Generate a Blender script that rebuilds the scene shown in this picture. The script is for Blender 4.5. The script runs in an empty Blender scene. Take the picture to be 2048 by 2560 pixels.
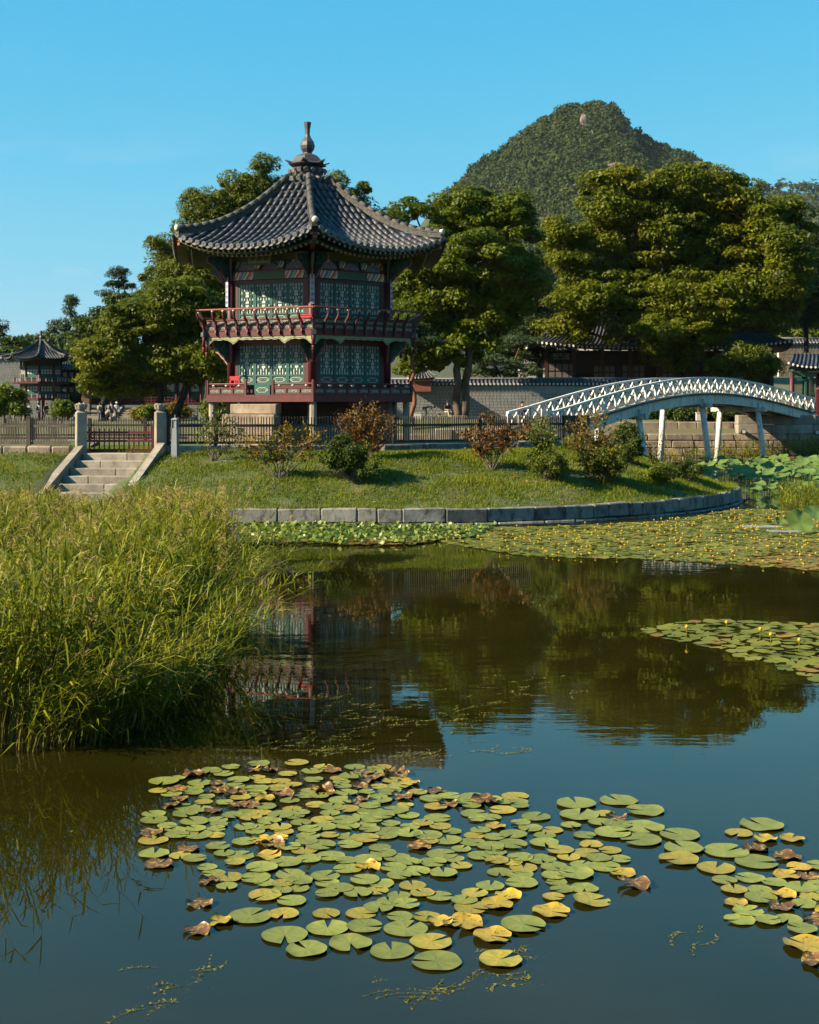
import bpy, bmesh, math, random
import numpy as np
from mathutils import Matrix, Vector, noise as mnoise
R = math.radians
random.seed(7); rng = np.random.default_rng(7)
scene = bpy.context.scene
col = scene.collection

# ------------------------------------------------------------------ camera, sky, sun, exposure
F_PX, CX, HZ, EYE = 3400.0, 1024.0, 1020.0, 3.6       # focal length in photo pixels, horizon row, eye height over the water
cam_d = bpy.data.cameras.new('camera'); cam = bpy.data.objects.new('camera', cam_d); col.objects.link(cam)
cam.location = (0, 0, EYE); cam.rotation_euler = (R(90), 0, 0)
cam_d.sensor_fit = 'VERTICAL'; cam_d.sensor_height = 36.0; cam_d.sensor_width = 28.8
cam_d.lens = F_PX / 2560 * 36.0
cam_d.shift_y = (HZ - 1280) / 2560
cam_d.clip_start = 0.1; cam_d.clip_end = 6000
scene.camera = cam

SUN_AZ, SUN_EL = 73.0, 31.0       # azimuth measured from straight behind the camera towards the left
world = bpy.data.worlds.new('World'); scene.world = world; world.use_nodes = True
wn = world.node_tree; wn.nodes.clear()
w_out = wn.nodes.new('ShaderNodeOutputWorld'); w_bg = wn.nodes.new('ShaderNodeBackground')
w_sky = wn.nodes.new('ShaderNodeTexSky'); w_sky.sky_type = 'NISHITA'; w_sky.sun_disc = False
w_sky.sun_elevation = R(SUN_EL); w_sky.sun_rotation = R(180 + SUN_AZ)
w_sky.air_density = 1.0; w_sky.dust_density = 0.6; w_sky.ozone_density = 1.6; w_sky.altitude = 50
# the film's rendering of the blue: each channel through its own gamma
w_bg.inputs[1].default_value = 0.10
w_sep = wn.nodes.new('ShaderNodeSeparateColor'); w_com = wn.nodes.new('ShaderNodeCombineColor')
wn.links.new(w_sky.outputs[0], w_sep.inputs[0])
for i_, (gain_, pow_, top_) in enumerate(((2.75, 1.55, .9), (1.13, .45, 1.2), (1.02, .16, 1.2))):
    m0 = wn.nodes.new('ShaderNodeMath'); m0.operation = 'MULTIPLY'; m0.inputs[1].default_value = .062
    m1 = wn.nodes.new('ShaderNodeMath'); m1.operation = 'POWER'; m1.inputs[1].default_value = pow_
    m2 = wn.nodes.new('ShaderNodeMath'); m2.operation = 'MULTIPLY'; m2.inputs[1].default_value = gain_
    m3 = wn.nodes.new('ShaderNodeMath'); m3.operation = 'MINIMUM'; m3.inputs[1].default_value = top_
    m4 = wn.nodes.new('ShaderNodeMath'); m4.operation = 'MULTIPLY'; m4.inputs[1].default_value = 2.98
    wn.links.new(w_sep.outputs[i_], m0.inputs[0]); wn.links.new(m0.outputs[0], m1.inputs[0]); wn.links.new(m1.outputs[0], m2.inputs[0])
    wn.links.new(m2.outputs[0], m3.inputs[0]); wn.links.new(m3.outputs[0], m4.inputs[0]); wn.links.new(m4.outputs[0], w_com.inputs[i_])
w_tc = wn.nodes.new('ShaderNodeTexCoord'); w_map = wn.nodes.new('ShaderNodeMapping'); w_map.inputs['Scale'].default_value = (5, 5, 24); w_map.inputs['Location'].default_value = (1.3, .4, 2.2)
w_nz = wn.nodes.new('ShaderNodeTexNoise'); w_nz.inputs['Scale'].default_value = 1.0; w_nz.inputs['Detail'].default_value = 7; w_nz.inputs['Roughness'].default_value = .55
w_rp = wn.nodes.new('ShaderNodeValToRGB'); w_rp.color_ramp.elements[0].position = .54; w_rp.color_ramp.elements[1].position = .72
w_sx = wn.nodes.new('ShaderNodeSeparateXYZ'); w_el = wn.nodes.new('ShaderNodeValToRGB'); cr = w_el.color_ramp; cr.elements[0].position = .03; cr.elements[0].color = (.5, .5, .5, 1); cr.elements[1].position = .22; cr.elements[1].color = (0, 0, 0, 1)
w_mm = wn.nodes.new('ShaderNodeMath'); w_mm.operation = 'MULTIPLY'; w_mix = wn.nodes.new('ShaderNodeMix'); w_mix.data_type = 'RGBA'; w_mix.inputs[7].default_value = (2.6, 2.75, 2.9, 1)
wn.links.new(w_tc.outputs['Generated'], w_map.inputs[0]); wn.links.new(w_map.outputs[0], w_nz.inputs['Vector']); wn.links.new(w_nz.outputs['Fac'], w_rp.inputs[0]); wn.links.new(w_tc.outputs['Generated'], w_sx.inputs[0]); wn.links.new(w_sx.outputs[2], w_el.inputs[0])
wn.links.new(w_rp.outputs[0], w_mm.inputs[0]); wn.links.new(w_el.outputs[0], w_mm.inputs[1]); wn.links.new(w_mm.outputs[0], w_mix.inputs[0]); wn.links.new(w_com.outputs[0], w_mix.inputs[6])
wn.links.new(w_mix.outputs[2], w_bg.inputs[0]); wn.links.new(w_bg.outputs[0], w_out.inputs[0])

sun_d = bpy.data.lights.new('sun', 'SUN'); sun_d.energy = 5.0; sun_d.angle = R(0.53); sun_d.color = (1.0, 0.86, 0.62)
sun = bpy.data.objects.new('sun', sun_d); col.objects.link(sun)
_s = Vector((-math.sin(R(SUN_AZ)) * math.cos(R(SUN_EL)), -math.cos(R(SUN_AZ)) * math.cos(R(SUN_EL)), math.sin(R(SUN_EL))))
sun.rotation_euler = _s.to_track_quat('Z', 'Y').to_euler(); sun.location = (-40, -20, 60)

scene.view_settings.view_transform = 'Standard'; scene.view_settings.look = 'None'
scene.view_settings.exposure = 1.75; scene.view_settings.gamma = 1.0; scene.view_settings.use_curve_mapping = False
scene.cycles.max_bounces = 6; scene.cycles.diffuse_bounces = 1; scene.cycles.glossy_bounces = 3
scene.cycles.transparent_max_bounces = 6; scene.cycles.transmission_bounces = 3
scene.cycles.use_denoising = True
try: scene.cycles.denoiser = 'OPENIMAGEDENOISE'
except Exception: pass
scene.cycles.caustics_reflective = False; scene.cycles.caustics_refractive = False

tmp_scene = bpy.data.scenes.new('scratch')
# ------------------------------------------------------------------ helpers
def at(px, py, d):
    """photo pixel + distance -> a point of the place"""
    return Vector(((px - CX) * d / F_PX, d, EYE - (py - HZ) * d / F_PX))
def xat(px, d): return (px - CX) * d / F_PX
def zat(py, d): return EYE - (py - HZ) * d / F_PX
def dwater(py, z=0.0): return (EYE - z) * F_PX / (py - HZ)

def tag(o, label=None, cat=None, group=None, kind=None):
    if label: o['label'] = label
    if cat: o['category'] = cat
    if group: o['group'] = group
    if kind: o['kind'] = kind
    return o
def link(o, parent=None, mw=None):
    col.objects.link(o)
    if mw is not None: o.matrix_basis = mw
    if parent is not None:
        o.parent = parent
        o.matrix_parent_inverse = parent.matrix_basis.inverted()
    return o
def empty(name, loc, label=None, cat=None, group=None):
    o = bpy.data.objects.new(name, None); o.empty_display_size = 0.3
    o.matrix_basis = Matrix.Translation(Vector(loc)); col.objects.link(o)
    return tag(o, label, cat, group)
def inst(name, mesh, mw, parent=None):
    return link(bpy.data.objects.new(name, mesh), parent, mw)

class MB:
    def __init__(s): s.v = []; s.f = []; s.m = []
    def add(s, vs, fs, mi=0):
        b = len(s.v); s.v.extend([tuple(v) for v in vs]); s.f.extend([[b + i for i in f] for f in fs]); s.m.extend([mi] * len(fs))
    def box(s, c, size, rz=0.0, mi=0, mat=None):
        hx, hy, hz = size[0] / 2, size[1] / 2, size[2] / 2
        M_ = mat if mat is not None else Matrix.Rotation(rz, 3, 'Z')
        c = Vector(c)
        vs = [c + M_ @ Vector((x, y, z)) for z in (-hz, hz) for x, y in ((-hx, -hy), (hx, -hy), (hx, hy), (-hx, hy))]
        s.add(vs, [(3, 2, 1, 0), (4, 5, 6, 7), (0, 1, 5, 4), (1, 2, 6, 5), (2, 3, 7, 6), (3, 0, 4, 7)], mi)
    def bar(s, a, b, w, h, mi=0, up=(0, 0, 1)):
        a, b = Vector(a), Vector(b); x = b - a; L = x.length
        if L < 1e-6: return
        x /= L; y = Vector(up).cross(x)
        if y.length < 1e-4: y = Vector((0, 1, 0)).cross(x)
        y.normalize(); z = x.cross(y)
        M_ = Matrix((x, y, z)).transposed()
        s.box((a + b) / 2, (L, w, h), mat=M_, mi=mi)
    def tube(s, pts, rad, n=8, mi=0, cap=True):
        pts = [Vector(p) for p in pts]; k = len(pts)
        if not hasattr(rad, '__len__'): rad = [rad] * k
        rings = []; prev = None
        for i, p in enumerate(pts):
            t = (pts[min(i + 1, k - 1)] - pts[max(i - 1, 0)])
            t = t.normalized() if t.length > 1e-9 else Vector((0, 0, 1))
            if prev is None:
                a = Vector((0, 0, 1)) if abs(t.z) < .9 else Vector((1, 0, 0))
                u = t.cross(a).normalized()
            else:
                u = (prev - t * prev.dot(t)); u = u.normalized() if u.length > 1e-6 else t.orthogonal().normalized()
            prev = u; w = t.cross(u)
            rings.append([p + (u * math.cos(2 * math.pi * j / n) + w * math.sin(2 * math.pi * j / n)) * rad[i] for j in range(n)])
        fs = []
        for i in range(k - 1):
            for j in range(n):
                j2 = (j + 1) % n
                fs.append((i * n + j, i * n + j2, (i + 1) * n + j2, (i + 1) * n + j))
        if cap: fs.append(tuple(range(n))[::-1]); fs.append(tuple((k - 1) * n + j for j in range(n)))
        s.add([v for r in rings for v in r], fs, mi)
    def lathe(s, prof, c, n=12, mi=0, phase=0.0):
        c = Vector(c); vs = []; fs = []
        for r, z in prof:
            for j in range(n):
                a = phase + 2 * math.pi * j / n
                vs.append(c + Vector((r * math.cos(a), r * math.sin(a), z)))
        k = len(prof)
        for i in range(k - 1):
            for j in range(n):
                j2 = (j + 1) % n
                fs.append((i * n + j, i * n + j2, (i + 1) * n + j2, (i + 1) * n + j))
        fs.append(tuple(range(n))[::-1]); fs.append(tuple((k - 1) * n + j for j in range(n)))
        s.add(vs, fs, mi)
    def prism(s, poly, off, mi=0):
        """planar polygon (3D points) extruded by the vector off"""
        poly = [Vector(p) for p in poly]; off = Vector(off); n = len(poly)
        s.add(poly + [p + off for p in poly],
              [tuple(range(n))[::-1], tuple(range(n, 2 * n))] + [(i, (i + 1) % n, n + (i + 1) % n, n + i) for i in range(n)], mi)
    def grid(s, fn, nu, nv, mi=0):
        vs = [fn(i / nu, j / nv) for j in range(nv + 1) for i in range(nu + 1)]
        fs = [(j * (nu + 1) + i, j * (nu + 1) + i + 1, (j + 1) * (nu + 1) + i + 1, (j + 1) * (nu + 1) + i) for j in range(nv) for i in range(nu)]
        s.add(vs, fs, mi)
    def mesh(s, name, mats, smooth=False):
        me = bpy.data.meshes.new(name); me.from_pydata(s.v, [], s.f)
        for m in (mats if isinstance(mats, (list, tuple)) else [mats]): me.materials.append(m)
        if isinstance(mats, (list, tuple)) and len(mats) > 1: me.polygons.foreach_set('material_index', s.m)
        if smooth: me.polygons.foreach_set('use_smooth', [True] * len(s.f))
        me.update(); return me
    def build(s, name, mats, parent=None, smooth=False):
        return link(bpy.data.objects.new(name, s.mesh(name, mats, smooth)), parent)

def fix_normals(me):
    bm = bmesh.new(); bm.from_mesh(me); bmesh.ops.recalc_face_normals(bm, faces=bm.faces); bm.to_mesh(me); bm.free(); return me

def np_mesh(name, V, Fq, mats, mi=None, smooth=False):
    """V (n,3), Fq (m,k) all faces with k corners"""
    me = bpy.data.meshes.new(name); n, k = Fq.shape
    me.vertices.add(len(V)); me.vertices.foreach_set('co', np.ascontiguousarray(V, dtype=np.float32).ravel())
    me.loops.add(n * k); me.loops.foreach_set('vertex_index', np.ascontiguousarray(Fq, dtype=np.int32).ravel())
    me.polygons.add(n); me.polygons.foreach_set('loop_start', np.arange(0, n * k, k, dtype=np.int32))
    try: me.polygons.foreach_set('loop_total', np.full(n, k, dtype=np.int32))
    except Exception: pass
    for m in (mats if isinstance(mats, (list, tuple)) else [mats]): me.materials.append(m)
    if mi is not None: me.polygons.foreach_set('material_index', np.ascontiguousarray(mi, dtype=np.int32))
    if smooth: me.polygons.foreach_set('use_smooth', np.ones(n, dtype=bool))
    me.update(calc_edges=True); me.validate(); return me

def unit(a): return a / np.maximum(np.linalg.norm(a, axis=-1, keepdims=True), 1e-9)
def leaf_quads(C, N, U, L, W, bend=0.0):
    """rhombic leaves: centres C, normals N, long direction U, lengths L, widths W -> verts, quads"""
    N = unit(N); U = unit(U - N * (U * N).sum(-1, keepdims=True)); S = np.cross(N, U)
    L = np.asarray(L).reshape(-1, 1); W = np.asarray(W).reshape(-1, 1)
    v = np.stack([C - U * L * .5, C + S * W * .5 + N * W * bend - U * L * .06, C + U * L * .5, C - S * W * .5 + N * W * bend - U * L * .06], 1)
    n = len(C); return v.reshape(-1, 3), np.arange(n * 4).reshape(n, 4)

def leaf_tris(C, N, U, L, W):
    N = unit(N); U = unit(U - N * (U * N).sum(-1, keepdims=True)); S = np.cross(N, U); L = np.asarray(L).reshape(-1, 1); W = np.asarray(W).reshape(-1, 1)
    v = np.stack([C + U * L * .62, C - U * L * .34 + S * W * .52 + N * W * .1, C - U * L * .34 - S * W * .52], 1); n = len(C); return v.reshape(-1, 3), np.arange(n * 3).reshape(n, 3)

# ------------------------------------------------------------------ materials
ALB, ALF = .60, .66
def _n(nt, t, **kw):
    nd = nt.nodes.new(t)
    for k, v in kw.items(): setattr(nd, k, v)
    return nd
def ramp(nt, stops, interp='LINEAR'):
    r = _n(nt, 'ShaderNodeValToRGB'); cr = r.color_ramp; cr.interpolation = interp
    while len(cr.elements) < len(stops): cr.elements.new(0.5)
    for e, (p, c) in zip(cr.elements, stops): e.position = p; e.color = (c[0], c[1], c[2], 1)
    return r
def mat(name, c1, c2=None, scale=3.0, rough=0.7, bump=0.0, bscale=None, piece=0.0, spec=0.35, metal=0.0, stretch=(1, 1, 1), space='pos', stain=None, stain_scale=(1.2, 1.2, .35), stain_amt=0.5):
    m = bpy.data.materials.new(name); m.use_nodes = True; nt = m.node_tree; b = nt.nodes['Principled BSDF']
    b.inputs['Roughness'].default_value = rough; b.inputs['Specular IOR Level'].default_value = spec; b.inputs['Metallic'].default_value = metal
    c2 = c2 or tuple(x * .75 for x in c1)
    c1 = tuple(x * ALB for x in c1); c2 = tuple(x * ALB for x in c2)
    if stain: stain = tuple(x * ALB for x in stain)
    if space == 'pos': src = _n(nt, 'ShaderNodeNewGeometry').outputs['Position']
    else: src = _n(nt, 'ShaderNodeTexCoord').outputs['Object']
    mp = _n(nt, 'ShaderNodeMapping'); mp.inputs['Scale'].default_value = stretch; nt.links.new(src, mp.inputs['Vector'])
    nz = _n(nt, 'ShaderNodeTexNoise'); nz.inputs['Scale'].default_value = scale; nz.inputs['Detail'].default_value = 6; nz.inputs['Roughness'].default_value = .62
    nt.links.new(mp.outputs[0], nz.inputs['Vector'])
    rp = ramp(nt, [(.32, c2), (.68, c1)]); nt.links.new(nz.outputs['Fac'], rp.inputs[0]); out = rp.outputs[0]
    if stain:
        mp2 = _n(nt, 'ShaderNodeMapping'); mp2.inputs['Scale'].default_value = stain_scale; nt.links.new(src, mp2.inputs['Vector'])
        n2 = _n(nt, 'ShaderNodeTexNoise'); n2.inputs['Scale'].default_value = 2.3; n2.inputs['Detail'].default_value = 8; n2.inputs['Roughness'].default_value = .7
        nt.links.new(mp2.outputs[0], n2.inputs['Vector'])
        r2 = ramp(nt, [(.48, (0, 0, 0)), (.66, (stain_amt,) * 3)]); nt.links.new(n2.outputs['Fac'], r2.inputs[0])
        mx = _n(nt, 'ShaderNodeMix', data_type='RGBA'); nt.links.new(r2.outputs[0], mx.inputs[0]); nt.links.new(out, mx.inputs[6])
        mx.inputs[7].default_value = (*stain, 1); out = mx.outputs[2]
    if piece:
        oi = _n(nt, 'ShaderNodeObjectInfo'); mr = _n(nt, 'ShaderNodeMapRange'); mr.inputs[3].default_value = 1 - piece; mr.inputs[4].default_value = 1 + piece
        nt.links.new(oi.outputs['Random'], mr.inputs[0])
        mv = _n(nt, 'ShaderNodeMix', data_type='RGBA', blend_type='MULTIPLY'); mv.inputs[0].default_value = 1
        nt.links.new(out, mv.inputs[6]); nt.links.new(mr.outputs[0], mv.inputs[7]); out = mv.outputs[2]
    nt.links.new(out, b.inputs['Base Color'])
    if bump:
        nb = _n(nt, 'ShaderNodeTexNoise'); nb.inputs['Scale'].default_value = bscale or scale * 4; nb.inputs['Detail'].default_value = 5
        nt.links.new(mp.outputs[0], nb.inputs['Vector'])
        bp = _n(nt, 'ShaderNodeBump'); bp.inputs['Strength'].default_value = bump; bp.inputs['Distance'].default_value = .02
        nt.links.new(nb.outputs['Fac'], bp.inputs['Height']); nt.links.new(bp.outputs[0], b.inputs['Normal'])
    return m
def leafmat(name, stops, transl=0.35, rough=0.6, big=None, spec=.15):
    """leaf colours differ leaf by leaf (random per island) and slowly from spray to spray"""
    m = bpy.data.materials.new(name); m.use_nodes = True; nt = m.node_tree; b = nt.nodes['Principled BSDF']
    g = _n(nt, 'ShaderNodeNewGeometry'); rp = ramp(nt, [(p_, (c_[0] * ALF * .96, c_[1] * ALF * 1.03, c_[2] * ALF * .5)) for p_, c_ in stops])
    nz = _n(nt, 'ShaderNodeTexNoise'); nz.inputs['Scale'].default_value = big or .35; nz.inputs['Detail'].default_value = 3
    nt.links.new(g.outputs['Position'], nz.inputs['Vector'])
    ad = _n(nt, 'ShaderNodeMath', operation='MULTIPLY_ADD'); ad.inputs[1].default_value = .55
    nt.links.new(g.outputs['Random Per Island'], ad.inputs[0])
    m2 = _n(nt, 'ShaderNodeMath', operation='MULTIPLY_ADD'); m2.inputs[1].default_value = 1.1; m2.inputs[2].default_value = -.32
    nt.links.new(nz.outputs['Fac'], m2.inputs[0]); nt.links.new(m2.outputs[0], ad.inputs[2]); nt.links.new(ad.outputs[0], rp.inputs[0])
    nt.links.new(rp.outputs[0], b.inputs['Base Color']); b.inputs['Roughness'].default_value = rough; b.inputs['Specular IOR Level'].default_value = spec
    tr = _n(nt, 'ShaderNodeBsdfTranslucent'); nt.links.new(rp.outputs[0], tr.inputs[0])
    mx = _n(nt, 'ShaderNodeMixShader'); mx.inputs[0].default_value = transl
    nt.links.new(b.outputs[0], mx.inputs[1]); nt.links.new(tr.outputs[0], mx.inputs[2]); nt.links.new(mx.outputs[0], nt.nodes['Material Output'].inputs[0])
    return m
def flat(name, c, rough=.6, spec=.35): return mat(name, c, tuple(x * .86 for x in c), scale=6, rough=rough, spec=spec)

M = {}
M['granite'] = mat('granite', (.42, .36, .29), (.25, .22, .18), 2.2, .85, .5, 22, .16, .2, stain=(.10, .09, .07), stain_amt=.45)
M['granite_grey'] = mat('granite_grey', (.34, .325, .295), (.18, .172, .155), 1.6, .85, .5, 20, .28, .2, stain=(.022, .022, .02), stain_scale=(1.6, 1.6, .9), stain_amt=.9)
M['granite_tan'] = mat('granite_tan', (.42, .33, .24), (.24, .18, .13), 1.8, .85, .5, 18, .22, .2, stain=(.07, .06, .05), stain_amt=.55)
M['fence_wood'] = mat('fence_wood', (.062, .047, .036), (.036, .028, .022), 3, .7, .2, 30, .18, .3)
M['fence_lit'] = mat('fence_lit', (.17, .135, .10), (.09, .07, .055), 3, .75, .3, 30, .2, .3)  # same fence wood, sunlight put into the colour for the left run
M['gate_red'] = mat('gate_red', (.16, .018, .024), (.09, .012, .016), 4, .6, .15, 40, .1, .35)
M['red_dark'] = mat('red_lacquer', (.135, .011, .016), (.07, .007, .010), 3, .6, .12, 40, .12, .35)
M['red_post'] = mat('red_post', (.105, .012, .017), (.065, .009, .012), 3, .55, .1, 40, .06, .35)
M['red_bright'] = flat('red_signal', (.62, .012, .022), .5)
M['teal'] = mat('teal_paint', (.014, .125, .100), (.009, .085, .070), 3, .6, .1, 40, .1, .35)
M['teal_dark'] = mat('teal_carving', (.03, .13, .105), (.015, .07, .06), 6, .6, .1, 40, .1, .35)
M['green_paint'] = mat('green_beam', (.045, .15, .09), (.028, .10, .062), 4, .6, .1, 40, .06, .35)
M['olive'] = mat('olive_board', (.16, .17, .055), (.10, .115, .04), 4, .65, .1, 40, .08, .3)
M['valance'] = mat('valance_green', (.34, .37, .17), (.24, .28, .13), 4, .6, .1, 40, .05, .3)
M['cream'] = flat('cream_line', (.62, .56, .42), .6)
M['orange'] = mat('orange_rafter', (.36, .12, .045), (.22, .08, .03), 5, .6, 0, None, .15, .3)
M['paper'] = mat('window_paper', (.72, .70, .62), (.58, .56, .50), 2, .8, 0, None, .08, .1)
M['panel_grey'] = mat('painted_panel', (.10, .12, .115), (.06, .075, .072), 9, .6, 0, None, .12, .3)
M['white_board'] = mat('white_board', (.70, .67, .62), (.55, .53, .5), 4, .6, .05, 30, .03, .3)
M['ink_blue'] = flat('ink_blue', (.02, .05, .35), .6)
M['ink'] = flat('ink', (.006, .006, .007), .6)
M['board_cream'] = mat('board_cream', (.46, .43, .22), (.36, .34, .18), 4, .6, 0, None, .02, .3)
M['tile'] = mat('roof_tile', (.066, .069, .084), (.028, .03, .04), 2.5, .55, .35, 30, .30, .45, stain=(.13, .115, .095), stain_scale=(.8, .8, .8), stain_amt=.55)
M['tile_pan'] = mat('roof_tile_pan', (.052, .055, .072), (.026, .028, .038), 3.5, .6, .5, 14, .1, .4)
M['tile_end'] = mat('roof_tile_end', (.27, .26, .25), (.13, .13, .13), 14, .7, .4, 60, .2, .3)
M['ridge'] = mat('ridge_tile', (.105, .095, .085), (.046, .043, .041), 3, .7, .4, 26, .25, .35)
M['plaster'] = mat('plaster_white', (.74, .70, .62), (.55, .52, .46), 5, .8, .2, 30, .05, .2)
M['finial'] = mat('finial_clay', (.085, .075, .075), (.045, .04, .042), 5, .55, .3, 24, .05, .45)
M['white_paint'] = mat('white_paint', (.95, .91, .82), (.80, .76, .68), 3, .6, .1, 30, .05, .35, stain=(.26, .22, .15), stain_scale=(2.5, 2.5, 1.2), stain_amt=.6)
M['white_girder'] = mat('white_girder', (.80, .76, .66), (.60, .57, .50), 2, .7, .15, 24, .05, .3, stain=(.16, .14, .09), stain_scale=(2.2, 2.2, .3), stain_amt=.7)
M['pier_paint'] = mat('pier_paint', (.92, .89, .80), (.74, .71, .64), 3, .6, .15, 30, .05, .35, stain=(.04, .038, .03), stain_scale=(4.5, 4.5, 2.4), stain_amt=.75)
M['wood_dark'] = mat('dark_timber', (.055, .025, .014), (.03, .014, .009), 3, .7, .2, 30, .15, .25)
M['wood_brown'] = mat('brown_timber', (.13, .055, .025), (.075, .03, .015), 3, .7, .2, 30, .1, .25)
M['deck_wood'] = mat('deck_wood', (.10, .085, .07), (.055, .047, .04), 5, .8, .3, 30, .25, .2)
M['brick_grey'] = mat('grey_brick', (.36, .35, .33), (.24, .235, .22), 1.7, .85, .3, 30, .1, .2)
M['mortar'] = mat('mortar', (.74, .70, .62), (.60, .56, .50), 2, .9, .2, 40, 0, .1)
M['glass_dark'] = mat('dark_glass', (.03, .05, .06), (.02, .03, .04), 2, .15, 0, None, .1, .6)
M['steel_grey'] = mat('grey_steel', (.26, .30, .32), (.20, .23, .25), 2, .5, .05, 40, 0, .4)
M['black'] = mat('black_metal', (.012, .012, .014), (.008, .008, .009), 3, .5)
M['bark'] = mat('bark', (.16, .12, .09), (.055, .042, .033), 3.5, .9, .8, 12, 0, .15, stretch=(1, 1, .3))
M['bark_dark'] = mat('bark_dark', (.05, .04, .033), (.02, .017, .015), 3.5, .9, .8, 12, 0, .15, stretch=(1, 1, .3))
M['bark_pine'] = mat('bark_pine', (.27, .115, .06), (.13, .06, .035), 3.5, .9, .8, 12, 0, .15, stretch=(1, 1, .4))
M['twig'] = mat('twig', (.26, .22, .18), (.14, .115, .09), 4, .85, .3, 20, 0, .2)
M['skin'] = flat('skin', (.50, .30, .21), .55); M['hair'] = flat('hair', (.012, .010, .010), .5)
# ------------------------------------------------------------------ the setting
def structure(o): o['kind'] = 'structure'; return o
ISL = (-1.5, 56.7, 14.8)
def isl_e(x, y):
    """distance inwards from the island's outline"""
    if x > ISL[0]: return ISL[2] - math.hypot(x - ISL[0], y - ISL[1])
    return ISL[2] - abs(y - ISL[1])
def isl_z(x, y):
    e = isl_e(x, y); t = max(0.0, min(1.0, (e - .3) / 5.6))
    z = .43 + 1.60 * (1 - (1 - t) ** 1.35)
    lump = mnoise.noise((x * .55, y * .8, 3.1)) * .13 + mnoise.noise((x * 1.6, y * 1.7, 7.7)) * .045
    cut = max(0., min(1., (1.20 - abs(x + 10.35 - (47.35 - y) * -.11)) / .12)) if y < 47.6 and x < -8 else 0.
    return z - .46 * cut * min(1, max(0, e - .3)) + lump * min(1, max(0, e - .3) / 1.2) * max(0, 1 - max(0, e - 5) / 1.5)
def outline(e, s):
    """point on the stadium outline inset by e; s = metres along the full outline, 0 at the arc's front start, negative to the left"""
    r = ISL[2] - e
    if s < 0: return Vector((ISL[0] + s, ISL[1] - r, 0)), Vector((0, -1, 0))
    a = s / ISL[2]
    if a <= math.pi:
        n = Vector((math.sin(a), -math.cos(a), 0)); return Vector((ISL[0], ISL[1], 0)) + n * r, n
    return Vector((ISL[0] - (s - math.pi * ISL[2]), ISL[1] + r, 0)), Vector((0, 1, 0))

# pond bed / far ground sheet
bed_m = mat('pond_mud', (.06, .05, .03), (.035, .03, .02), .8, .9)
g = MB(); g.add([(-3000, -1200, -1.2), (3000, -1200, -1.2), (3000, 4500, -1.2), (-3000, 4500, -1.2)], [(0, 1, 2, 3)])
structure(g.build('ground', bed_m))

# water
wm = bpy.data.materials.new('pond_water'); wm.use_nodes = True; nt = wm.node_tree; nt.nodes.clear()
o_ = _n(nt, 'ShaderNodeOutputMaterial'); geo = _n(nt, 'ShaderNodeNewGeometry')
mp = _n(nt, 'ShaderNodeMapping'); mp.inputs['Scale'].default_value = (1.0, 2.6, 1); nt.links.new(geo.outputs['Position'], mp.inputs[0])
n1 = _n(nt, 'ShaderNodeTexNoise'); n1.inputs['Scale'].default_value = 1.5; n1.inputs['Detail'].default_value = 3; n1.inputs['Roughness'].default_value = .45
nt.links.new(mp.outputs[0], n1.inputs['Vector'])
n2 = _n(nt, 'ShaderNodeTexNoise'); n2.inputs['Scale'].default_value = .18; n2.inputs['Detail'].default_value = 2; nt.links.new(geo.outputs['Position'], n2.inputs['Vector'])
rp = ramp(nt, [(.42, (.12,) * 3), (.62, (1, 1, 1))]); nt.links.new(n2.outputs['Fac'], rp.inputs[0])
mu = _n(nt, 'ShaderNodeMath', operation='MULTIPLY'); nt.links.new(n1.outputs['Fac'], mu.inputs[0]); nt.links.new(rp.outputs[0], mu.inputs[1])
bp = _n(nt, 'ShaderNodeBump'); bp.inputs['Strength'].default_value = 1.0; bp.inputs['Distance'].default_value = .0026; nt.links.new(mu.outputs[0], bp.inputs['Height'])
n3 = _n(nt, 'ShaderNodeTexNoise'); n3.inputs['Scale'].default_value = .35; n3.inputs['Detail'].default_value = 5; nt.links.new(geo.outputs['Position'], n3.inputs['Vector'])
r3 = ramp(nt, [(.35, (.011, .010, .0012)), (.7, (.019, .016, .003))]); nt.links.new(n3.outputs['Fac'], r3.inputs[0])
di = _n(nt, 'ShaderNodeBsdfDiffuse'); nt.links.new(r3.outputs[0], di.inputs[0])
tr = _n(nt, 'ShaderNodeBsdfTransparent'); tr.inputs[0].default_value = (.75, .72, .5, 1)
mt = _n(nt, 'ShaderNodeMixShader'); mt.inputs[0].default_value = .18; nt.links.new(di.outputs[0], mt.inputs[1]); nt.links.new(tr.outputs[0], mt.inputs[2])
gl = _n(nt, 'ShaderNodeBsdfGlossy'); gl.inputs['Roughness'].default_value = .002; gl.inputs[0].default_value = (.92, .95, .9, 1); nt.links.new(bp.outputs[0], gl.inputs['Normal'])
fr = _n(nt, 'ShaderNodeFresnel'); fr.inputs[0].default_value = 1.38; nt.links.new(bp.outputs[0], fr.inputs['Normal'])
mw_ = _n(nt, 'ShaderNodeMixShader'); nt.links.new(fr.outputs[0], mw_.inputs[0]); nt.links.new(mt.outputs[0], mw_.inputs[1]); nt.links.new(gl.outputs[0], mw_.inputs[2])
nt.links.new(mw_.outputs[0], o_.inputs[0])
g = MB(); g.add([(-90, -1, 0), (90, -1, 0), (90, 86.6, 0), (-90, 86.6, 0)], [(0, 1, 2, 3)])
structure(g.build('pond_water', wm))

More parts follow.
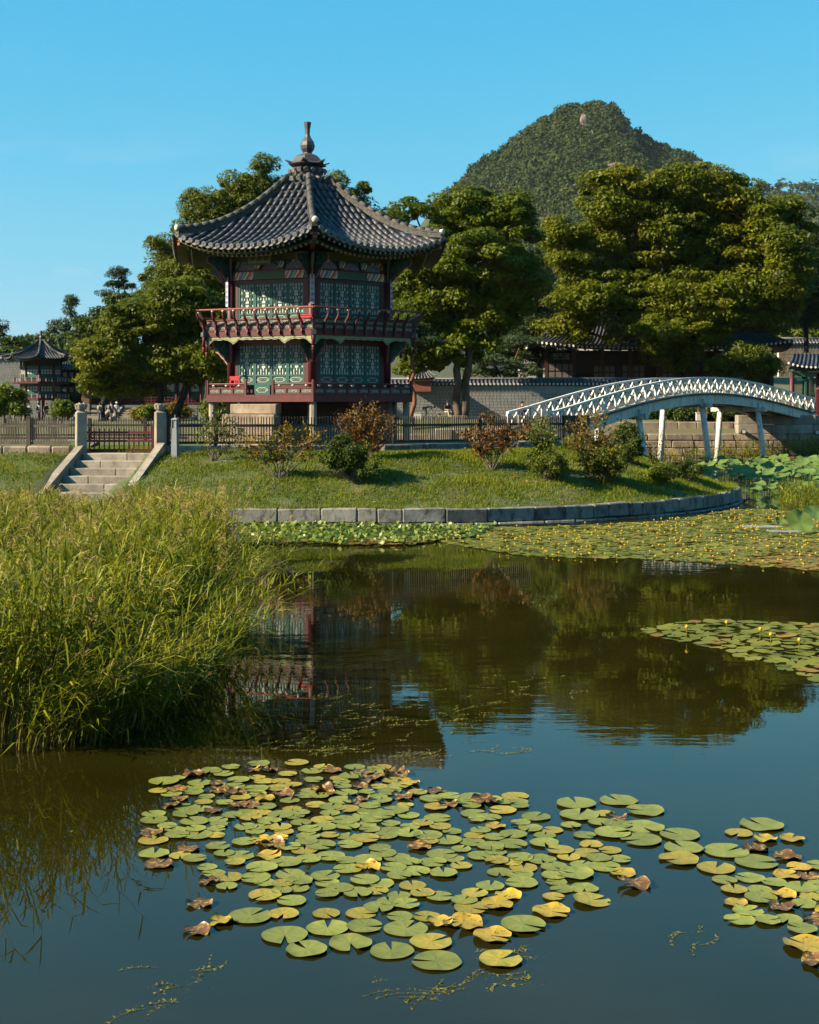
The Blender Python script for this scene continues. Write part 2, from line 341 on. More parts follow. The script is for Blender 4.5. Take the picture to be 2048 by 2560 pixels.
# bank the photographer stands on
grass_m = mat('grass_ground', (.060, .085, .018), (.032, .052, .012), 1.3, .9, .4, 20)
lawn_m = mat('lawn', (.085, .125, .022), (.05, .075, .016), .9, .9, .3, 24, stain=(.19, .14, .075), stain_scale=(.7, .7, .7), stain_amt=.75)
garden_m = mat('garden_soil', (.10, .13, .03), (.13, .105, .065), .12, .9, .3, 20)
g = MB(); g.grid(lambda u, v: (-60 + 120 * u, -60 + 60.5 * v, 1.95 - 2.4 * max(0, v - .93) / .07), 10, 20)
structure(g.build('bank', grass_m))

# garden terrace beyond the pond
def gz(x, y):
    t = max(0., min(1., (x + 6) / 8)); t = t * t * (3 - 2 * t)
    return (2.4 + .42 * t) - max(0., min(1., (90 - y) / 3.1)) * (.47 + .42 * t)
g = MB(); g.grid(lambda u, v: (lambda x, y: (x, y, gz(x, y)))(-420 + 840 * u, 86.9 + (620 - 86.9) * v ** 2.6), 140, 70)
structure(g.build('garden_ground', garden_m))

# island mound
rings = [0.25, .6, 1, 1.5, 2, 2.5, 3, 3.5, 4, 4.5, 5, 5.5, 6, 7, 9, 11, 13, 14.7]
ss = list(np.arange(-32, 0, .4)) + list(np.arange(0, math.pi * ISL[2], .4)) + list(np.arange(math.pi * ISL[2], math.pi * ISL[2] + 32, 1.5))
g = MB(); vs = []
for e in rings:
    for s_ in ss:
        p, n = outline(e, s_); vs.append((p.x, p.y, isl_z(p.x, p.y)))
K = len(ss); g.add(vs, [(i * K + j, i * K + j + 1, (i + 1) * K + j + 1, (i + 1) * K + j) for i in range(len(rings) - 1) for j in range(K - 1)])
structure(g.build('island_lawn', lawn_m, smooth=True))

# grass blades on the mound
def grass_field(name, pts, label, hmin, hmax, w, mats):
    n = len(pts); C = np.array(pts)
    h = rng.uniform(hmin, hmax, n) * (.6 + .8 * np.array([mnoise.noise((p[0] * .7, p[1] * .7, 5.5)) * .5 + .5 for p in pts]))
    a = rng.uniform(0, 2 * math.pi, n); lean = rng.normal(0, .35, (n, 2)) * h[:, None]
    sx = np.stack([np.cos(a), np.sin(a), np.zeros(n)], 1) * (w * rng.uniform(.6, 1.3, n))[:, None] * .5
    top = C + np.stack([lean[:, 0], lean[:, 1], h], 1)
    V = np.stack([C - sx, C + sx, top], 1).reshape(-1, 3); Fq = np.arange(n * 3).reshape(n, 3)
    o = link(bpy.data.objects.new(name, np_mesh(name, V, Fq, mats))); return tag(o, label, 'grass', kind='stuff')
gr_m = leafmat('grass_blades', [(0, (.075, .11, .010)), (.45, (.155, .19, .014)), (.8, (.26, .26, .025)), (1, (.36, .30, .07))], .35, .6, .6)
pts = []
while len(pts) < 105000:
    s_ = random.uniform(-15.5, 22.5); e = .3 + 6.0 * random.random()
    p, n = outline(e, s_)
    if abs(p.x + 10.35 + (47.35 - p.y) * .11) < 1.5 and p.y < 47.6: continue
    if mnoise.noise((p.x * .9, p.y * 1.1, 1.3)) + random.uniform(-.35, .35) < -.30: continue
    pts.append((p.x, p.y, isl_z(p.x, p.y) - .01))
grass_field('slope_grass', pts, 'short rough grass growing over the sunny island slope', .05, .15, .026, gr_m)
pts = []
while len(pts) < 3200:
    s_ = random.uniform(-9, 22.5); 
    if mnoise.noise((s_ * .9, 2.2, 1.3)) < -.05: continue
    p, n = outline(random.uniform(.02, .34), s_); pts.append((p.x, p.y, .47))
grass_field('wall_grass', pts, 'tufts of long grass hanging over the top of the island wall', .06, .20, .022, gr_m)
n = 900; C = []
while len(C) < n:
    p, _ = outline(.4 + 5.4 * random.random(), random.uniform(-14, 21)); 
    if abs(p.x + 10.35) < 1.7 and p.y < 47.6: continue
    C.append((p.x, p.y, isl_z(p.x, p.y) + random.uniform(.03, .09)))
V, Fq = leaf_quads(np.array(C), rng.normal(0, .5, (n, 3)) + np.array([0, 0, 1.0]), rng.normal(0, 1, (n, 3)), rng.uniform(.05, .10, n), rng.uniform(.03, .06, n), .2)
tag(link(bpy.data.objects.new('fallen_leaves', np_mesh('fallen_leaves', V, Fq, leafmat('fallen_leaf', [(0, (.14, .06, .02)), (.5, (.30, .15, .04)), (1, (.40, .28, .10))], .1, .7, 1.0)))), 'brown fallen leaves scattered over the island grass', 'leaves', kind='stuff')
pts = []
while len(pts) < 24000:
    x = random.uniform(-15, 9); y = random.uniform(48, 57)
    if isl_e(x, y) < 5.6 or math.hypot(x + 4.3, y - 57) < 5.2: continue
    pts.append((x, y, isl_z(x, y) - .01))
grass_field('lawn_grass', pts, 'mown lawn behind the picket fence around the pavilion', .04, .09, .03, gr_m)

# dressed stones
_stone_cache = {}
def stone_mesh(L, D, H, m, seed, bev=.035, jit=.012):
    key = (round(L, 2), round(D, 2), round(H, 2), m.name, seed)
    if key in _stone_cache: return _stone_cache[key]
    r = random.Random(seed); bm = bmesh.new(); bmesh.ops.create_cube(bm, size=1)
    for v in bm.verts: v.co = Vector((v.co.x * L, v.co.y * D, v.co.z * H)) + Vector((r.uniform(-jit, jit), r.uniform(-jit, jit), r.uniform(-jit, jit)))
    bmesh.ops.bevel(bm, geom=list(bm.edges), offset=bev, segments=1, affect='EDGES', profile=.5)
    me = bpy.data.meshes.new('stone'); bm.to_mesh(me); bm.free(); me.materials.append(m); _stone_cache[key] = me; return me
def frame(loc, x, z=Vector((0, 0, 1))):
    x = Vector(x).normalized(); y = Vector(z).cross(x).normalized(); zz = x.cross(y)
    return Matrix.Translation(Vector(loc)) @ Matrix((x, y, zz)).transposed().to_4x4()

wall = empty('island_retaining_wall', (ISL[0], ISL[1] - ISL[2], 0), 'low grey dressed stone wall edging the grassy island at the waterline', 'wall')
s_ = -16.0; k = 0; rr = random.Random(3)
while s_ < 30:
    L = rr.choice([.62, .78, .95, 1.1, 1.35, 1.6]) if s_ < 8 else rr.choice([.6, .75, .9, 1.1])
    p, n = outline(.12 + rr.uniform(-.02, .02), s_ + L / 2)
    mw = frame((p.x, p.y, .27 + rr.uniform(-.015, .02)), n.cross(Vector((0, 0, 1))) * -1) @ Matrix.Rotation(rr.uniform(-.012, .012), 4, 'Y')
    inst('stone', stone_mesh(L - .018, .34, .44, M['granite_grey'], k % 9), mw, wall)
    if s_ < 24:
        L2 = L; p2, n2 = outline(-.02, s_ + L / 2 + .3)
        inst('footing_stone', stone_mesh(L2 - .03, .3, .28, M['granite_grey'], 20 + k % 5), frame((p2.x, p2.y, -.105), n2.cross(Vector((0, 0, 1))) * -1), wall)
    s_ += L; k += 1

# embankment of the far shore
emb = empty('stone_embankment', (18, 86.8, 0), 'tan block stone embankment along the far shore under the bridge end', 'wall')
rr = random.Random(11); z = .08
for c_, H in enumerate((.46, .52, .47, .44)):
    x = -13.0 - rr.random()
    while x < 33:
        L = rr.choice([.75, .95, 1.15, 1.4, 1.7])
        if -11 < x < 8 and c_ > 3: x += L; continue
        inst('stone', stone_mesh(L - .03, .5, H - .025, M['granite_tan'], rr.randint(0, 6), .045, .02), Matrix.Translation((x + L / 2, 86.75 + rr.uniform(-.03, .03), z + H / 2)), emb); x += L
    z += H
g = MB(); g.box((0, 87.05, .9), (190, .2, 2.05)); g.build('backing', M['granite_tan'], emb)
ab = empty('bridge_abutment', (24, 87, 1.95), 'pale ashlar stone abutment carrying the right end of the bridge', 'abutment')
rr = random.Random(5)
for c_, (z, H) in enumerate(((2.26, .60), (2.86, .58))):
    x = 20.9
    while x < 31:
        L = rr.choice([1.5, 2.0, 2.4]); inst('stone', stone_mesh(L - .02, .9, H - .015, M['granite'], 40 + rr.randint(0, 4), .02, .006), Matrix.Translation((x + L / 2, 86.95, z)), ab); x += L
low = empty('garden_step_wall', (16, 88.3, 2.0), 'shaded low stone course on the grass ledge left of the bridge abutment', 'wall')
x = 11.0
while x < 21.5:
    L = rr.choice([1.2, 1.6, 2.0]); inst('stone', stone_mesh(L - .03, .5, .7, M['granite_tan'], 50 + rr.randint(0, 3), .04, .02), Matrix.Translation((x + L / 2, 88.3, 2.34)), low); x += L

# mountains
def interp(x, xs, ys): return float(np.interp(x, xs, ys))
MY = 1150.0
sky_px = [(300, 1010), (700, 900), (950, 690), (1080, 520), (1151, 457), (1187, 421), (1246, 380), (1306, 338), (1365, 299), (1401, 273), (1430, 267), (1496, 259), (1531, 267), (1555, 291), (1579, 320), (1626, 354), (1686, 377), (1733, 392), (1781, 418), (1830, 462), (1880, 520), (1950, 620), (2100, 760), (2500, 900)]
mx_ = [xat(p, MY) for p, _ in sky_px]; mz_ = [zat(q, MY) - 4 for _, q in sky_px]
def mount(x, y):
    t = (y - 420) / (MY - 420)
    if t < 0: return 0.
    h = interp(x, mx_, mz_)
    prof = t ** 1.75 if t < 1 else max(0, 1 - (t - 1) * 1.6)
    nse = (mnoise.noise((x * .011, y * .009, .3)) * 26 + mnoise.noise((x * .03, y * .03, 2.3)) * 9 + mnoise.noise((x * .09, y * .09, 4.3)) * 3)
    return h * prof + nse * min(1, t * 1.5) * max(0.06, min(1, abs(1 - t) * 1.8)) + 2
far_px = [(1500, 640), (1700, 560), (1850, 500), (1900, 474), (1950, 466), (2000, 470), (2048, 480), (2150, 470), (2300, 520), (2600, 620)]
FY = 1900.0
fx_ = [xat(p, FY) for p, _ in far_px]; fz_ = [zat(q, FY) - 5 for _, q in far_px]
def hill(x, y):
    t = (y - 1250) / (FY - 1250)
    prof = max(0, t) ** 1.1 if t < 1 else max(0, 1 - (t - 1))
    return interp(x, fx_, fz_) * prof + mnoise.noise((x * .012, y * .012, 9)) * 14 * min(1, abs(1 - t) * 3) 
mount_m = mat('mountain_soil', (.035, .055, .025), (.055, .06, .03), .05, .95)
g = MB(); g.grid(lambda u, v: (lambda x, y: (x, y, mount(x, y)))(-260 + 900 * u, 420 + 1000 * v), 110, 100)
structure(g.build('mountain', mount_m, smooth=True))
g = MB(); g.grid(lambda u, v: (lambda x, y: (x, y, hill(x, y)))(150 + 900 * u, 1260 + 900 * v), 50, 40)
structure(g.build('far_hill', mount_m, smooth=True))
def forest(name, fn, xr, yr, n, rad, label, stops, quads, keep):
    P = []
    while len(P) < n:
        x = random.uniform(*xr); y = random.uniform(*yr); z = fn(x, y)
        if not keep(x, y, z): continue
        P.append((x, y, z))
    P = np.array(P); r = rng.uniform(.45, 1.35, n) ** 1.4 * rad
    q = quads; d = unit(rng.normal(0, 1, (n, q, 3))); d[..., 2] = np.abs(d[..., 2]) * 1.0
    hh = rng.uniform(.8, 1.5, n)
    rad_ = rng.uniform(.55, 1.08, (n, q, 1))
    C = P[:, None, :] + d * rad_ * r[:, None, None] * np.stack([np.ones(n), np.ones(n), hh], 1)[:, None, :] + np.array([0, 0, 1.0]) * (r * .5)[:, None, None]
    N = d + rng.normal(0, .45, d.shape); U = rng.normal(0, 1, d.shape)
    L = (r[:, None] * rng.uniform(.32, .62, (n, q))).ravel()
    V, Fq = leaf_tris(C.reshape(-1, 3), N.reshape(-1, 3), U.reshape(-1, 3), L * 1.1, L * .95)
    o = link(bpy.data.objects.new(name, np_mesh(name, V, Fq, leafmat(name + '_leaves', stops, .15, .75, .02, .1)))); return tag(o, label, 'forest', kind='stuff')
fst = [(0, (.016, .032, .018)), (.35, (.032, .052, .024)), (.7, (.062, .080, .028)), (1, (.12, .115, .04))]
def keep_m(x, y, z):
    px = CX + F_PX * x / y; py = HZ - F_PX * (z - EYE) / y
    if not (1080 < px < 1900 and py < 800): return False
    if py > 600 and random.random() < .5: return False
    for (bx, by, bw) in ((1462, 318, 13), (1570, 335, 14), (1545, 424, 26), (1745, 418, 18), (1330, 545, 14), (1360, 368, 9)):
        if abs(px - bx) < bw and abs(py - by) < bw * .8 and random.random() < .9: return False
    return True
forest('mountain_forest', mount, (10, 420), (440, 1200), 10500, 3.1, 'dark green forest covering the rocky mountain', fst, 40, keep_m)
forest('hill_forest', hill, (430, 900), (1500, 1930), 1250, 8.5, 'bluish forest on the far hill at the right edge', fst, 40, lambda x, y, z: True)
rock_m = mat('mountain_rock', (.30, .23, .18), (.15, .12, .10), .12, .9, .6, 1.2, .1, .15)
for i, (px, py, w, h) in enumerate(((1462, 318, 11, 26), (1572, 332, 14, 12), (1540, 424, 24, 12), (1745, 420, 17, 12), (1328, 546, 16, 14), (1362, 366, 8, 6), (1480, 345, 7, 14), (1468, 296, 6, 10), (1590, 352, 9, 7), (1500, 300, 5, 7), (1350, 505, 10, 8), (1440, 470, 8, 6), (1545, 390, 8, 10), (1640, 400, 10, 7), (1300, 470, 7, 5), (1400, 400, 6, 5), (1600, 440, 12, 8))):
    best = None
    for y in np.arange(500, 1180, 4):                      # where that spot of the slope lies
        x = xat(px, y)
        if mount(x, y) >= zat(py, y): best = y; break
    if best is None: best = 1120
    x = xat(px, best); z = mount(x, best); bm = bmesh.new(); bmesh.ops.create_icosphere(bm, subdivisions=3, radius=1)
    sx, sz = w * best / F_PX * 1.15, h * best / F_PX * 1.2
    for v in bm.verts:
        nn = mnoise.noise(v.co * 1.4 + Vector((i * 7, 0, 0))) * .35 + mnoise.noise(v.co * 4 + Vector((i, 3, 0))) * .12
        v.co *= 1 + nn; v.co = Vector((v.co.x * sx, v.co.y * sx * .8, v.co.z * sz))
    me = bpy.data.meshes.new('rock_outcrop'); bm.to_mesh(me); bm.free(); me.materials.append(rock_m)
    structure(inst('rock_outcrop', me, Matrix.Translation((x, best + sx * .25, z + sz * .05))))
# ------------------------------------------------------------------ curved tile roofs on a regular plan
HALF = {}
def half_tile(r, L, m, key):
    """a half-round cover tile, lower end a little wider so the courses lap"""
    if key in HALF: return HALF[key]
    b = MB(); n = 6; vs = []
    for x, rr_ in ((-L * .5, r * .96), (L * .5, r * 1.035)):
        for rad in (rr_, rr_ * .72):
            vs += [(x, rad * math.cos(math.pi * j / n), rad * math.sin(math.pi * j / n)) for j in range(n + 1)]
    q = n + 1; fs = []
    for j in range(n):
        fs += [(j, j + 1, 2 * q + j + 1, 2 * q + j)]
        fs += [(2 * q + j, 2 * q + j + 1, 3 * q + j + 1, 3 * q + j), (j + 1, j, q + j, q + j + 1)]
    b.add(vs, fs); HALF[key] = fix_normals(b.mesh('cover_tile', m)); 
    HALF[key].polygons.foreach_set('use_smooth', [True] * len(HALF[key].polygons)); return HALF[key]

class PolyRoof:
    def __init__(s, C, n, phi, Rr, a_top, z_top, z_eave, lift):
        s.C = Vector((C[0], C[1], 0)); s.n = n; s.phi = phi; s.half = math.pi / n; s.tan = math.tan(s.half)
        s.a1 = Rr * math.cos(s.half); s.a0 = a_top; s.zt = z_top; s.ze = z_eave; s.lift = lift; s.R = Rr
    def nt(s, k):
        am = R(s.phi) + 2 * s.half * k + s.half
        return Vector((math.sin(am), -math.cos(am), 0)), Vector((math.cos(am), math.sin(am), 0))
    def z(s, a, w):
        q_ = (a - s.a0) / (s.a1 - s.a0); q_ = max(0, q_)
        q = .55 * (1 - (1 - min(q_, 1)) ** 2) + .45 * q_
        u = min(1.05, abs(w) / max(1e-6, a * s.tan))
        return s.zt - (s.zt - s.ze) * q + s.lift * u ** 2.4 * q_ ** 2
    def p(s, k, a, w, dz=0.0):
        n, t = s.nt(k); u = min(1.05, abs(w) / max(1e-6, a * s.tan))
        return s.C + n * a + t * w + Vector((0, 0, s.z(a, w) + dz))

def roof_sheet(rf, name, parent, dz, m, a_lo=None, a_hi=None, nu=12, nv=14):
    b = MB(); a_lo = rf.a0 if a_lo is None else a_lo; a_hi = rf.a1 if a_hi is None else a_hi
    for k in range(rf.n):
        def fn(u, v, k=k):
            a = a_lo + (a_hi - a_lo) * v; return rf.p(k, a, (2 * u - 1) * a * rf.tan, dz)
        b.grid(fn, nu, nv)
    return b.build(name, m, parent, smooth=True)

# ------------------------------------------------------------------ the hexagonal pavilion
PC = ((769 - CX) * 57 / F_PX, 57.0); PHI = 7.0
pav = empty('hexagonal_pavilion', (PC[0], PC[1], 2.05), 'two storey hexagonal wooden pavilion with curved grey tile roof on the island', 'pavilion')
CV = Vector((PC[0], PC[1], 0))
def fnt(k):
    am = R(PHI) + R(60) * k + R(30); return Vector((math.sin(am), -math.cos(am), 0)), Vector((math.cos(am), math.sin(am), 0))
def FP(k, a, w, z):
    n, t = fnt(k); return CV + n * a + t * w + Vector((0, 0, z))
def VP(k, r, z):
    a = R(PHI + 60 * k); return CV + Vector((math.sin(a), -math.cos(a), 0)) * r + Vector((0, 0, z))
def vdir(k):
    a = R(PHI + 60 * k); return Vector((math.sin(a), -math.cos(a), 0))
C60, T30 = math.cos(R(30)), math.tan(R(30))
RP, RD, RU, RL = 3.65, 4.78, 4.78, 4.75
AP = RP * C60
def fbox(b, k, a, w, z, sw, sd, sh, mi=0):
    """box on face k: centre (a, w, z), size along face, depth, height"""
    n, t = fnt(k); b.box(FP(k, a, w, z), (sw, sd, sh), mat=Matrix((t, -n, Vector((0, 0, 1)))).transposed(), mi=mi)
def ring_beam(name, r, z0, z1, depth, m, parent):
    out = []
    for k in range(6):
        b = MB(); a = r * C60; fbox(b, k, a - depth / 2, 0, (z0 + z1) / 2, 2 * a * T30 - .004, depth, z1 - z0); out.append(b.build(name, m, parent))
    return out

# stone base and posts under the deck
for k in range(6):
    a = 4.05 * C60; L = 2 * a * T30; x = -L / 2; c = 0
    for z, H in ((2.28, .46), (2.70, .40)):
        x = -L / 2 + (0 if z < 2.5 else .0)
        while x < L / 2 - .05:
            l = min(random.choice([.9, 1.1, 1.35]), L / 2 - x)
            if L / 2 - x - l < .35: l = L / 2 - x
            n, t = fnt(k); inst('base_stone', stone_mesh(l - .02, .6, H - .015, M['granite'], 60 + c % 5, .025, .008), frame(FP(k, a - .3 - (.22 if z > 2.5 else 0), x + l / 2, z), t), pav); x += l; c += 1
b = MB(); b.lathe([(3.55, 2.0), (3.55, 2.86)], CV, 6, phase=R(PHI - 90)); b.build('base_core', M['granite'], pav)
for k in range(6):
    b = MB(); b.lathe([(.15, 2.05), (.14, 3.92)], VP(k, 4.5, 0), 8, phase=.3); b.build('stone_post', M['granite'], pav, smooth=False)
    b = MB(); b.lathe([(.26, 2.85), (.22, 3.92)], VP(k, RP, 0), 4, phase=R(PHI + 60 * k + 45)); b.build('stone_post', M['granite'], pav)
# steps up to the opening in the left railing
n_, t_ = fnt(-1)
for i in range(4):
    inst('step', stone_mesh(2.05 + .28 * i, .46, .40, M['granite_tan'], 70 + i, .03, .01), frame(FP(-1, RL * C60 + .18 + .40 * i, -.05, 3.56 - .41 * i), t_), pav)
# dark body added under the floor to stand for the shade there
b = MB(); b.lathe([(3.25, 2.84), (3.25, 3.95)], CV, 6, phase=R(PHI - 90)); b.build('underfloor_shade', M['wood_dark'], pav)
# lower deck
b = MB(); b.lathe([(RL - .05, 3.98), (RL - .05, 4.12)], CV, 6, phase=R(PHI - 90)); b.build('lower_deck', M['red_dark'], pav)
ring_beam('deck_beam', RL + .03, 3.84, 4.11, .16, M['red_dark'], pav)
b = MB(); b.lathe([(RU - .05, 6.50), (RU - .05, 6.62)], CV, 6, phase=R(PHI - 90)); b.build('upper_deck', M['red_dark'], pav)
b = MB(); b.lathe([(RP - .1, 9.55), (RP - .1, 9.62)], CV, 6, phase=R(PHI - 90)); b.build('ceiling_board', M['olive'], pav)
# main posts
post_me = MB(); post_me.lathe([(.155, 0), (.155, 5.75)], (0, 0, 0), 12); post_me = post_me.mesh('post', M['red_post'], True)
for k in range(6): inst('post', post_me, Matrix.Translation(VP(k, RP, 3.9)), pav)

# lattice doors
DW, NB = .735, 4
def lattice_mesh(W, H, name):
    b = MB(); c = W / 5; rows = max(5, int(round(H / c))); h = H / rows; bw = .026; d = .03
    def vb(x, z0, z1): b.box((x, 0, (z0 + z1) / 2), (bw, d, z1 - z0))
    def hb(z, x0, x1): b.box(((x0 + x1) / 2, .004, z), (x1 - x0, d, bw))
    for x in (-1.5, 1.5): vb(x * c, 0, H)
    mid = [rows * .34, rows * .66]
    for r in range(rows + 1):
        z = r * h
        if r in (0, rows): continue
        near = min(abs(r - m_) for m_ in mid)
        if r % 2 == 0: hb(z, -2.5 * c, -.5 * c); hb(z, .5 * c, 2.5 * c)
        else: hb(z, -2.0 * c, -1.5 * c); hb(z, 1.5 * c, 2.0 * c); hb(z, -.5 * c if near > 1 else -1.5 * c, .5 * c if near > 1 else 1.5 * c)
    for r in range(rows):
        z0, z1 = r * h, (r + 1) * h; near = min(abs(r + .5 - m_) for m_ in mid)
        if near > .8: vb(-.5 * c, z0, z1); vb(.5 * c, z0, z1)
        else: vb(-.95 * c, z0, z1); vb(.95 * c, z0, z1)
        if r % 2: vb(-2.0 * c, z0, z1); vb(2.0 * c, z0, z1)
    return b.mesh(name, M['teal'])
def ring_shape(b, cx, cz, rx, rz, y, wd, n=22, mi=0, wob=.0, lob=6):
    for j in range(n):
        a0, a1 = 2 * math.pi * j / n, 2 * math.pi * (j + 1) / n
        f0, f1 = 1 + wob * math.cos(lob * a0), 1 + wob * math.cos(lob * a1)
        b.bar((cx + rx * f0 * math.cos(a0), y, cz + rz * f0 * math.sin(a0)), (cx + rx * f1 * math.cos(a1), y, cz + rz * f1 * math.sin(a1)), wd, .006, mi, up=(0, 1, 0))
dan_r = flat('dan_red', (.34, .045, .04)); dan_b = flat('dan_blue', (.06, .11, .36)); dan_w = flat('dan_white', (.60, .55, .44)); dan_o = flat('dan_orange', (.50, .19, .05)); dan_g = flat('dan_green', (.04, .22, .15)); dan_p = flat('dan_pink', (.48, .22, .20))
DAN = [dan_r, dan_b, dan_w, dan_o, dan_g, dan_p]
def medallion_mesh(W, H):
    b = MB(); ring_shape(b, 0, 0, W * .42, H * .36, 0, .020, 24, 2, .10, 6)
    for j, (x, z, r_, c) in enumerate(((0, 0, .045, 0), (-.09, .01, .035, 5), (.09, .01, .035, 5), (-.17, -.01, .03, 2), (.17, -.01, .03, 2), (-.05, -.05, .025, 1), (.05, -.05, .025, 1), (0, .065, .022, 2), (-.12, .055, .02, 4), (.12, .055, .02, 4))):
        ring_shape(b, x * W / .55, z * H / .25, r_ * .6, r_ * .5, 0, .02, 7, c, .2, 3)
    return b.mesh('medallion', DAN)
def scroll_row_mesh(W, H):
    b = MB()
    for j in range(4):
        x = -W * .36 + W * .24 * j
        ring_shape(b, x, 0, W * .085, H * .30, 0, .014, 9, 2 if j % 2 else 5, .15, 3)
    b.bar((-W * .45, 0, -H * .3), (0, 0, H * .28), .012, .006, 2, (0, 1, 0)); b.bar((0, 0, H * .28), (W * .45, 0, -H * .3), .012, .006, 2, (0, 1, 0))
    return b.mesh('scrollwork', DAN)
med_me = medallion_mesh(.60, .26); scr_me = scroll_row_mesh(.46, .17)
def storey_doors(zb, lat_h, pan_h, sill_z, open_leaf):
    H = lat_h + pan_h + .20; st = .062
    f = MB()
    for sx in (-1, 1): f.box((sx * (DW - st) / 2, 0, H / 2), (st, .05, H))
    for z, hh in ((st / 2, st), (pan_h + st * 1.5, st), (H - st / 2, st)): f.box((0, 0, z), (DW - 2 * st, .05, hh))
    frame_me = f.mesh('door', M['teal'])
    lat_me = lattice_mesh(DW - 2 * st, lat_h + .20 - 3 * st, 'lattice')
    p = MB(); p.box((0, .022, 0), (DW - 2 * st, .008, lat_h + .2 - 3 * st)); pane_me = p.mesh('paper_pane', M['paper'])
    p = MB(); p.box((0, .012, 0), (DW - 2 * st, .02, pan_h)); panel_me = p.mesh('door_panel', M['teal'])
    for k in range(6):
        n, t = fnt(k)
        for i in range(NB):
            w = (i - 1.5) * (DW + .008); base = FP(k, AP - .02, w, zb)
            mw = frame(base, t); d = inst('door', frame_me, mw, pav)
            inst('lattice', lat_me, mw @ Matrix.Translation((0, 0, pan_h + 2 * st)), d)
            inst('paper_pane', pane_me, mw @ Matrix.Translation((0, 0, pan_h + 2 * st + (lat_h + .2 - 3 * st) / 2)), d)
            inst('door_panel', panel_me, mw @ Matrix.Translation((0, 0, st + pan_h / 2)), d)
            inst('medallion', med_me, mw @ Matrix.Translation((0, -.004, st + pan_h / 2)), d)
            hb_ = MB(); hb_.lathe([(.03, 0), (.03, .02)], (0, 0, 0), 8)
            if i in (1, 2) and k in (-1 % 6, 0):
                q = MB(); q.box((0, -.035, 0), (.05, .02, .08)); q.build('latch', M['black'], d).matrix_basis = mw @ Matrix.Translation(((1 if i == 1 else -1) * .33, 0, H * .42))
        b = MB(); fbox(b, k, AP - .02, 0, (sill_z + zb) / 2 - .002, NB * (DW + .008), .07, zb - sill_z - .006); b.build('sill_board', M['red_post'], pav)
        b = MB(); fbox(b, k, AP - .02, 0, zb + H + .055, 3.34, .12, .10); b.build('door_head', M['red_post'], pav)
        for sx in (-1, 1):
            b = MB(); fbox(b, k, AP - .02, sx * 1.59, (sill_z + zb + H) / 2, .19, .08, zb + H - sill_z); b.build('door_jamb', M['red_post'], pav)
    return H
storey_doors(4.52, 1.14, .29, 4.12, 1)
storey_doors(6.97, 1.14, .29, 6.63, None)
# the entrance leaf has a second panel below
d = pav
b = MB(); fbox(b, -1, AP + .035, -.37, 4.32, .70, .05, .38); lowp = b.build('door_panel', M['teal'], pav)
inst('medallion', med_me, frame(FP(-1, AP + .065, -.37, 4.32), fnt(-1)[1]), lowp)
# inner dark core so that the rooms behind the paper stay closed
b = MB(); b.lathe([(RP - .45, 4.12), (RP - .45, 9.5)], CV, 6, phase=R(PHI - 90)); b.build('inner_wall', M['wood_dark'], pav)

# balcony beams
ring_beam('balcony_beam', RU + .02, 6.41, 6.61, .15, M['red_dark'], pav)
ring_beam('floor_beam', RP + .12, 6.12, 6.40, .2, M['red_post'], pav)
for k in range(6):      # joists carrying the balcony
    for w in (-1.3, -.45, .45, 1.3):
        b = MB(); n, t = fnt(k); b.bar(FP(k, AP + .1, w, 6.36), FP(k, RU * C60 - .16, w, 6.36), .12, .1); b.build('joist', M['red_post'], pav)
    b = MB(); b.bar(VP(k, RP, 6.33), VP(k, RU + .05, 6.33), .17, .16); b.build('corner_joist', M['red_post'], pav)
# scalloped valance
def valance(k, a, z_top, L):
    n, t = fnt(k); N_ = 72; pts = []; low = []
    for i in range(N_ + 1):
        u = i / N_; x = (u - .5) * L
        drop = .10 + .035 * abs(math.sin(u * math.pi * 13))
        for c_, dd, ww in ((.0, .22, .05), (.25, .17, .055), (.75, .17, .055), (1., .22, .05)):
            drop += dd * max(0, 1 - abs(u - c_) / ww)
        low.append((x, z_top - drop))
    b = MB(); vs = []; fs = []
    for dn in (0, .03):
        for x, z in low: vs += [FP(k, a + dn, x, z_top), FP(k, a + dn, x, z)]
    q = 2 * (N_ + 1)
    for i in range(N_):
        fs += [(q + 2 * i, q + 2 * i + 1, q + 2 * i + 3, q + 2 * i + 2), (2 * i, 2 * i + 2, 2 * i + 3, 2 * i + 1), (2 * i + 1, 2 * i + 3, q + 2 * i + 3, q + 2 * i + 1)]
    b.add(vs, fs); v = b.build('valance', M['valance'], pav)
    e = MB()
    for off, mi, wd in ((.0, 0, .02), (.035, 1, .016)):
        for i in range(N_):
            (x0, z0), (x1, z1) = low[i], low[i + 1]
            e.bar(FP(k, a + .034, x0, z0 + off), FP(k, a + .034, x1, z1 + off), .01, wd, mi, up=n)
    e.build('valance_edging', [M['cream'], M['ink']], v)
for k in range(6): valance(k, RU * C60 - .04, 6.41, 2 * (RU * C60 - .04) * T30 - .12)

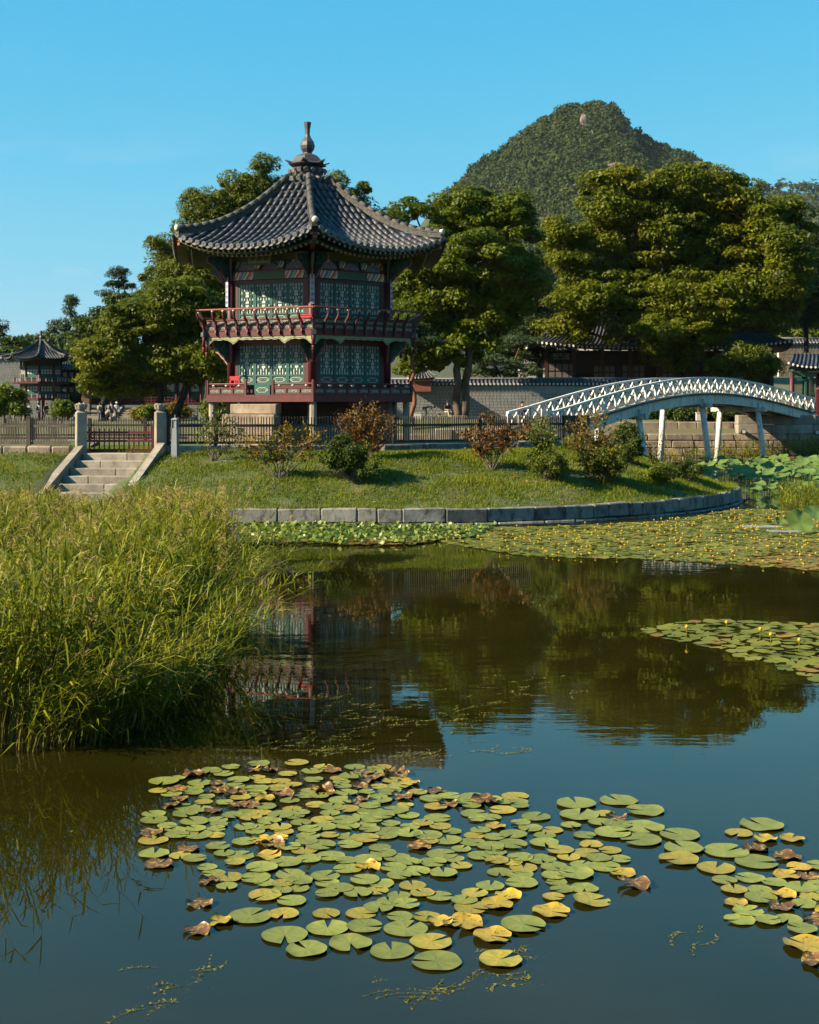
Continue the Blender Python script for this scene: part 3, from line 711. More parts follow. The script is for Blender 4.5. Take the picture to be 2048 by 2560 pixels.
# carved balusters and balcony railing
def carved_baluster():
    prof = [(0, 0), (.02, .10), (-.02, .2), (.03, .32), (.02, .42), (.10, .55), (.20, .66), (.27, .78), (.30, .90)]
    b = MB(); L = [(-x - .055 + (.02 if i % 2 else 0), z) for i, (x, z) in enumerate(prof)]; Rr_ = [(-x + .055 - .02 * (i % 2), z) for i, (x, z) in enumerate(prof)]
    L[-1] = (-.30 - .02, .9); Rr_[-1] = (-.30 + .02, .9); L[-2] = (-.27 - .03, .78); Rr_[-2] = (-.27 + .03, .78)
    for i in range(len(prof) - 1):
        b.prism([(-.028, L[i][0], L[i][1]), (-.028, Rr_[i][0], Rr_[i][1]), (-.028, Rr_[i + 1][0], Rr_[i + 1][1]), (-.028, L[i + 1][0], L[i + 1][1])], (.056, 0, 0), 0)
    for i in range(len(prof) - 1):      # painted edge line
        b.bar((0, L[i][0] - .006, L[i][1]), (0, L[i + 1][0] - .006, L[i + 1][1]), .062, .012, 1)
    for z, y, r_ in ((.16, 0, .035), (.36, -.02, .04), (.55, -.09, .035)):
        for sx in (-.033, .033):
            for j in range(8):
                a0, a1 = j * math.pi / 4, (j + 1) * math.pi / 4
                b.bar((sx, y + r_ * math.cos(a0), z + r_ * math.sin(a0)), (sx, y + r_ * math.cos(a1), z + r_ * math.sin(a1)), .012, .012, 2)
    return b.mesh('baluster', [M['red_post'], M['red_dark'], M['teal_dark']])
bal_me = carved_baluster()
cap = MB(); cap.lathe([(.018, 0), (.05, .03), (.068, .065), (.05, .085)], (0, 0, 0), 8); cap_me = cap.mesh('lotus_cap', M['plaster'], True)
aR = 5.15 * C60
for k in range(6):
    n, t = fnt(k); aU = RU * C60; Lf = 2 * aU * T30
    nb_ = 9
    for i in range(nb_):
        w = (i + 1) * Lf / (nb_ + 1) - Lf / 2
        bl = inst('baluster', bal_me, frame(FP(k, aU + .05, w, 6.47), t), pav)
        inst('lotus_cap', cap_me, Matrix.Translation(FP(k, aR - .02, w, 7.36)), bl)
    inst('baluster', bal_me, frame(VP(k, RU + .07, 6.47), vdir(k).cross(Vector((0, 0, 1))) * -1) @ Matrix.Scale(1.15, 4, (0, 1, 0)), pav)
    b = MB(); b.tube([FP(k, aR, -aR * T30 - .06, 7.47), FP(k, aR, aR * T30 + .06, 7.47)], .04, 8); b.build('handrail', mat('rail_red', (.30, .075, .045), (.2, .05, .03), 3) if 'rail_red' not in bpy.data.materials else bpy.data.materials['rail_red'], pav)
    for j, z in enumerate((6.655, 6.865, 7.075)):
        b = MB(); fbox(b, k, aU - .02, 0, z, Lf - .06, .07, .045 if j < 2 else .05); b.build('rail_strip', M['red_dark'], pav)
    for j, z in enumerate((6.76, 6.965)):
        for i in range(nb_ + 1):
            w = (i + .5) * Lf / (nb_ + 1) - Lf / 2
            b = MB(); fbox(b, k, aU - .03, w, z, Lf / (nb_ + 1) - .06, .03, .17); pl = b.build('rail_panel', M['panel_grey'], pav)
            if k in (5, 0): inst('scrollwork', scr_me, frame(FP(k, aU - .008, w, z), t) @ Matrix.Scale(.85, 4), pl)
    # hanging corner post with a turned drop
    b = MB(); b.tube([VP(k, RU + .10, 6.62), VP(k, RU + .10, 6.0)], .06, 8); b.lathe([(.03, -.22), (.085, -.15), (.06, -.06), (.09, 0)], VP(k, RU + .10, 6.0), 8); b.build('hanging_post', M['red_dark'], pav, smooth=True)
    b = MB(); n2 = vdir(k)
    b.box(VP(k, RU + .09, 6.52), (.20, .20, .17), rz=R(PHI + 60 * k)); b.build('corner_plate', M['panel_grey'], pav)
# lower railing
for k in range(6):
    n, t = fnt(k); a = RL * C60 - .03; Lf = 2 * a * T30
    gaps = [(-Lf / 2, Lf / 2)] if k != 5 else [(-Lf / 2, -.62), (.60, Lf / 2)]
    for (w0, w1) in gaps:
        nb_ = max(2, int(round((w1 - w0) / .52)))
        for z, hh, mm in ((4.15, .05, 'red_dark'), (4.38, .045, 'red_dark')):
            b = MB(); fbox(b, k, a, (w0 + w1) / 2, z, w1 - w0 - .08, .06, hh); b.build('rail_strip', M[mm], pav)
        b = MB(); b.tube([FP(k, a, w0, 4.545), FP(k, a, w1, 4.545)], .036, 8); b.build('handrail', M['red_dark'], pav)
        for i in range(nb_ + 1):
            w = w0 + (w1 - w0) * i / nb_
            end = (i in (0, nb_))
            b = MB(); fbox(b, k, a + .004, w, 4.40 if end else 4.265, .10 if end else .05, .10 if end else .066, .60 if end else .20); b.build('rail_post', M['red_dark'], pav)
            if i < nb_:
                wc = w + (w1 - w0) / nb_ / 2
                b = MB(); fbox(b, k, a - .005, wc, 4.265, (w1 - w0) / nb_ - .07, .02, .17); pl = b.build('rail_panel', M['panel_grey'], pav)
                if k in (5, 0): inst('scrollwork', scr_me, frame(FP(k, a + .01, wc, 4.265), t) @ Matrix.Scale(.85, 4), pl)
                inst('lotus_cap', cap_me, Matrix.Translation(FP(k, a, wc, 4.425)) , pav)
# frieze: painted beams, arched boards, purlins
banded = bpy.data.materials.new('dancheong_bands'); banded.use_nodes = True; nt = banded.node_tree; bs = nt.nodes['Principled BSDF']; bs.inputs['Roughness'].default_value = .6
tc = _n(nt, 'ShaderNodeTexCoord'); wv = _n(nt, 'ShaderNodeTexWave'); wv.wave_type = 'BANDS'; wv.bands_direction = 'X'; wv.inputs['Scale'].default_value = .62; wv.inputs['Distortion'].default_value = 5.5; wv.inputs['Detail'].default_value = 0; wv.inputs['Detail Scale'].default_value = 2.2; wv.wave_profile = 'SAW'
rpb = ramp(nt, [(0, (.04, .20, .14)), (.16, (.60, .55, .44)), (.26, (.34, .045, .04)), (.40, (.50, .20, .06)), (.52, (.60, .55, .44)), (.60, (.07, .13, .40)), (.76, (.03, .12, .09)), (.88, (.48, .24, .2))], 'CONSTANT')
nt.links.new(tc.outputs['Object'], wv.inputs['Vector']); nt.links.new(wv.outputs['Fac'], rpb.inputs[0]); nt.links.new(rpb.outputs[0], bs.inputs['Base Color'])
blue_fl = mat('blue_floral', (.10, .13, .36), (.40, .37, .40), 14, .6, 0, None, .05, .3)
def fobj(name, k, a, w, z, sw, sd, sh, m, parent=None):
    n, t = fnt(k); b = MB(); b.box((0, 0, 0), (sw, sd, sh)); return inst(name, b.mesh(name, m), frame(FP(k, a, w, z), t), parent or pav)
for k in range(6):
    fobj('frieze_beam', k, AP + .03, 0, 8.875, 3.36, .22, .32, M['green_paint'])
    for sx in (-1, 1): fobj('painted_beam_end', k, AP + .15, sx * 1.13, 8.875, .82, .03, .30, banded)
    fobj('tie_beam', k, AP + .03, 0, 9.065, 3.40, .28, .06, M['red_dark'])
    fobj('purlin', k, AP + .05, 0, 9.62, 3.46, .24, .26, M['olive'])
    fobj('upper_board', k, AP - .02, 0, 9.30, 3.40, .10, .38, M['green_paint'])
    for w in (-1.06, 0, 1.06):      # arched floral board
        pts_ = [(-.36, -.13)] + [(.36 * -math.cos(math.pi * j / 10), -.12 + .25 * math.sin(math.pi * j / 10)) for j in range(11)] + [(.36, -.13)]
        n, t = fnt(k); b = MB(); b.prism([FP(k, AP + .05, w + x, 9.24 + z) for x, z in pts_], n * .03); b.build('floral_board', blue_fl, pav)
    for w in (-.53, .53):           # small carved supports between
        fobj('carved_support', k, AP + .10, w, 9.27, .20, .16, .34, M['teal_dark'])
        o = fobj('painted_support_face', k, AP + .19, w, 9.29, .30, .02, .26, banded)
    for sx in (-1, 1): fobj('painted_board_end', k, AP + .05, sx * 1.25, 9.34, .62, .03, .26, banded)
# carved scroll brackets on the posts
def spiral(b, c, r, ph, turns, ax, az, rad, mi, s=1):
    pts_ = []
    for j in range(15):
        q = j / 14; a = ph + s * turns * 2 * math.pi * q; rr_ = r * (1 - .82 * q)
        pts_.append(c + ax * rr_ * math.cos(a) + az * rr_ * math.sin(a))
    b.tube(pts_, rad, 5, mi)
def bracket(name, k, base_r, z0, hgt, reach):
    d_ = vdir(k); up = Vector((0, 0, 1)); s_ = up.cross(d_)
    for ang, rc in ((0, reach), (60, reach * .62), (-60, reach * .62)):
        dd = Matrix.Rotation(R(ang), 3, 'Z') @ d_; o_ = VP(k, base_r, z0) + dd * .12; sd = up.cross(dd)
        b = MB(); prof = [(0, 0), (.10, .05), (.22, .16), (.30, .30), (.52, .42), (.66, .60), (.95, .74), (1, .92), (.9, 1), (0, 1)]
        b.prism([o_ - sd * .03 + dd * x * rc + up * z * hgt for x, z in prof], sd * .06, 0)
        br = b.build(name, [M['teal_dark']], pav)
        e = MB()
        for i in range(8): 
            (x0, q0), (x1, q1) = prof[i], prof[i + 1]
            e.bar(o_ + dd * (x0 * rc + .012) + up * (q0 * hgt - .01), o_ + dd * (x1 * rc + .012) + up * (q1 * hgt - .01), .075, .025, 0, up=sd)
        for x, z, r_, ph in ((.18, .55, .14, 0), (.42, .66, .13, 2), (.70, .86, .11, 4), (.30, .85, .10, 1)):
            for sg in (-1, 1): spiral(e, o_ + dd * x * rc + up * z * hgt + sd * .04 * sg, r_ * hgt, ph, 1.5, dd, up, .014, 1 if sg > 0 else 1)
        e.build('carved_scroll', [dan_p, dan_g], br)
for k in range(6):
    bracket('bracket', k, RP, 8.72, .92, .95); bracket('lower_bracket', k, RP, 5.45, .8, .70)
    for i_, (r_, z0, z1) in enumerate(((RP + .42, 8.95, 9.6),)):
        b = MB(); b.tube([VP(k, r_, z0), VP(k, r_, z1)], .045, 8); b.build('bracket_peg', M['red_dark'], pav, smooth=True)
# board over the left face and the couplet boards on the posts
def text_mesh(s, size, m, vertical=False):
    c = bpy.data.curves.new('txt', 'FONT'); c.body = s; c.size = size; c.align_x = 'CENTER'; c.align_y = 'CENTER'; c.extrude = .003; c.resolution_u = 2
    o = bpy.data.objects.new('txt', c); tmp_scene.collection.objects.link(o); vl = tmp_scene.view_layers[0]; vl.update(); dg = vl.depsgraph; me = bpy.data.meshes.new_from_object(o.evaluated_get(dg))
    bpy.data.objects.remove(o); bpy.data.curves.remove(c); me.materials.clear(); me.materials.append(m); return me
n, t = fnt(-1)
mwb = frame(FP(-1, AP + .72, -.12, 9.46), t) @ Matrix.Rotation(R(-14), 4, 'X')
b = MB(); b.box((0, 0, 0), (1.0, .05, .40)); sb = inst('name_board', b.mesh('name_board', M['board_cream']), mwb, pav)
b = MB()
for x0, x1, z in ((-.56, .56, .215), (-.56, .56, -.215)): b.bar((x0, -.01, z), (x1, -.01, z), .08, .05)
for x in (-.53, .53): b.bar((x, -.01, -.2), (x, -.01, .2), .08, .06)
inst('board_frame', b.mesh('board_frame', M['olive']), mwb, sb)
for i, ch in enumerate('亭遠香'):
    inst('character', text_mesh(ch, .27, M['ink']), mwb @ Matrix.Translation(((i - 1) * .31, -.029, 0)) @ Matrix.Rotation(R(90), 4, 'X'), sb)
cp = MB(); cp.box((0, 0, 0), (.18, .03, 1.16)); cp_me = cp.mesh('couplet_board', M['white_board'])
chars = [text_mesh(ch, .15, M['ink_blue']) for ch in '玉池水潭興']
for k in range(6):
    d_ = vdir(k); mw = frame(VP(k, RP + .18, 8.26), Vector((0, 0, 1)).cross(d_) * 1.0)
    mw = frame(VP(k, RP + .18, 8.26), d_.cross(Vector((0, 0, 1))) * -1)
    cb = inst('couplet_board', cp_me, mw, pav)
    for i, cm in enumerate(chars): inst('character', cm, mw @ Matrix.Translation((0, -.018, .44 - .22 * i)) @ Matrix.Rotation(R(90), 4, 'X'), cb)
    b = MB(); b.box((0, .004, 0), (.205, .02, 1.19)); inst('board_edge', b.mesh('board_edge', M['ink_blue']), mw, cb)

# roof
rf = PolyRoof(PC, 6, PHI, 6.25, .80, 13.08, 9.80, .66)
roof = roof_sheet(rf, 'roof', pav, -.06, M['tile_pan'])
roof_sheet(rf, 'soffit', roof, -.30, M['olive'], 2.9, 5.28)
TS, TL, TR = .305, .40, .088
tile_me = half_tile(TR, TL * 1.06, M['tile'], 'pav')
disc = MB(); disc.lathe([(.0, -.012), (.098, -.012), (.105, .012), (.085, .02), (.0, .014)], (0, 0, 0), 12); disc_me = disc.mesh('eave_end_tile', M['tile_end'])
tongue = MB(); tp = [(-.12, .03)] + [(.135 * math.cos(math.pi + math.pi * j / 8), .02 + .13 * math.sin(math.pi + math.pi * j / 8) * 1.0) for j in range(9)] + [(.12, .03)]
tp += [(.10 * math.cos(-math.pi * j / 6), .035 - .045 * abs(math.sin(-math.pi * j / 6))) for j in range(7)]
tongue.prism([(x, 0, z) for x, z in tp], (0, .025, 0)); ton_me = tongue.mesh('drip_tile', M['tile_end'])
spots = []
for k in range(6):
    n, t = fnt(k); half = rf.a1 * rf.tan; nr = int(half * 2 / TS)
    for i in range(nr):
        w = (i - (nr - 1) / 2) * TS
        a_hi = rf.a1 + .02; a_lo = max(rf.a0 + .15, (abs(w) + .16) / rf.tan)
        a = a_hi
        while a - TL * .9 > a_lo - .12:
            p0, p1 = rf.p(k, a, w, -.015), rf.p(k, a - TL, w, -.015); x = p0 - p1; ax = x.normalized()
            y = t - ax * t.dot(ax); y.normalize(); z = ax.cross(y)
            if z.z < 0: y = -y; z = -z
            sc = random.uniform(-.012, .012)
            spots.append(((0 if k in (5, 0) else 1, (p0 + p1).length if k not in (5, 0) else p0.y), Matrix.Translation((p0 + p1) / 2 + t * sc) @ Matrix((ax, y, z)).transposed().to_4x4()))
            a -= TL * x.length ** 0 * .93
        p0 = rf.p(k, a_hi, w, .02); p1 = rf.p(k, a_hi - .3, w, .02); ax = (p0 - p1).normalized(); y = t; z = ax.cross(y).normalized()
        inst('eave_end_tile', disc_me, Matrix.Translation(p0 + ax * .02) @ Matrix((y, z, ax)).transposed().to_4x4(), roof)
        if i < nr - 1:
            wm_ = w + TS / 2; pe = rf.p(k, a_hi - .03, wm_, -.03); slope = (rf.p(k, a_hi, wm_ + .15) - rf.p(k, a_hi, wm_ - .15)).normalized()
            inst('drip_tile', ton_me, frame(pe, slope, Vector((0, 0, 1)) + n * -.25), roof)
spots.sort(key=lambda q: q[0])
for _, mw in spots[:300]: inst('cover_tile', tile_me, mw, roof)
bm = bmesh.new(); tmp = []
tv = np.array([v.co[:] for v in tile_me.vertices]); tf = [list(p.vertices) for p in tile_me.polygons]
b = MB()
for _, mw in spots[300:]:
    m4 = np.array(mw); vv = tv @ m4[:3, :3].T + m4[:3, 3]; b.add(vv.tolist(), tf)
bm.free(); ro = b.build('cover_tiles', M['tile'], roof, smooth=True); ro['kind'] = 'stuff'
# hip ridges
rt_me = half_tile(.115, .42, M['ridge'], 'ridge')
for k in range(6):
    d_ = vdir(k); pts_ = []
    for j in range(26):
        q = j / 25; a = rf.a0 + .05 + (rf.a1 - .22 - rf.a0) * q; w = a * rf.tan; pp = rf.p(k, a, -w, 0); pts_.append(pp)
    for lay, (h0, h1, wd) in enumerate(((-.04, .075, .25), (.075, .15, .21), (.15, .22, .25))):
        b = MB()
        for j in range(25):
            p0, p1 = pts_[j], pts_[j + 1]; sh = Vector((0, 0, (h0 + h1) / 2)); b.bar(p0 + sh, p1 + sh + (p1 - p0) * (-.06 if (j + lay) % 2 else .02), wd + (.012 if (j + lay) % 2 else 0), h1 - h0 - .008)
        b.build('ridge_course', M['ridge'], roof)
    L = sum((pts_[j + 1] - pts_[j]).length for j in range(25)); nt_ = int(L / .40)
    for j in range(nt_):
        q = (j + .5) / nt_ * 25; i0 = min(24, int(q)); p = pts_[i0].lerp(pts_[i0 + 1], q - i0) + Vector((0, 0, .22)); ax = (pts_[i0 + 1] - pts_[i0]).normalized(); y = Vector((0, 0, 1)).cross(ax).normalized(); z = ax.cross(y)
        inst('ridge_tile', rt_me, Matrix.Translation(p) @ Matrix((ax, y, z)).transposed().to_4x4(), roof)
    e = pts_[-1]; ax = (pts_[-1] - pts_[-3]).normalized()
    b = MB(); b.tube([e + ax * -.05 + Vector((0, 0, .2)), e + ax * .06 + Vector((0, 0, .21)), e + ax * .10 + Vector((0, 0, .21))], [.13, .13, .07], 10); b.build('ridge_end', M['plaster'], roof, smooth=True)
    # corner rafter below
    b = MB(); b.bar(VP(k, RP, 9.95), VP(k, 6.0, rf.z(rf.a1 * .97, rf.a1 * .97 * rf.tan) - .36), .17, .24, 0); b.bar(VP(k, 5.6, rf.z(rf.a1 * .92, rf.a1 * .92 * rf.tan) - .55), VP(k, 5.0, rf.z(4.4, 4.4 * rf.tan) - .62), .16, .2, 1); b.build('corner_rafter', [M['orange'], M['teal_dark']], roof)
# rafters, fanned towards the corners
nra = 25
for k in range(6):
    n, t = fnt(k)
    b1 = MB(); prev = None
    for i in range(nra):
        u = (i + .5) / nra * 2 - 1
        a1_, a0_ = 4.72, 3.15
        w1 = u * a1_ * rf.tan * .985; w0 = u * a0_ * rf.tan * .93
        e = rf.p(k, a1_, w1, -.56); s0 = FP(k, a0_, w0, 10.06)
        b = MB(); b.tube([s0, e], .055, 7, 0, cap=False); ax = (e - s0).normalized(); b.tube([e - ax * .002, e + ax * .012], .055, 7, 1); b.tube([e + ax * .012, e + ax * .016], .026, 6, 2)
        b.build('rafter', [M['olive'], M['cream'], dan_r], roof, smooth=False)
        a2_, a3_ = 5.22, 4.35
        w2 = u * a2_ * rf.tan * .99; w3 = u * a3_ * rf.tan * .975
        e2 = rf.p(k, a2_, w2, -.235); s2 = rf.p(k, a3_, w3, -.36)
        b = MB(); b.bar(s2, e2, .07, .085, 0 if i % 2 else 3); ax = (e2 - s2).normalized(); b.bar(e2 + ax * .001, e2 + ax * .012, .072, .087, 1)
        b.build('flying_rafter', [M['orange'], dan_w, dan_b, M['green_paint']], roof)
    for a_, dz, m_, hh in ((4.70, -.475, 'teal_dark', .07), (5.24, -.15, 'teal_dark', .08), (5.30, -.10, 'red_dark', .05)):
        b = MB(); N_ = 16
        for j in range(N_):
            u0, u1 = -1 + 2 * j / N_, -1 + 2 * (j + 1) / N_
            b.bar(rf.p(k, a_, u0 * a_ * rf.tan, dz), rf.p(k, a_, u1 * a_ * rf.tan, dz), .07, hh)
        b.build('eave_batten', M[m_], roof)
# crown of the roof: two rings of tiles and a clay finial
for z, r_, nn in ((13.02, .92, 20), (13.42, .70, 16)):
    b = MB(); b.lathe([(r_ * .9, -.12), (r_ * .92, .10), (r_ * .72, .30), (r_ * .6, .34)], (PC[0], PC[1], z), 12); b.build('crown_ring', M['ridge'], roof)
    for j in range(nn):
        a = 2 * math.pi * j / nn; d_ = Vector((math.cos(a), math.sin(a), 0)); p = CV + d_ * r_ + Vector((0, 0, z + .10))
        ax = (d_ + Vector((0, 0, -.45))).normalized(); y = Vector((0, 0, 1)).cross(ax).normalized(); zz = ax.cross(y)
        inst('crown_tile', tile_me, Matrix.Translation(p - ax * .12) @ Matrix((ax, y, zz)).transposed().to_4x4() @ Matrix.Scale(.9, 4), roof)
        inst('crown_end_tile', disc_me, Matrix.Translation(p + ax * .09) @ Matrix((y, zz, ax)).transposed().to_4x4(), roof)
b = MB(); b.lathe([(.70, 0), (.86, .06), (.72, .14), (.66, .22), (.52, .40), (.30, .50), (.20, .54)], (PC[0], PC[1], 13.72), 6, phase=.4); fin = b.build('finial_base', M['finial'], roof)
for j in range(6):
    a = .4 + math.pi / 3 * j; b = MB(); d_ = Vector((math.cos(a), math.sin(a), 0)); p = CV + Vector((0, 0, 13.8)); sd = Vector((0, 0, 1)).cross(d_)
    b.prism([p + d_ * .70 - sd * .16, p + d_ * .70 + sd * .16, p + d_ * .98 + Vector((0, 0, .10))], (0, 0, .05)); b.build('petal', M['finial'], fin)
b = MB(); b.lathe([(.20, 0), (.18, .05), (.28, .20), (.31, .34), (.27, .50), (.15, .68), (.095, .82), (.11, 1.05), (.15, 1.27), (.16, 1.33), (.12, 1.33)], (PC[0], PC[1], 14.24), 8); b.build('finial', M['finial'], roof)
# red box on the upper balcony, red chair on the lower one
o = MB(); o.box((0, 0, .18), (.62, .3, .36)); o.box((0, 0, .375), (.66, .34, .03)); box = inst('fire_hose_box', o.mesh('fire_hose_box', M['red_bright']), frame(FP(-1, 3.75, 2.0 - .12, 6.83), fnt(-1)[1])); tag(box, 'small bright red box behind the upper balcony railing', 'box')
# ------------------------------------------------------------------ picket fence with stone kerb, gate and steps
def pline(pts, u):
    L = [0]
    for i in range(len(pts) - 1): L.append(L[-1] + (pts[i + 1] - pts[i]).length)
    u = max(0, min(L[-1], u)); i = max(0, min(len(pts) - 2, int(np.searchsorted(L, u) - 1)))
    return pts[i].lerp(pts[i + 1], (u - L[i]) / (L[i + 1] - L[i])), (pts[i + 1] - pts[i]).normalized(), L[-1]
def fpt(px, d): return Vector((xat(px, d), d, 0))
pk = MB(); pk.box((0, 0, .47), (.034, .034, .94)); pk.add([(-.017, -.017, .94), (.017, -.017, .94), (.017, .017, .94), (-.017, .017, .94), (0, 0, .985)], [(0, 1, 4), (1, 2, 4), (2, 3, 4), (3, 0, 4)])
def picket_fence(label, pts, z, mm, step, post_every, posts=None):
    root = empty('picket_fence', (pts[0].x, pts[0].y, z), label, 'fence'); m = M[mm]; pm = pk.mesh('picket', m); L = pline(pts, 0)[2]
    u = step
    while u < L - step * .5:
        p, t, _ = pline(pts, u); inst('picket', pm, frame(p + Vector((0, 0, z + .06)), t) @ Matrix.Rotation(random.uniform(-.012, .012), 4, 'Y') @ Matrix.Scale(random.uniform(.985, 1.01), 4, (0, 0, 1)), root); u += step
    us = posts if posts is not None else list(np.arange(0, L + .01, post_every))
    for u in us:
        p, t, _ = pline(pts, u); b = MB(); b.box((0, 0, .5), (.13, .13, 1.0)); b.box((0, 0, 1.01), (.15, .15, .03)); inst('fence_post', b.mesh('fence_post', m), frame(p + Vector((0, 0, z)), t), root)
    for zz, hh in ((.10, .09), (.70, .085)):
        for i in range(len(pts) - 1):
            b = MB(); b.bar(pts[i] + Vector((0, 0, z + zz)), pts[i + 1] + Vector((0, 0, z + zz)), .06, hh); b.build('rail', m, root)
    return root
FZ = 2.27
fr_pts = [fpt(421, 47.9), fpt(640, 48.5), fpt(1000, 50.0), fpt(1411, 54.6)]
_L = pline(fr_pts, 0)[2]
def u_at(px):
    best = min(np.arange(0, _L, .05), key=lambda u: abs(CX + F_PX * pline(fr_pts, u)[0].x / pline(fr_pts, u)[0].y - px)); return float(best)
picket_fence('long dark picket fence in front of the pavilion, right of the gate', fr_pts, FZ, 'fence_wood', .102, 3, [0, u_at(540), u_at(762), u_at(985), u_at(1200), _L])
picket_fence('picket fence with sunlight painted in as lighter brown at the left edge, left of the stone gate post', [fpt(-40, 47.7), fpt(176, 47.7)], FZ, 'fence_lit', .10, 3, [0, 1.57])
picket_fence('dark picket fence on the far side of the lawn seen through the gate', [fpt(-60, 63), fpt(470, 63.5)], 2.10, 'fence_wood', .115, 2.6)
picket_fence('short dark fence returning from the corner towards the bridge', [fpt(1411, 54.6), fpt(1475, 57.6)], FZ, 'fence_wood', .10, 9, [1.2])
kerb = empty('fence_kerb', (fr_pts[0].x, fr_pts[0].y, FZ - .36), 'row of long granite kerb stones under the picket fence right of the gate', 'kerb')
rr = random.Random(2); u = -.25
kp = [fpt(404, 47.8)] + fr_pts[1:]; KL = pline(kp, 0)[2]; u = 0; i = 0
while u < KL - .3:
    l = min(rr.choice([1.5, 1.8, 2.1]), KL - u); p, t, _ = pline(kp, u + l / 2)
    inst('kerb_stone', stone_mesh(l - .02, .42, .46, M['granite_grey'] if i > 1 else M['granite'], 80 + i % 6, .035, .01), frame(p + Vector((0, 0, FZ - .235)), t), kerb); u += l; i += 1  # shade on this kerb put into the colour: grey stones, warm near the gate
kerb2 = empty('fence_kerb', (xat(0, 47.6), 47.6, FZ - .36), 'granite kerb stones, tan put in for sunlight, under the fence left of the stone gate post', 'kerb')
x = xat(-50, 47.6)
while x < xat(178, 47.6) - .2:
    l = min(rr.choice([.85, 1.0]), xat(180, 47.6) - x); inst('kerb_stone', stone_mesh(l - .02, .45, .44, M['granite_tan'], 90 + int(x * 7) % 5, .05, .012), Matrix.Translation((x + l / 2, 47.6, FZ - .22)), kerb2); x += l  # sunlight on this kerb put into the colour as a tan tone
# stone gate posts with lotus bud caps
def gate_post(px, d, label, ht):
    X = xat(px, d); root = empty('stone_gate_post', (X, d, 1.9), label, 'gate post', 'stone posts of the island gate')
    inst('shaft', stone_mesh(.37, .37, 1.62, M['granite'], 100 + int(px) % 3, .03, .008), Matrix.Translation((X, d, 1.95 + .81 - .1)) @ Matrix.Rotation(.35, 4, 'Z'), root)
    b = MB(); z0 = 3.47
    b.lathe([(.15, 0), (.135, .05), (.165, .09), (.185, .16), (.19, .26), (.175, .28), (.16, .285)], (X, d, z0), 10); b.build('neck', M['granite'], root, smooth=False)
    b = MB()
    for j in range(10):
        a = 2 * math.pi * j / 10; c_, s_ = math.cos(a), math.sin(a)
        b.prism([(X + .17 * c_ - .05 * s_, d + .17 * s_ + .05 * c_, z0 + .08), (X + .17 * c_ + .05 * s_, d + .17 * s_ - .05 * c_, z0 + .08), (X + .205 * c_ + .055 * s_, d + .205 * s_ - .055 * c_, z0 + .22), (X + .20 * c_, d + .20 * s_, z0 + .27), (X + .205 * c_ - .055 * s_, d + .205 * s_ + .055 * c_, z0 + .22)], (.012 * c_, .012 * s_, 0))
    b.build('petal_carving', M['granite'], root)
gate_post(203, 47.6, 'carved granite gate post at the left side of the red gate', 0); gate_post(401, 47.6, 'carved granite gate post at the right side of the red gate beside the grey lamp', 0)
# red gate
gr = empty('red_gate', (xat(300, 47.9), 47.9, 2.0), 'low dark red wooden barrier gate between the two stone posts', 'gate')
X0, X1, Y = xat(211, 47.9), xat(384, 47.9), 47.9
for X in (X0, X1): b = MB(); b.box((X, Y, 2.50), (.13, .12, .92)); b.build('gate_post', M['gate_red'], gr)
for z in (2.10, 2.44, 2.74): b = MB(); b.box(((X0 + X1) / 2, Y, z), (X1 - X0 - .13, .06, .075 if z > 2.2 else .12)); b.build('gate_rail', M['gate_red'], gr)
for i in range(13):
    x = X0 + (X1 - X0) * (i + 1) / 14; b = MB(); b.box((x, Y + .045, 2.46), (.042, .03, .80)); b.add([(x - .021, Y + .03, 2.86), (x + .021, Y + .03, 2.86), (x + .021, Y + .06, 2.86), (x - .021, Y + .06, 2.86), (x, Y + .045, 2.90)], [(0, 1, 4), (1, 2, 4), (2, 3, 4), (3, 0, 4)]); b.build('gate_bar', M['gate_red'], gr)
# stone steps
st = empty('stone_steps', (-10.4, 45.5, 1.0), 'pale granite steps climbing the slope to the red gate', 'steps')
sd = Vector((-.11, -1, 0)).normalized(); sx = Vector((1, -.11, 0)).normalized(); top = Vector((xat(300, 47.35), 47.35, 0))
for i in range(8):
    c = top + sd * (.60 * i); z = 2.03 - .235 * i
    for j, (o_, l) in enumerate(((-.45, 1.62), (.81, .9)) if i % 2 == 0 else ((.42, 1.62), (-.84, .9))):
        inst('step', stone_mesh(l - .012, .62, .26, M['granite'], 110 + (i * 2 + j) % 7, .022, .006), frame(c + sx * o_ + Vector((0, 0, z - .13)), sx), st)
for sg in (-1, 1):
    a = top + sx * sg * 1.42 + sd * -.25 + Vector((0, 0, 2.20)); b_ = top + sx * sg * 1.42 + sd * 4.7 + Vector((0, 0, .30))
    b = MB(); b.bar(a, b_, .26, .40); b.build('side_slab', M['granite'], st)
b = MB(); b.bar(top + Vector((0, 0, 1.6)) - sd * .1, top + sd * 4.6 + Vector((0, 0, -.2)), 2.7, .3); b.build('stair_core', M['granite'], st)
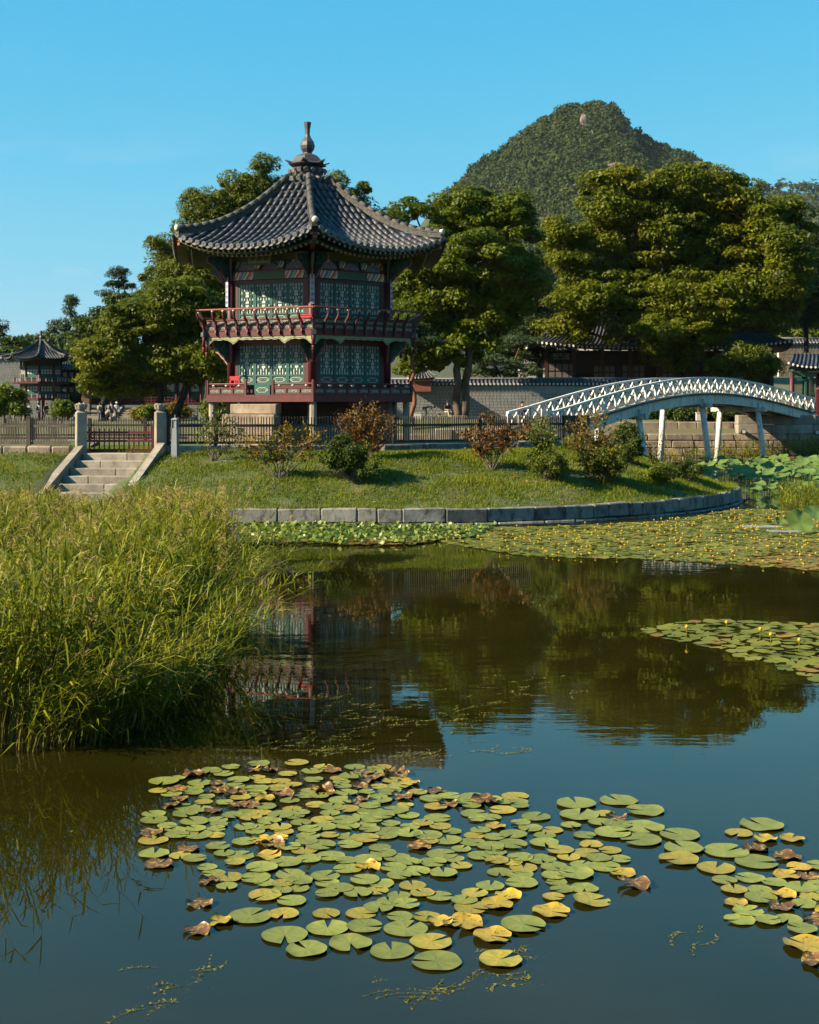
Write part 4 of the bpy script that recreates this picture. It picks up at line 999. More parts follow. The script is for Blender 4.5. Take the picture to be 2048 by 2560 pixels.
# lamp post at the gate
X, Y = xat(438, 46.9), 46.9; z0 = isl_z(X, Y)
lp = empty('garden_lamp', (X, Y, z0), 'grey tapering steel bollard lamp with glazed head right of the gate', 'lamp')
b = MB(); b.lathe([(.155, -.1), (.125, .98)], (X, Y, z0), 4, phase=.55); b.build('lamp_body', M['steel_grey'], lp)
b = MB()
for j in range(4):
    a = .55 + math.pi / 2 * j; b.bar((X + .12 * math.cos(a), Y + .12 * math.sin(a), z0 + .98), (X + .115 * math.cos(a), Y + .115 * math.sin(a), z0 + 1.26), .03, .03)
b.lathe([(.15, 1.26), (.15, 1.30), (.02, 1.34)], (X, Y, z0), 4, phase=.55); b.build('lamp_cage', M['steel_grey'], lp)
b = MB(); b.lathe([(.098, .985), (.095, 1.255)], (X, Y, z0), 4, phase=.55); b.build('lamp_glass', mat('lamp_glass', (.32, .33, .30), (.2, .21, .19), 8, .12, 0, None, 0, .6), lp)
b = MB(); b.lathe([(.018, 1.33), (.018, 1.44)], (X, Y, z0), 6); b.build('stem', M['steel_grey'], lp)
# small red-hooded floodlight and a dark one behind the gate
for px, py, d, m_, lab in ((441, 1021, 62, 'red_bright', 'small red hooded spotlight standing on the lawn behind the lamp'), (236, 1102, 50.5, 'black', 'black ground floodlight on the lawn just behind the red gate')):
    p = at(px, py, d); root = empty('floodlight', (p.x, p.y, isl_z(p.x, p.y)), lab, 'floodlight')
    zb = isl_z(p.x, p.y); h = .9 if m_ == 'red_bright' else .16
    b = MB(); b.tube([(p.x, p.y, zb - .05), (p.x, p.y, zb + h)], .02, 6); b.build('stand', M['black'], root)
    b = MB(); b.tube([(p.x - .12, p.y, zb + h), (p.x + .06, p.y - .02, zb + h + .10), (p.x + .14, p.y - .03, zb + h + .14)], [.08, .12, .13], 10); b.build('lamp_head', M[m_], root)

# ------------------------------------------------------------------ white arched footbridge
br = empty('arched_footbridge', (15, 72, 0), 'long white wooden arched footbridge with lattice railings right of the pavilion', 'bridge')
BA, BB = Vector((6.75, 65.6, 0)), Vector((26.2, 88.2, 0)); bdir = (BB - BA).normalized(); bperp = Vector((-bdir.y, bdir.x, 0))  # perp points to far-left side
BL = (BB - BA).length; BW = 2.5
def arch(t): return 2.45 + (3.30 - 2.45) * t + 1.5 * math.sin(math.pi * max(0, min(1, t))) ** 1.12
def bp_(t, side, dz): return BA + bdir * (BL * t) + bperp * (0 if side == 0 else BW) + Vector((0, 0, arch(t) + dz))
NS = 60
b = MB()
npl = 130
pl = MB(); pl.box((0, 0, 0), (BL / npl - .012, BW + .24, .05)); pl_me = pl.mesh('deck_plank', M['deck_wood'])
for i in range(npl):
    t = (i + .5) / npl; p = BA + bdir * (BL * t) + bperp * (BW / 2) + Vector((0, 0, arch(t) + random.uniform(-.004, .004))); ax = (bp_(min(1, t + .01), 0, 0) - bp_(max(0, t - .01), 0, 0)).normalized()
    inst('deck_plank', pl_me, frame(p, ax), br)
for side, off in ((0, .05), (1, -.05), (.5, 0)):
    b = MB()
    for i in range(NS):
        t0, t1 = i / NS, (i + 1) / NS; q = bperp * (BW * side + (off if side != .5 else 0))
        p0 = BA + bdir * (BL * t0) + q; p1 = BA + bdir * (BL * t1) + q; dep = .56
        z0, z1 = arch(t0), arch(t1); s_ = bperp * .14
        vs = [p0 - s_ + Vector((0, 0, z0 - .03)), p1 - s_ + Vector((0, 0, z1 - .03)), p1 - s_ + Vector((0, 0, z1 - dep)), p0 - s_ + Vector((0, 0, z0 - dep)), p0 + s_ + Vector((0, 0, z0 - .03)), p1 + s_ + Vector((0, 0, z1 - .03)), p1 + s_ + Vector((0, 0, z1 - dep)), p0 + s_ + Vector((0, 0, z0 - dep))]
        b.add(vs, [(0, 3, 2, 1), (4, 5, 6, 7), (0, 1, 5, 4), (3, 7, 6, 2)])
    b.build('girder', M['white_girder'], br)
    if side != .5:
        b = MB()
        for i in range(NS): b.bar(bp_(i / NS, side, .0) + bperp * (-.16 if side == 0 else .16), bp_((i + 1) / NS, side, .0) + bperp * (-.16 if side == 0 else .16), .05, .09)
        b.build('edge_board', M['deck_wood'], br)
        b = MB()
        for i in range(NS): b.bar(bp_(i / NS, side, .93), bp_((i + 1) / NS, side, .93), .15, .11)
        b.build('handrail', M['white_paint'], br)
        b = MB()
        for i in range(NS): b.bar(bp_(i / NS, side, .07), bp_((i + 1) / NS, side, .07), .09, .07)
        b.build('bottom_rail', M['white_paint'], br)
        nb_ = 30
        for i in range(nb_ + 1):
            t = i / nb_; b = MB(); b.bar(bp_(t, side, .03), bp_(t, side, .89), .10, .15, up=bdir); b.build('railing_post', M['white_paint'], br)
            if i < nb_:
                t2 = (i + 1) / nb_; dx = .002
                b = MB(); b.bar(bp_(t + .002, side, .10) + bperp * .046, bp_(t2 - .002, side, .87) + bperp * .046, .088, .065); b.build('brace', M['white_paint'], br)
                b = MB(); b.bar(bp_(t + .002, side, .87) - bperp * .046, bp_(t2 - .002, side, .10) - bperp * .046, .088, .065); b.build('brace', M['white_paint'], br)
for t in (.275, .505, .735):
    for side, lean in ((0, -.42), (1, .42)):
        p = bp_(t, side, 0); top_ = p + Vector((0, 0, -.62)); ft = p + bperp * lean + bdir * (.28); ft.z = -.6
        b = MB(); b.tube([top_, top_.lerp(ft, .5), ft], [.16, .17, .185], 14); b.build('pier', M['pier_paint'], br, smooth=True)
        b = MB(); b.box(top_ + Vector((0, 0, .14)), (.46, .42, .46), rz=math.atan2(bdir.y, bdir.x)); b.build('pier_cap', M['white_girder'], br)
    a_, b__ = bp_(t, 0, -.62), bp_(t, 1, -.62); b = MB(); b.bar(a_ - bperp * .55, b__ + bperp * .55, .34, .28); b.build('crossbeam', M['white_girder'], br)
# paper notices tied to the railing
for t, side, lab in ((.10, 1, 'white paper notice tied to the far railing near the left end of the bridge'), (.155, 0, 'white paper notice tied low on the near railing of the bridge'), (.30, 1, 'white paper notice higher up on the far bridge railing')):
    p = bp_(t, side, .42) - bperp * .10; b = MB(); b.box((0, 0, 0), (.42, .02, .36)); o = inst('paper_notice', b.mesh('paper_notice', flat('notice_paper', (.82, .82, .8))), frame(p, bdir)); tag(o, lab, 'notice')
# round floodlights on the abutment
def round_light(px, py, d, r_, lab):
    p = at(px, py, d); root = empty('floodlight', p, lab, 'floodlight')
    b = MB(); b.tube([p, p + Vector((0, .22, 0))], [r_, r_ * .8], 14); b.build('housing', M['black'], root)
    b = MB(); b.tube([p + Vector((0, -.012, 0)), p + Vector((0, -.002, 0))], r_ * .72, 14); b.build('lens', M['white_board'], root)
    b = MB()
    for j in range(8):
        a0, a1 = math.pi + math.pi * j / 8, math.pi + math.pi * (j + 1) / 8; b.bar(p + Vector((r_ * 1.2 * math.cos(a0), 0, r_ * 1.1 * math.sin(a0))), p + Vector((r_ * 1.2 * math.cos(a1), 0, r_ * 1.1 * math.sin(a1))), .04, .04)
    b.build('bracket', M['black'], root)
round_light(1860, 1079, 86.2, .17, 'round black floodlight with pale lens at the left foot of the abutment')
round_light(2044, 1081, 86.2, .17, 'round black floodlight low at the right edge of the picture')
round_light(2030, 1027, 87.5, .15, 'round black floodlight at the top of the abutment beside the red post')
for px, py, d, mm, lab, sz in ((1746, 1058, 89.0, 'plaster', 'small white control box behind the bridge pier', (.3, .25, .5)), (1756, 1052, 89.6, 'orange', 'orange box beside the white control box behind the bridge pier', (.6, .3, .5))):
    p = at(px, py, d); b = MB(); b.box((0, 0, 0), sz); b.box((0, 0, sz[2] / 2 + .02), (sz[0] + .05, sz[1] + .05, .04)); tag(inst('control_box', b.mesh('control_box', M[mm]), Matrix.Translation((p.x, p.y, gz(p.x, p.y) + sz[2] / 2 + .25))), lab, 'box')

# ------------------------------------------------------------------ brick garden wall with tiled coping
def coping(root, A, B, z, width, step, m_t=None, detail=True):
    t = (B - A).normalized(); n = Vector((t.y, -t.x, 0)); L = (B - A).length; h = width * .42
    b = MB()
    for sg in (1, -1):
        b.add([A + Vector((0, 0, z + h)), B + Vector((0, 0, z + h)), B + n * sg * width / 2 + Vector((0, 0, z)), A + n * sg * width / 2 + Vector((0, 0, z))], [(0, 1, 2, 3)])
    b.box((A + B) / 2 + Vector((0, 0, z - .05)), (L, width * .74, .09), rz=math.atan2(t.y, t.x))
    b.build('coping_bed', M['tile_pan'], root)
    ridge = MB(); ridge.tube([A + Vector((0, 0, z + h + .02)), B + Vector((0, 0, z + h + .02))], .11, 8); ridge.build('coping_ridge', M['tile'], root, smooth=True)
    tm = half_tile(.08, width * .60, M['tile'], 'cop%.2f' % width); x = step / 2
    while x < L:
        p = A + t * x
        for sg in ((1, -1) if detail else (1,)):
            ax = (n * sg * width / 2 - Vector((0, 0, h))).normalized(); y = Vector((0, 0, 1)).cross(ax).normalized(); zz = ax.cross(y)
            tl = inst('coping_tile', tm, Matrix.Translation(p + Vector((0, 0, z + h * .5)) + n * sg * width * .25) @ Matrix((ax, y, zz)).transposed().to_4x4(), root)
            if sg > 0:
                inst('coping_end', cope_disc, Matrix.Translation(p + n * (width / 2 + .03) + Vector((0, 0, z + .02))) @ Matrix((t, Vector((0, 0, 1)), n)).transposed().to_4x4() @ Matrix.Scale(.85, 4), root)
        x += step
cd_ = MB(); cd_.lathe([(.0, -.01), (.095, -.01), (.10, .012), (.0, .02)], (0, 0, 0), 10); cope_disc = cd_.mesh('coping_end', M['plaster'])
def brick_wall(name, label, A, B, zb, zt, courses, small, cat='wall', bm_='brick_grey', cstep=.29, backs=True):
    root = empty(name, (A.x, A.y, zb), label, cat); t = (B - A).normalized(); n = Vector((t.y, -t.x, 0)); L = (B - A).length
    b = MB(); b.box((A + B) / 2 + Vector((0, 0, (zb + zt) / 2)), (L, .5, zt - zb), rz=math.atan2(t.y, t.x)); b.build('mortar_core', M['mortar'], root)
    b = MB(); M3 = Matrix((t, -n, Vector((0, 0, 1)))).transposed(); h = (zt - small - zb) / courses
    for c_ in range(courses):
        x = (0 if c_ % 2 else -.14)
        while x < L:
            l = .26 + random.uniform(-.03, .04); x0, x1 = max(0, x), min(L, x + l)
            if x1 - x0 > .05: b.box(A + t * (x0 + x1) / 2 + n * (.25 + .012) + Vector((0, 0, zb + (c_ + .5) * h)), (x1 - x0 - .035, .03, h - .035), mat=M3)
            x += l
    nrow = int(small / .105)
    for c_ in range(nrow):
        x = .06 * (c_ % 2)
        while x < L - .12:
            b.box(A + t * (x + .06) + n * .262 + Vector((0, 0, zt - small + (c_ + .5) * .105)), (.085, .03, .075), mat=M3); x += .125
    o = b.build('brickwork', M[bm_], root); o['kind'] = 'stuff'
    coping(root, A, B, zt + .08, .95, cstep, detail=False)
    return root
gw = brick_wall('brick_garden_wall', 'long grey brick garden wall with tile coping behind the pavilion and bridge', Vector((-3.2, 100.3, 0)), Vector((24.6, 100.3, 0)), 2.75, 5.25, 9, .55)
brick_wall('brick_garden_wall', 'bit of pale brick wall with tile coping at the far left edge', Vector((-55, 139, 0)), Vector((-36.5, 139, 0)), 2.4, 8.6, 22, .0, cstep=.4)
# bench line of granite at the foot of the wall, and boulders on the island behind the fence
bn = empty('stone_bench', (xat(1118, 98), 98, gz(3, 98)), 'low granite bench under the tree where the person in black sits', 'bench')
inst('seat', stone_mesh(1.5, .5, .14, M['granite_tan'], 120, .02, .005), Matrix.Translation((xat(1118, 98), 98, gz(3, 98) + .42)), bn)
for sx_ in (-.55, .55): inst('leg', stone_mesh(.2, .4, .36, M['granite_tan'], 121, .02, .005), Matrix.Translation((xat(1118, 98) + sx_, 98, gz(3, 98) + .17)), bn)
bx_ = MB(); bx_.box((0, 0, .22), (.5, .4, .44)); bx_.box((0, 0, .45), (.54, .44, .03)); tag(inst('white_crate', bx_.mesh('white_crate', M['white_board']), Matrix.Translation((xat(1044, 97), 97, gz(1, 97)))), 'small white box on the ground left of the stooping person', 'box')
rw = empty('planter_wall', (3, 67, 2), 'pale stone block edging behind the fence right of the pavilion', 'wall')
x = xat(1085, 66)
for i, (l, mm) in enumerate(((.9, 'granite'), (.7, 'granite_tan'), (.8, 'granite_tan'), (.75, 'granite'), (.6, 'granite_tan'))):
    inst('stone', stone_mesh(l - .03, .6, .62, M[mm], 130 + i, .05, .02), Matrix.Translation((x + l / 2, 66 + .1 * i, 2.05 + .25)), rw); x += l
# ------------------------------------------------------------------ trees
K = 2048 / 1725.0
LV = {
 'maple': leafmat('maple_leaves', [(0, (.045, .068, .005)), (.4, (.10, .125, .006)), (.75, (.18, .18, .008)), (.95, (.25, .18, .012)), (1, (.31, .14, .02))], .40, .5, .22),
 'zelkova': leafmat('zelkova_leaves', [(0, (.045, .072, .005)), (.45, (.10, .13, .006)), (.85, (.17, .18, .008)), (1, (.22, .19, .012))], .40, .5, .22),
 'green': leafmat('green_leaves', [(0, (.025, .05, .010)), (.5, (.055, .085, .014)), (1, (.10, .12, .02))], .3, .5, .25),
 'ash': leafmat('ash_leaves', [(0, (.050, .070, .005)), (.5, (.11, .13, .007)), (1, (.20, .19, .012))], .40, .5, .25),
 'pine': leafmat('pine_needles', [(0, (.012, .028, .012)), (.5, (.026, .046, .016)), (1, (.05, .07, .02))], .12, .6, .3),
 'bluepine': leafmat('blue_needles', [(0, (.03, .05, .04)), (.5, (.06, .09, .065)), (1, (.10, .13, .09))], .12, .6, .3),
 'bush': leafmat('bush_leaves', [(0, (.04, .07, .012)), (.5, (.09, .115, .018)), (1, (.17, .17, .03))], .3, .5, .5),
 'lime': leafmat('lime_leaves', [(0, (.07, .11, .012)), (.5, (.13, .165, .02)), (1, (.20, .21, .03))], .35, .5, .5),
 'rust': leafmat('rust_leaves', [(0, (.08, .035, .012)), (.35, (.17, .06, .02)), (.65, (.22, .10, .035)), (.85, (.14, .10, .025)), (1, (.09, .11, .02))], .25, .5, 1.6),
 'amber': leafmat('amber_leaves', [(0, (.10, .12, .015)), (.4, (.17, .145, .02)), (.7, (.26, .11, .02)), (1, (.30, .16, .03))], .3, .5, 1.6),
 'mixed': leafmat('mixed_leaves', [(0, (.05, .08, .012)), (.45, (.09, .11, .018)), (.75, (.15, .14, .02)), (1, (.20, .10, .02))], .3, .5, 1.2),
}
def crown_mesh(name, lobes, nsub, sub_r, nleaf, leaf, mtl, flat_=.6, up=.35, aspect=.62, cover=1.0, inner=.25):
    """sprays of leaves on sub-clusters spread through ellipsoid lobes; returns mesh and the cluster centres"""
    vol = np.array([l[3] * l[4] * l[5] for l in lobes]) ** .75; vol = vol / vol.sum(); Cs = []
    for l, v in zip(lobes, vol):
        n = max(3, int(round(nsub * v))); d = unit(rng.normal(0, 1, (n, 3)) + np.array([0, 0, .25]))
        rad = 1 - np.abs(rng.normal(0, inner, (n, 1))); rad = np.clip(rad, .15, 1.05) + (rng.random((n, 1)) < .16) * rng.uniform(.02, .26, (n, 1))
        Cs.append(np.array(l[:3]) + d * rad * np.array(l[3:6]))
    C = np.concatenate(Cs); n = len(C); r = sub_r * rng.uniform(.42, 1.32, n)
    d = unit(rng.normal(0, 1, (n, nleaf, 3)) + np.array([0, 0, up]))
    rad = rng.uniform(.45, 1.05, (n, nleaf, 1)) ** .6
    off = d * rad * r[:, None, None] * np.array([1, 1, flat_])
    P = (C[:, None, :] + off).reshape(-1, 3)
    N = (d * np.array([1, 1, 1 / flat_]) + np.array([-.25, -.1, .35]) + rng.normal(0, .7, d.shape)).reshape(-1, 3)
    U = (d * np.array([1, 1, .2]) + rng.normal(0, .5, d.shape) + np.array([0, 0, -.15])).reshape(-1, 3)
    L = leaf * rng.uniform(.6, 1.35, len(P)); V, Fq = leaf_tris(P, N, U, L * 1.15, L * aspect * 1.15)
    return np_mesh(name, V, Fq, mtl), C
def limb(b, a, c, r0, r1, rnd, seg=5, sag=.12, n=7):
    a, c = Vector(a), Vector(c); L = (c - a).length; pts = []
    for i in range(seg + 1):
        t = i / seg; p = a.lerp(c, t)
        p += Vector((rnd.uniform(-1, 1), rnd.uniform(-1, 1), rnd.uniform(-.5, .5))) * L * .045 * math.sin(math.pi * t)
        p.z += -sag * L * math.sin(math.pi * t) * .5
        pts.append(p)
    b.tube(pts, [r0 + (r1 - r0) * i / seg for i in range(seg + 1)], n); return pts
def tree(name, label, px, d, base_z, lobes_px, trunk_r, fork, leaf_m, bark='bark', nsub=150, sub_r=.9, nleaf=170, leaf=.26, stems=1, cat='tree', group=None, depth=.9, seed=1, flat_=.6, twigs=40, aspect=.62, inner=.25, up=.35, spread=.6):
    """lobes_px: (px, py, half width, half height[, depth offset in m]) in 1725-wide picture units, at distance d"""
    rnd = random.Random(seed); s = d / F_PX * K; X = xat(px * K, d)
    root = empty(name, (X, d, base_z), label, cat, group); lobes = []
    for l in lobes_px:
        dy = l[4] if len(l) > 4 else rnd.uniform(-.35, .35) * l[2] * s * 1.6
        c = at(l[0] * K, l[1] * K, d); rx, rz = l[2] * s * .93, l[3] * s * .93
        lobes.append((c.x, d + dy, c.z, rx, max(rx, rz) * depth, rz))
    me, C = crown_mesh('crown', lobes, nsub, sub_r, nleaf, leaf, LV[leaf_m], flat_, up, aspect, 1, inner); inst('crown', me, Matrix.Identity(4), root)
    b = MB(); B = Vector((X, d, base_z)); tops = []
    for k in range(stems):
        o_ = Vector((rnd.uniform(-.3, .3), rnd.uniform(-.2, .2), 0)) * (stems > 1); f = at(fork[k % len(fork)][0] * K, fork[k % len(fork)][1] * K, d)
        pts = limb(b, B + o_ + Vector((0, 0, -.15)), f, trunk_r * (1 if stems == 1 else .75), trunk_r * .6, rnd, 7, 0, 10); tops.append((f, trunk_r * .55))
        b.tube([B + o_ + Vector((0, 0, -.2)), B + o_ + Vector((0, 0, .35))], [trunk_r * 1.5, trunk_r * .98], 10)
    ends = []
    for l in lobes:
        c = Vector(l[:3]); f, r_ = min(tops, key=lambda q: (q[0] - c).length); limb(b, f, c, r_ * .75, .05, rnd, 6, .18); ends.append(c)
    for i in rnd.sample(range(len(C)), min(twigs, len(C))):
        c = Vector(C[i]); e = min(ends, key=lambda q: (q - c).length)
        if (e - c).length > .3: limb(b, e, c, .045, .015, rnd, 3, .1, 5)
    b.build('trunk', M[bark], root, smooth=True); return root

tree('zelkova_tree', 'tall zelkova with pale forked trunk just right of the pavilion', 968, 95, 2.75,
     [(985, 450, 92, 58), (1075, 475, 66, 62), (905, 535, 66, 50), (1000, 560, 110, 60), (1092, 590, 58, 70), (868, 612, 52, 46), (940, 645, 86, 46), (880, 700, 56, 50), (1015, 690, 74, 46), (960, 738, 70, 40), (878, 765, 50, 32), (870, 440, 26, 22), (1050, 640, 60, 40)],
     .42, [(962, 735), (985, 700)], 'zelkova', 'bark', 560, .95, 250, .22, stems=2, seed=2, flat_=.55)
tree('giant_zelkova', 'huge spreading tree with orange tinged crown behind the bridge', 1440, 107, 2.8,
     [(1290, 425, 68, 78), (1440, 398, 82, 56), (1530, 430, 70, 66), (1245, 515, 88, 42), (1390, 490, 105, 70), (1530, 525, 118, 88), (1625, 560, 70, 92), (1195, 560, 50, 36), (1325, 598, 130, 68), (1480, 640, 140, 84), (1605, 640, 92, 58), (1240, 640, 84, 40), (1200, 690, 52, 28), (1390, 700, 105, 50), (1425, 750, 52, 36), (1660, 470, 46, 52), (1370, 398, 40, 40), (1590, 460, 50, 50), (1185, 490, 36, 24)],
     .55, [(1400, 690), (1470, 690)], 'maple', 'bark_dark', 1150, 1.1, 250, .24, stems=2, seed=5, flat_=.55, twigs=90)
tree('spreading_maple', 'broad yellow green maple left of the pavilion leaning over the lawn', 352, 97, 2.4,
     [(300, 690, 72, 54), (392, 700, 80, 66), (240, 752, 66, 40), (330, 768, 100, 44), (432, 770, 60, 52), (205, 806, 36, 20), (272, 815, 76, 20), (380, 640, 60, 46), (452, 690, 40, 76), (250, 700, 40, 30)],
     .36, [(335, 800), (400, 790)], 'maple', 'bark_dark', 560, .95, 240, .22, stems=2, seed=8, flat_=.5)
tree('tall_ash_tree', 'tall slender leaved tree rising behind the pavilion roof', 560, 118, 2.4,
     [(556, 366, 26, 38), (530, 400, 36, 40), (492, 410, 40, 38), (440, 440, 52, 40), (410, 480, 40, 34), (470, 480, 60, 50), (345, 520, 36, 26), (400, 545, 66, 40), (345, 532, 34, 24), (520, 460, 90, 56), (600, 430, 70, 60), (470, 600, 84, 60), (400, 640, 70, 56), (705, 378, 26, 24), (765, 402, 24, 18), (700, 430, 80, 46), (640, 490, 120, 80), (650, 620, 130, 90), (540, 700, 120, 70), (700, 745, 110, 60), (820, 470, 40, 30), (345, 590, 50, 30)],
     .4, [(560, 640), (640, 640)], 'ash', 'bark_dark', 1000, .95, 220, .24, stems=2, seed=12, flat_=.75, aspect=.42, twigs=80)
tree('leafy_ash', 'full leafy tree closing the gap between the maple and the pavilion', 440, 110, 2.4,
     [(430, 560, 60, 40), (372, 590, 50, 36), (462, 620, 56, 50), (400, 650, 60, 46), (340, 640, 44, 30), (455, 700, 60, 50), (400, 720, 60, 40), (470, 770, 40, 40), (520, 560, 50, 50)],
     .3, [(425, 740)], 'ash', 'bark_dark', 520, .95, 220, .23, seed=13, flat_=.7, aspect=.45, twigs=60)
tree('round_topped_tree', 'dark rounded tree behind the maple at left', 215, 125, 2.4,
     [(232, 690, 56, 46), (192, 712, 42, 40), (252, 655, 40, 30), (215, 745, 60, 40), (300, 650, 50, 40)], .3, [(225, 760)], 'green', 'bark_dark', 170, .95, 140, .3, seed=15)
tree('open_pine', 'open crowned pine standing above the trees at upper left', 255, 138, 2.4,
     [(252, 577, 22, 14), (235, 598, 20, 9), (268, 600, 18, 10), (225, 622, 16, 8), (258, 628, 26, 10), (240, 650, 20, 10)], .22, [(250, 640)], 'pine', 'bark_dark', 62, .62, 120, .30, seed=18, aspect=.2, flat_=.5, twigs=50)
tree('spiky_fir', 'spiky conifer with upswept branches right of the small pavilion roof', 145, 152, 2.4,
     [(150, 652, 8, 26), (124, 690, 16, 16), (170, 688, 14, 18), (140, 690, 10, 18), (130, 720, 26, 14), (160, 722, 26, 16), (145, 745, 40, 16)], .25, [(148, 700)], 'bluepine', 'bark_dark', 90, .7, 120, .38, seed=21, aspect=.22, flat_=1.0, twigs=40)
for i, (px, py, w, h, dd) in enumerate(((20, 728, 34, 18, 205), (66, 728, 26, 16, 212), (104, 724, 24, 22, 200))):
    tree('distant_tree', ['distant dark tree at the far left edge behind the small pavilion', 'low distant tree just left of the small pavilion finial', 'distant tree right behind the small pavilion finial'][i], px, dd, 2.4, [(px, py, w, h), (px + 8, py + 22, w, h), (px - 10, py + 30, w, h)], .3, [(px, py + 40)], 'green', 'bark_dark', 50, 1.3, 90, .5, seed=30 + i, group='distant trees at left', twigs=6)
tree('overhanging_branch_tree', 'thin branch of a tree reaching in at the left edge above the small pavilion', -42, 128, 2.4, [(4, 688, 14, 7), (-6, 700, 16, 8), (-40, 690, 30, 30)], .2, [(-40, 720)], 'pine', 'bark_dark', 34, .55, 90, .26, seed=35, twigs=24, aspect=.3)
tree('dark_pine', 'dark pine filling the gap between the zelkova and the giant tree', 1135, 113, 2.8,
     [(1120, 610, 48, 34), (1138, 680, 52, 36), (1160, 748, 42, 26), (1100, 752, 52, 28), (1150, 545, 32, 40), (1060, 730, 50, 30)], .3, [(1135, 760)], 'pine', 'bark_pine', 190, .85, 150, .30, seed=40, aspect=.2, flat_=.42)
tree('garden_pine', 'low spreading pine in front of the brick wall right of the zelkova', 1060, 103, 2.8, [(1040, 760, 60, 16), (1090, 782, 60, 14), (1010, 785, 40, 12), (1100, 720, 40, 14)], .16, [(1058, 800)], 'bluepine', 'bark_pine', 90, .62, 140, .26, seed=44, aspect=.2, flat_=.4)
tree('red_pine', 'orange barked pine behind the right corner of the pavilion', 868, 88, 2.6, [(850, 690, 46, 14), (890, 720, 40, 14), (840, 740, 36, 12)], .17, [(867, 742)], 'pine', 'bark_pine', 70, .7, 140, .26, seed=47, aspect=.2, flat_=.4)
tree('edge_pine', 'dark pine at the right edge behind the giant tree', 1700, 116, 2.9, [(1700, 560, 46, 44), (1690, 625, 50, 40), (1665, 610, 30, 30), (1715, 500, 26, 24), (1700, 670, 40, 24)], .3, [(1695, 660)], 'pine', 'bark_dark', 190, .9, 150, .30, seed=50, aspect=.22, flat_=.5)
tree('clipped_round_bush', 'rounded sunlit bush below the giant tree beside the bridge end', 1568, 104, 2.8, [(1566, 764, 66, 36), (1530, 772, 40, 28), (1606, 770, 34, 30)], .12, [(1568, 790)], 'bush', 'bark_dark', 170, .55, 140, .17, seed=53, cat='bush', flat_=.8)
tree('lime_bush', 'bright lime green bush at the left edge before the small pavilion', 10, 106, 2.4, [(8, 838, 34, 26), (-14, 850, 40, 26), (36, 864, 20, 14)], .1, [(10, 862)], 'lime', 'bark_dark', 110, .55, 130, .17, seed=56, cat='bush', flat_=.7)
for i, (px, py, w, h, lf, lab) in enumerate(((325, 868, 30, 12, 'lime', 'low yellow green shrub right of the two standing visitors on the lawn'), (365, 866, 30, 14, 'amber', 'yellow flowering shrub on the lawn behind the right gate post'), (300, 872, 22, 10, 'amber', 'low yellowish shrub left of the lime one on the lawn'), (130, 862, 24, 14, 'lime', 'bright shrub beneath the small pavilion'), (455, 862, 24, 14, 'mixed', 'mottled shrub left of the pavilion steps'), (480, 868, 18, 10, 'lime', 'low green shrub against the pavilion base'))):
    tree('garden_shrub', lab, px, 104 if i != 4 and i != 5 else 66, 2.35, [(px, py, w, h), (px + w * .5, py + 4, w * .6, h * .8)], .05, [(px, py + 8)], lf, 'bark_dark', 60, .45, 110, .15, seed=60 + i, cat='shrub', group='shrubs on the far lawn', flat_=.8, twigs=10)

# ------------------------------------------------------------------ shrubs on the island slope
def shrub(name, label, px, py_base, d, spread, top, stems, leaf_m, nleaf, leaf=.085, bark='twig', fan=.75, low=.45, seed=1, bare=0.0, sub=5, rad=.022, clus=.16):
    """open multi-stemmed shrub: spread (left, right) and height in metres"""
    rnd = random.Random(seed); X = xat(px, d); z0 = isl_z(X, d) - .03; root = empty(name, (X, d, z0), label, 'shrub'); b = MB(); tips = []
    for s in range(stems):
        u = (s + .5) / stems; ex = -spread[0] + (spread[0] + spread[1]) * u + rnd.uniform(-.1, .1); h = top * (1 - .35 * abs(u - .5) * 2) * rnd.uniform(.72, 1.05); ey = rnd.uniform(-.4, .4)
        a = Vector((X + ex * .06, d + rnd.uniform(-.05, .05), z0)); m_ = a + Vector((ex * fan * .45, ey * .4, h * .5)); e = a + Vector((ex, ey, h)); pts = []
        for i in range(8):
            t = i / 7; p = a * (1 - t) ** 2 + m_ * 2 * t * (1 - t) + e * t * t; p += Vector((rnd.uniform(-1, 1), rnd.uniform(-1, 1), rnd.uniform(-1, 1))) * .025 * (t > 0); pts.append(p)
        b.tube(pts, [rad * (1 - .8 * i / 7) for i in range(8)], 5)
        for j in range(sub):
            i = rnd.randint(int(low * 7), 6); p = pts[i]; q = p + Vector((rnd.uniform(-1, 1) * .38, rnd.uniform(-1, 1) * .35, rnd.uniform(.02, .42))) * (.55 + top * .22)
            mid = p.lerp(q, .5) + Vector((rnd.uniform(-.05, .05), rnd.uniform(-.05, .05), .03)); b.tube([p, mid, q], [rad * .42, rad * .3, rad * .12], 4)
            for w in range(2):
                q2 = mid + Vector((rnd.uniform(-1, 1), rnd.uniform(-1, 1), rnd.uniform(-.2, .9))) * .2; b.tube([mid, q2], [rad * .25, rad * .1], 3); tips.append(q2)
            tips += [q, mid, p]
        tips += pts[int(low * 7):]
    b.build('stems', M[bark], root)
    T = np.array([t[:] for t in tips if rnd.random() > bare]); idx = rng.integers(0, len(T), nleaf); C = T[idx] + rng.normal(0, clus * .5, (nleaf, 3)); C[:, 2] = np.maximum(C[:, 2], z0 + .05)
    N = rng.normal(0, 1, (nleaf, 3)) + np.array([0, 0, .6]); U = rng.normal(0, 1, (nleaf, 3)); L = leaf * rng.uniform(.6, 1.3, nleaf)
    V, Fq = leaf_quads(C, N, U, L, L * .6, .12); inst('leaves', np_mesh('leaves', V, Fq, LV[leaf_m]), Matrix.Identity(4), root); return root
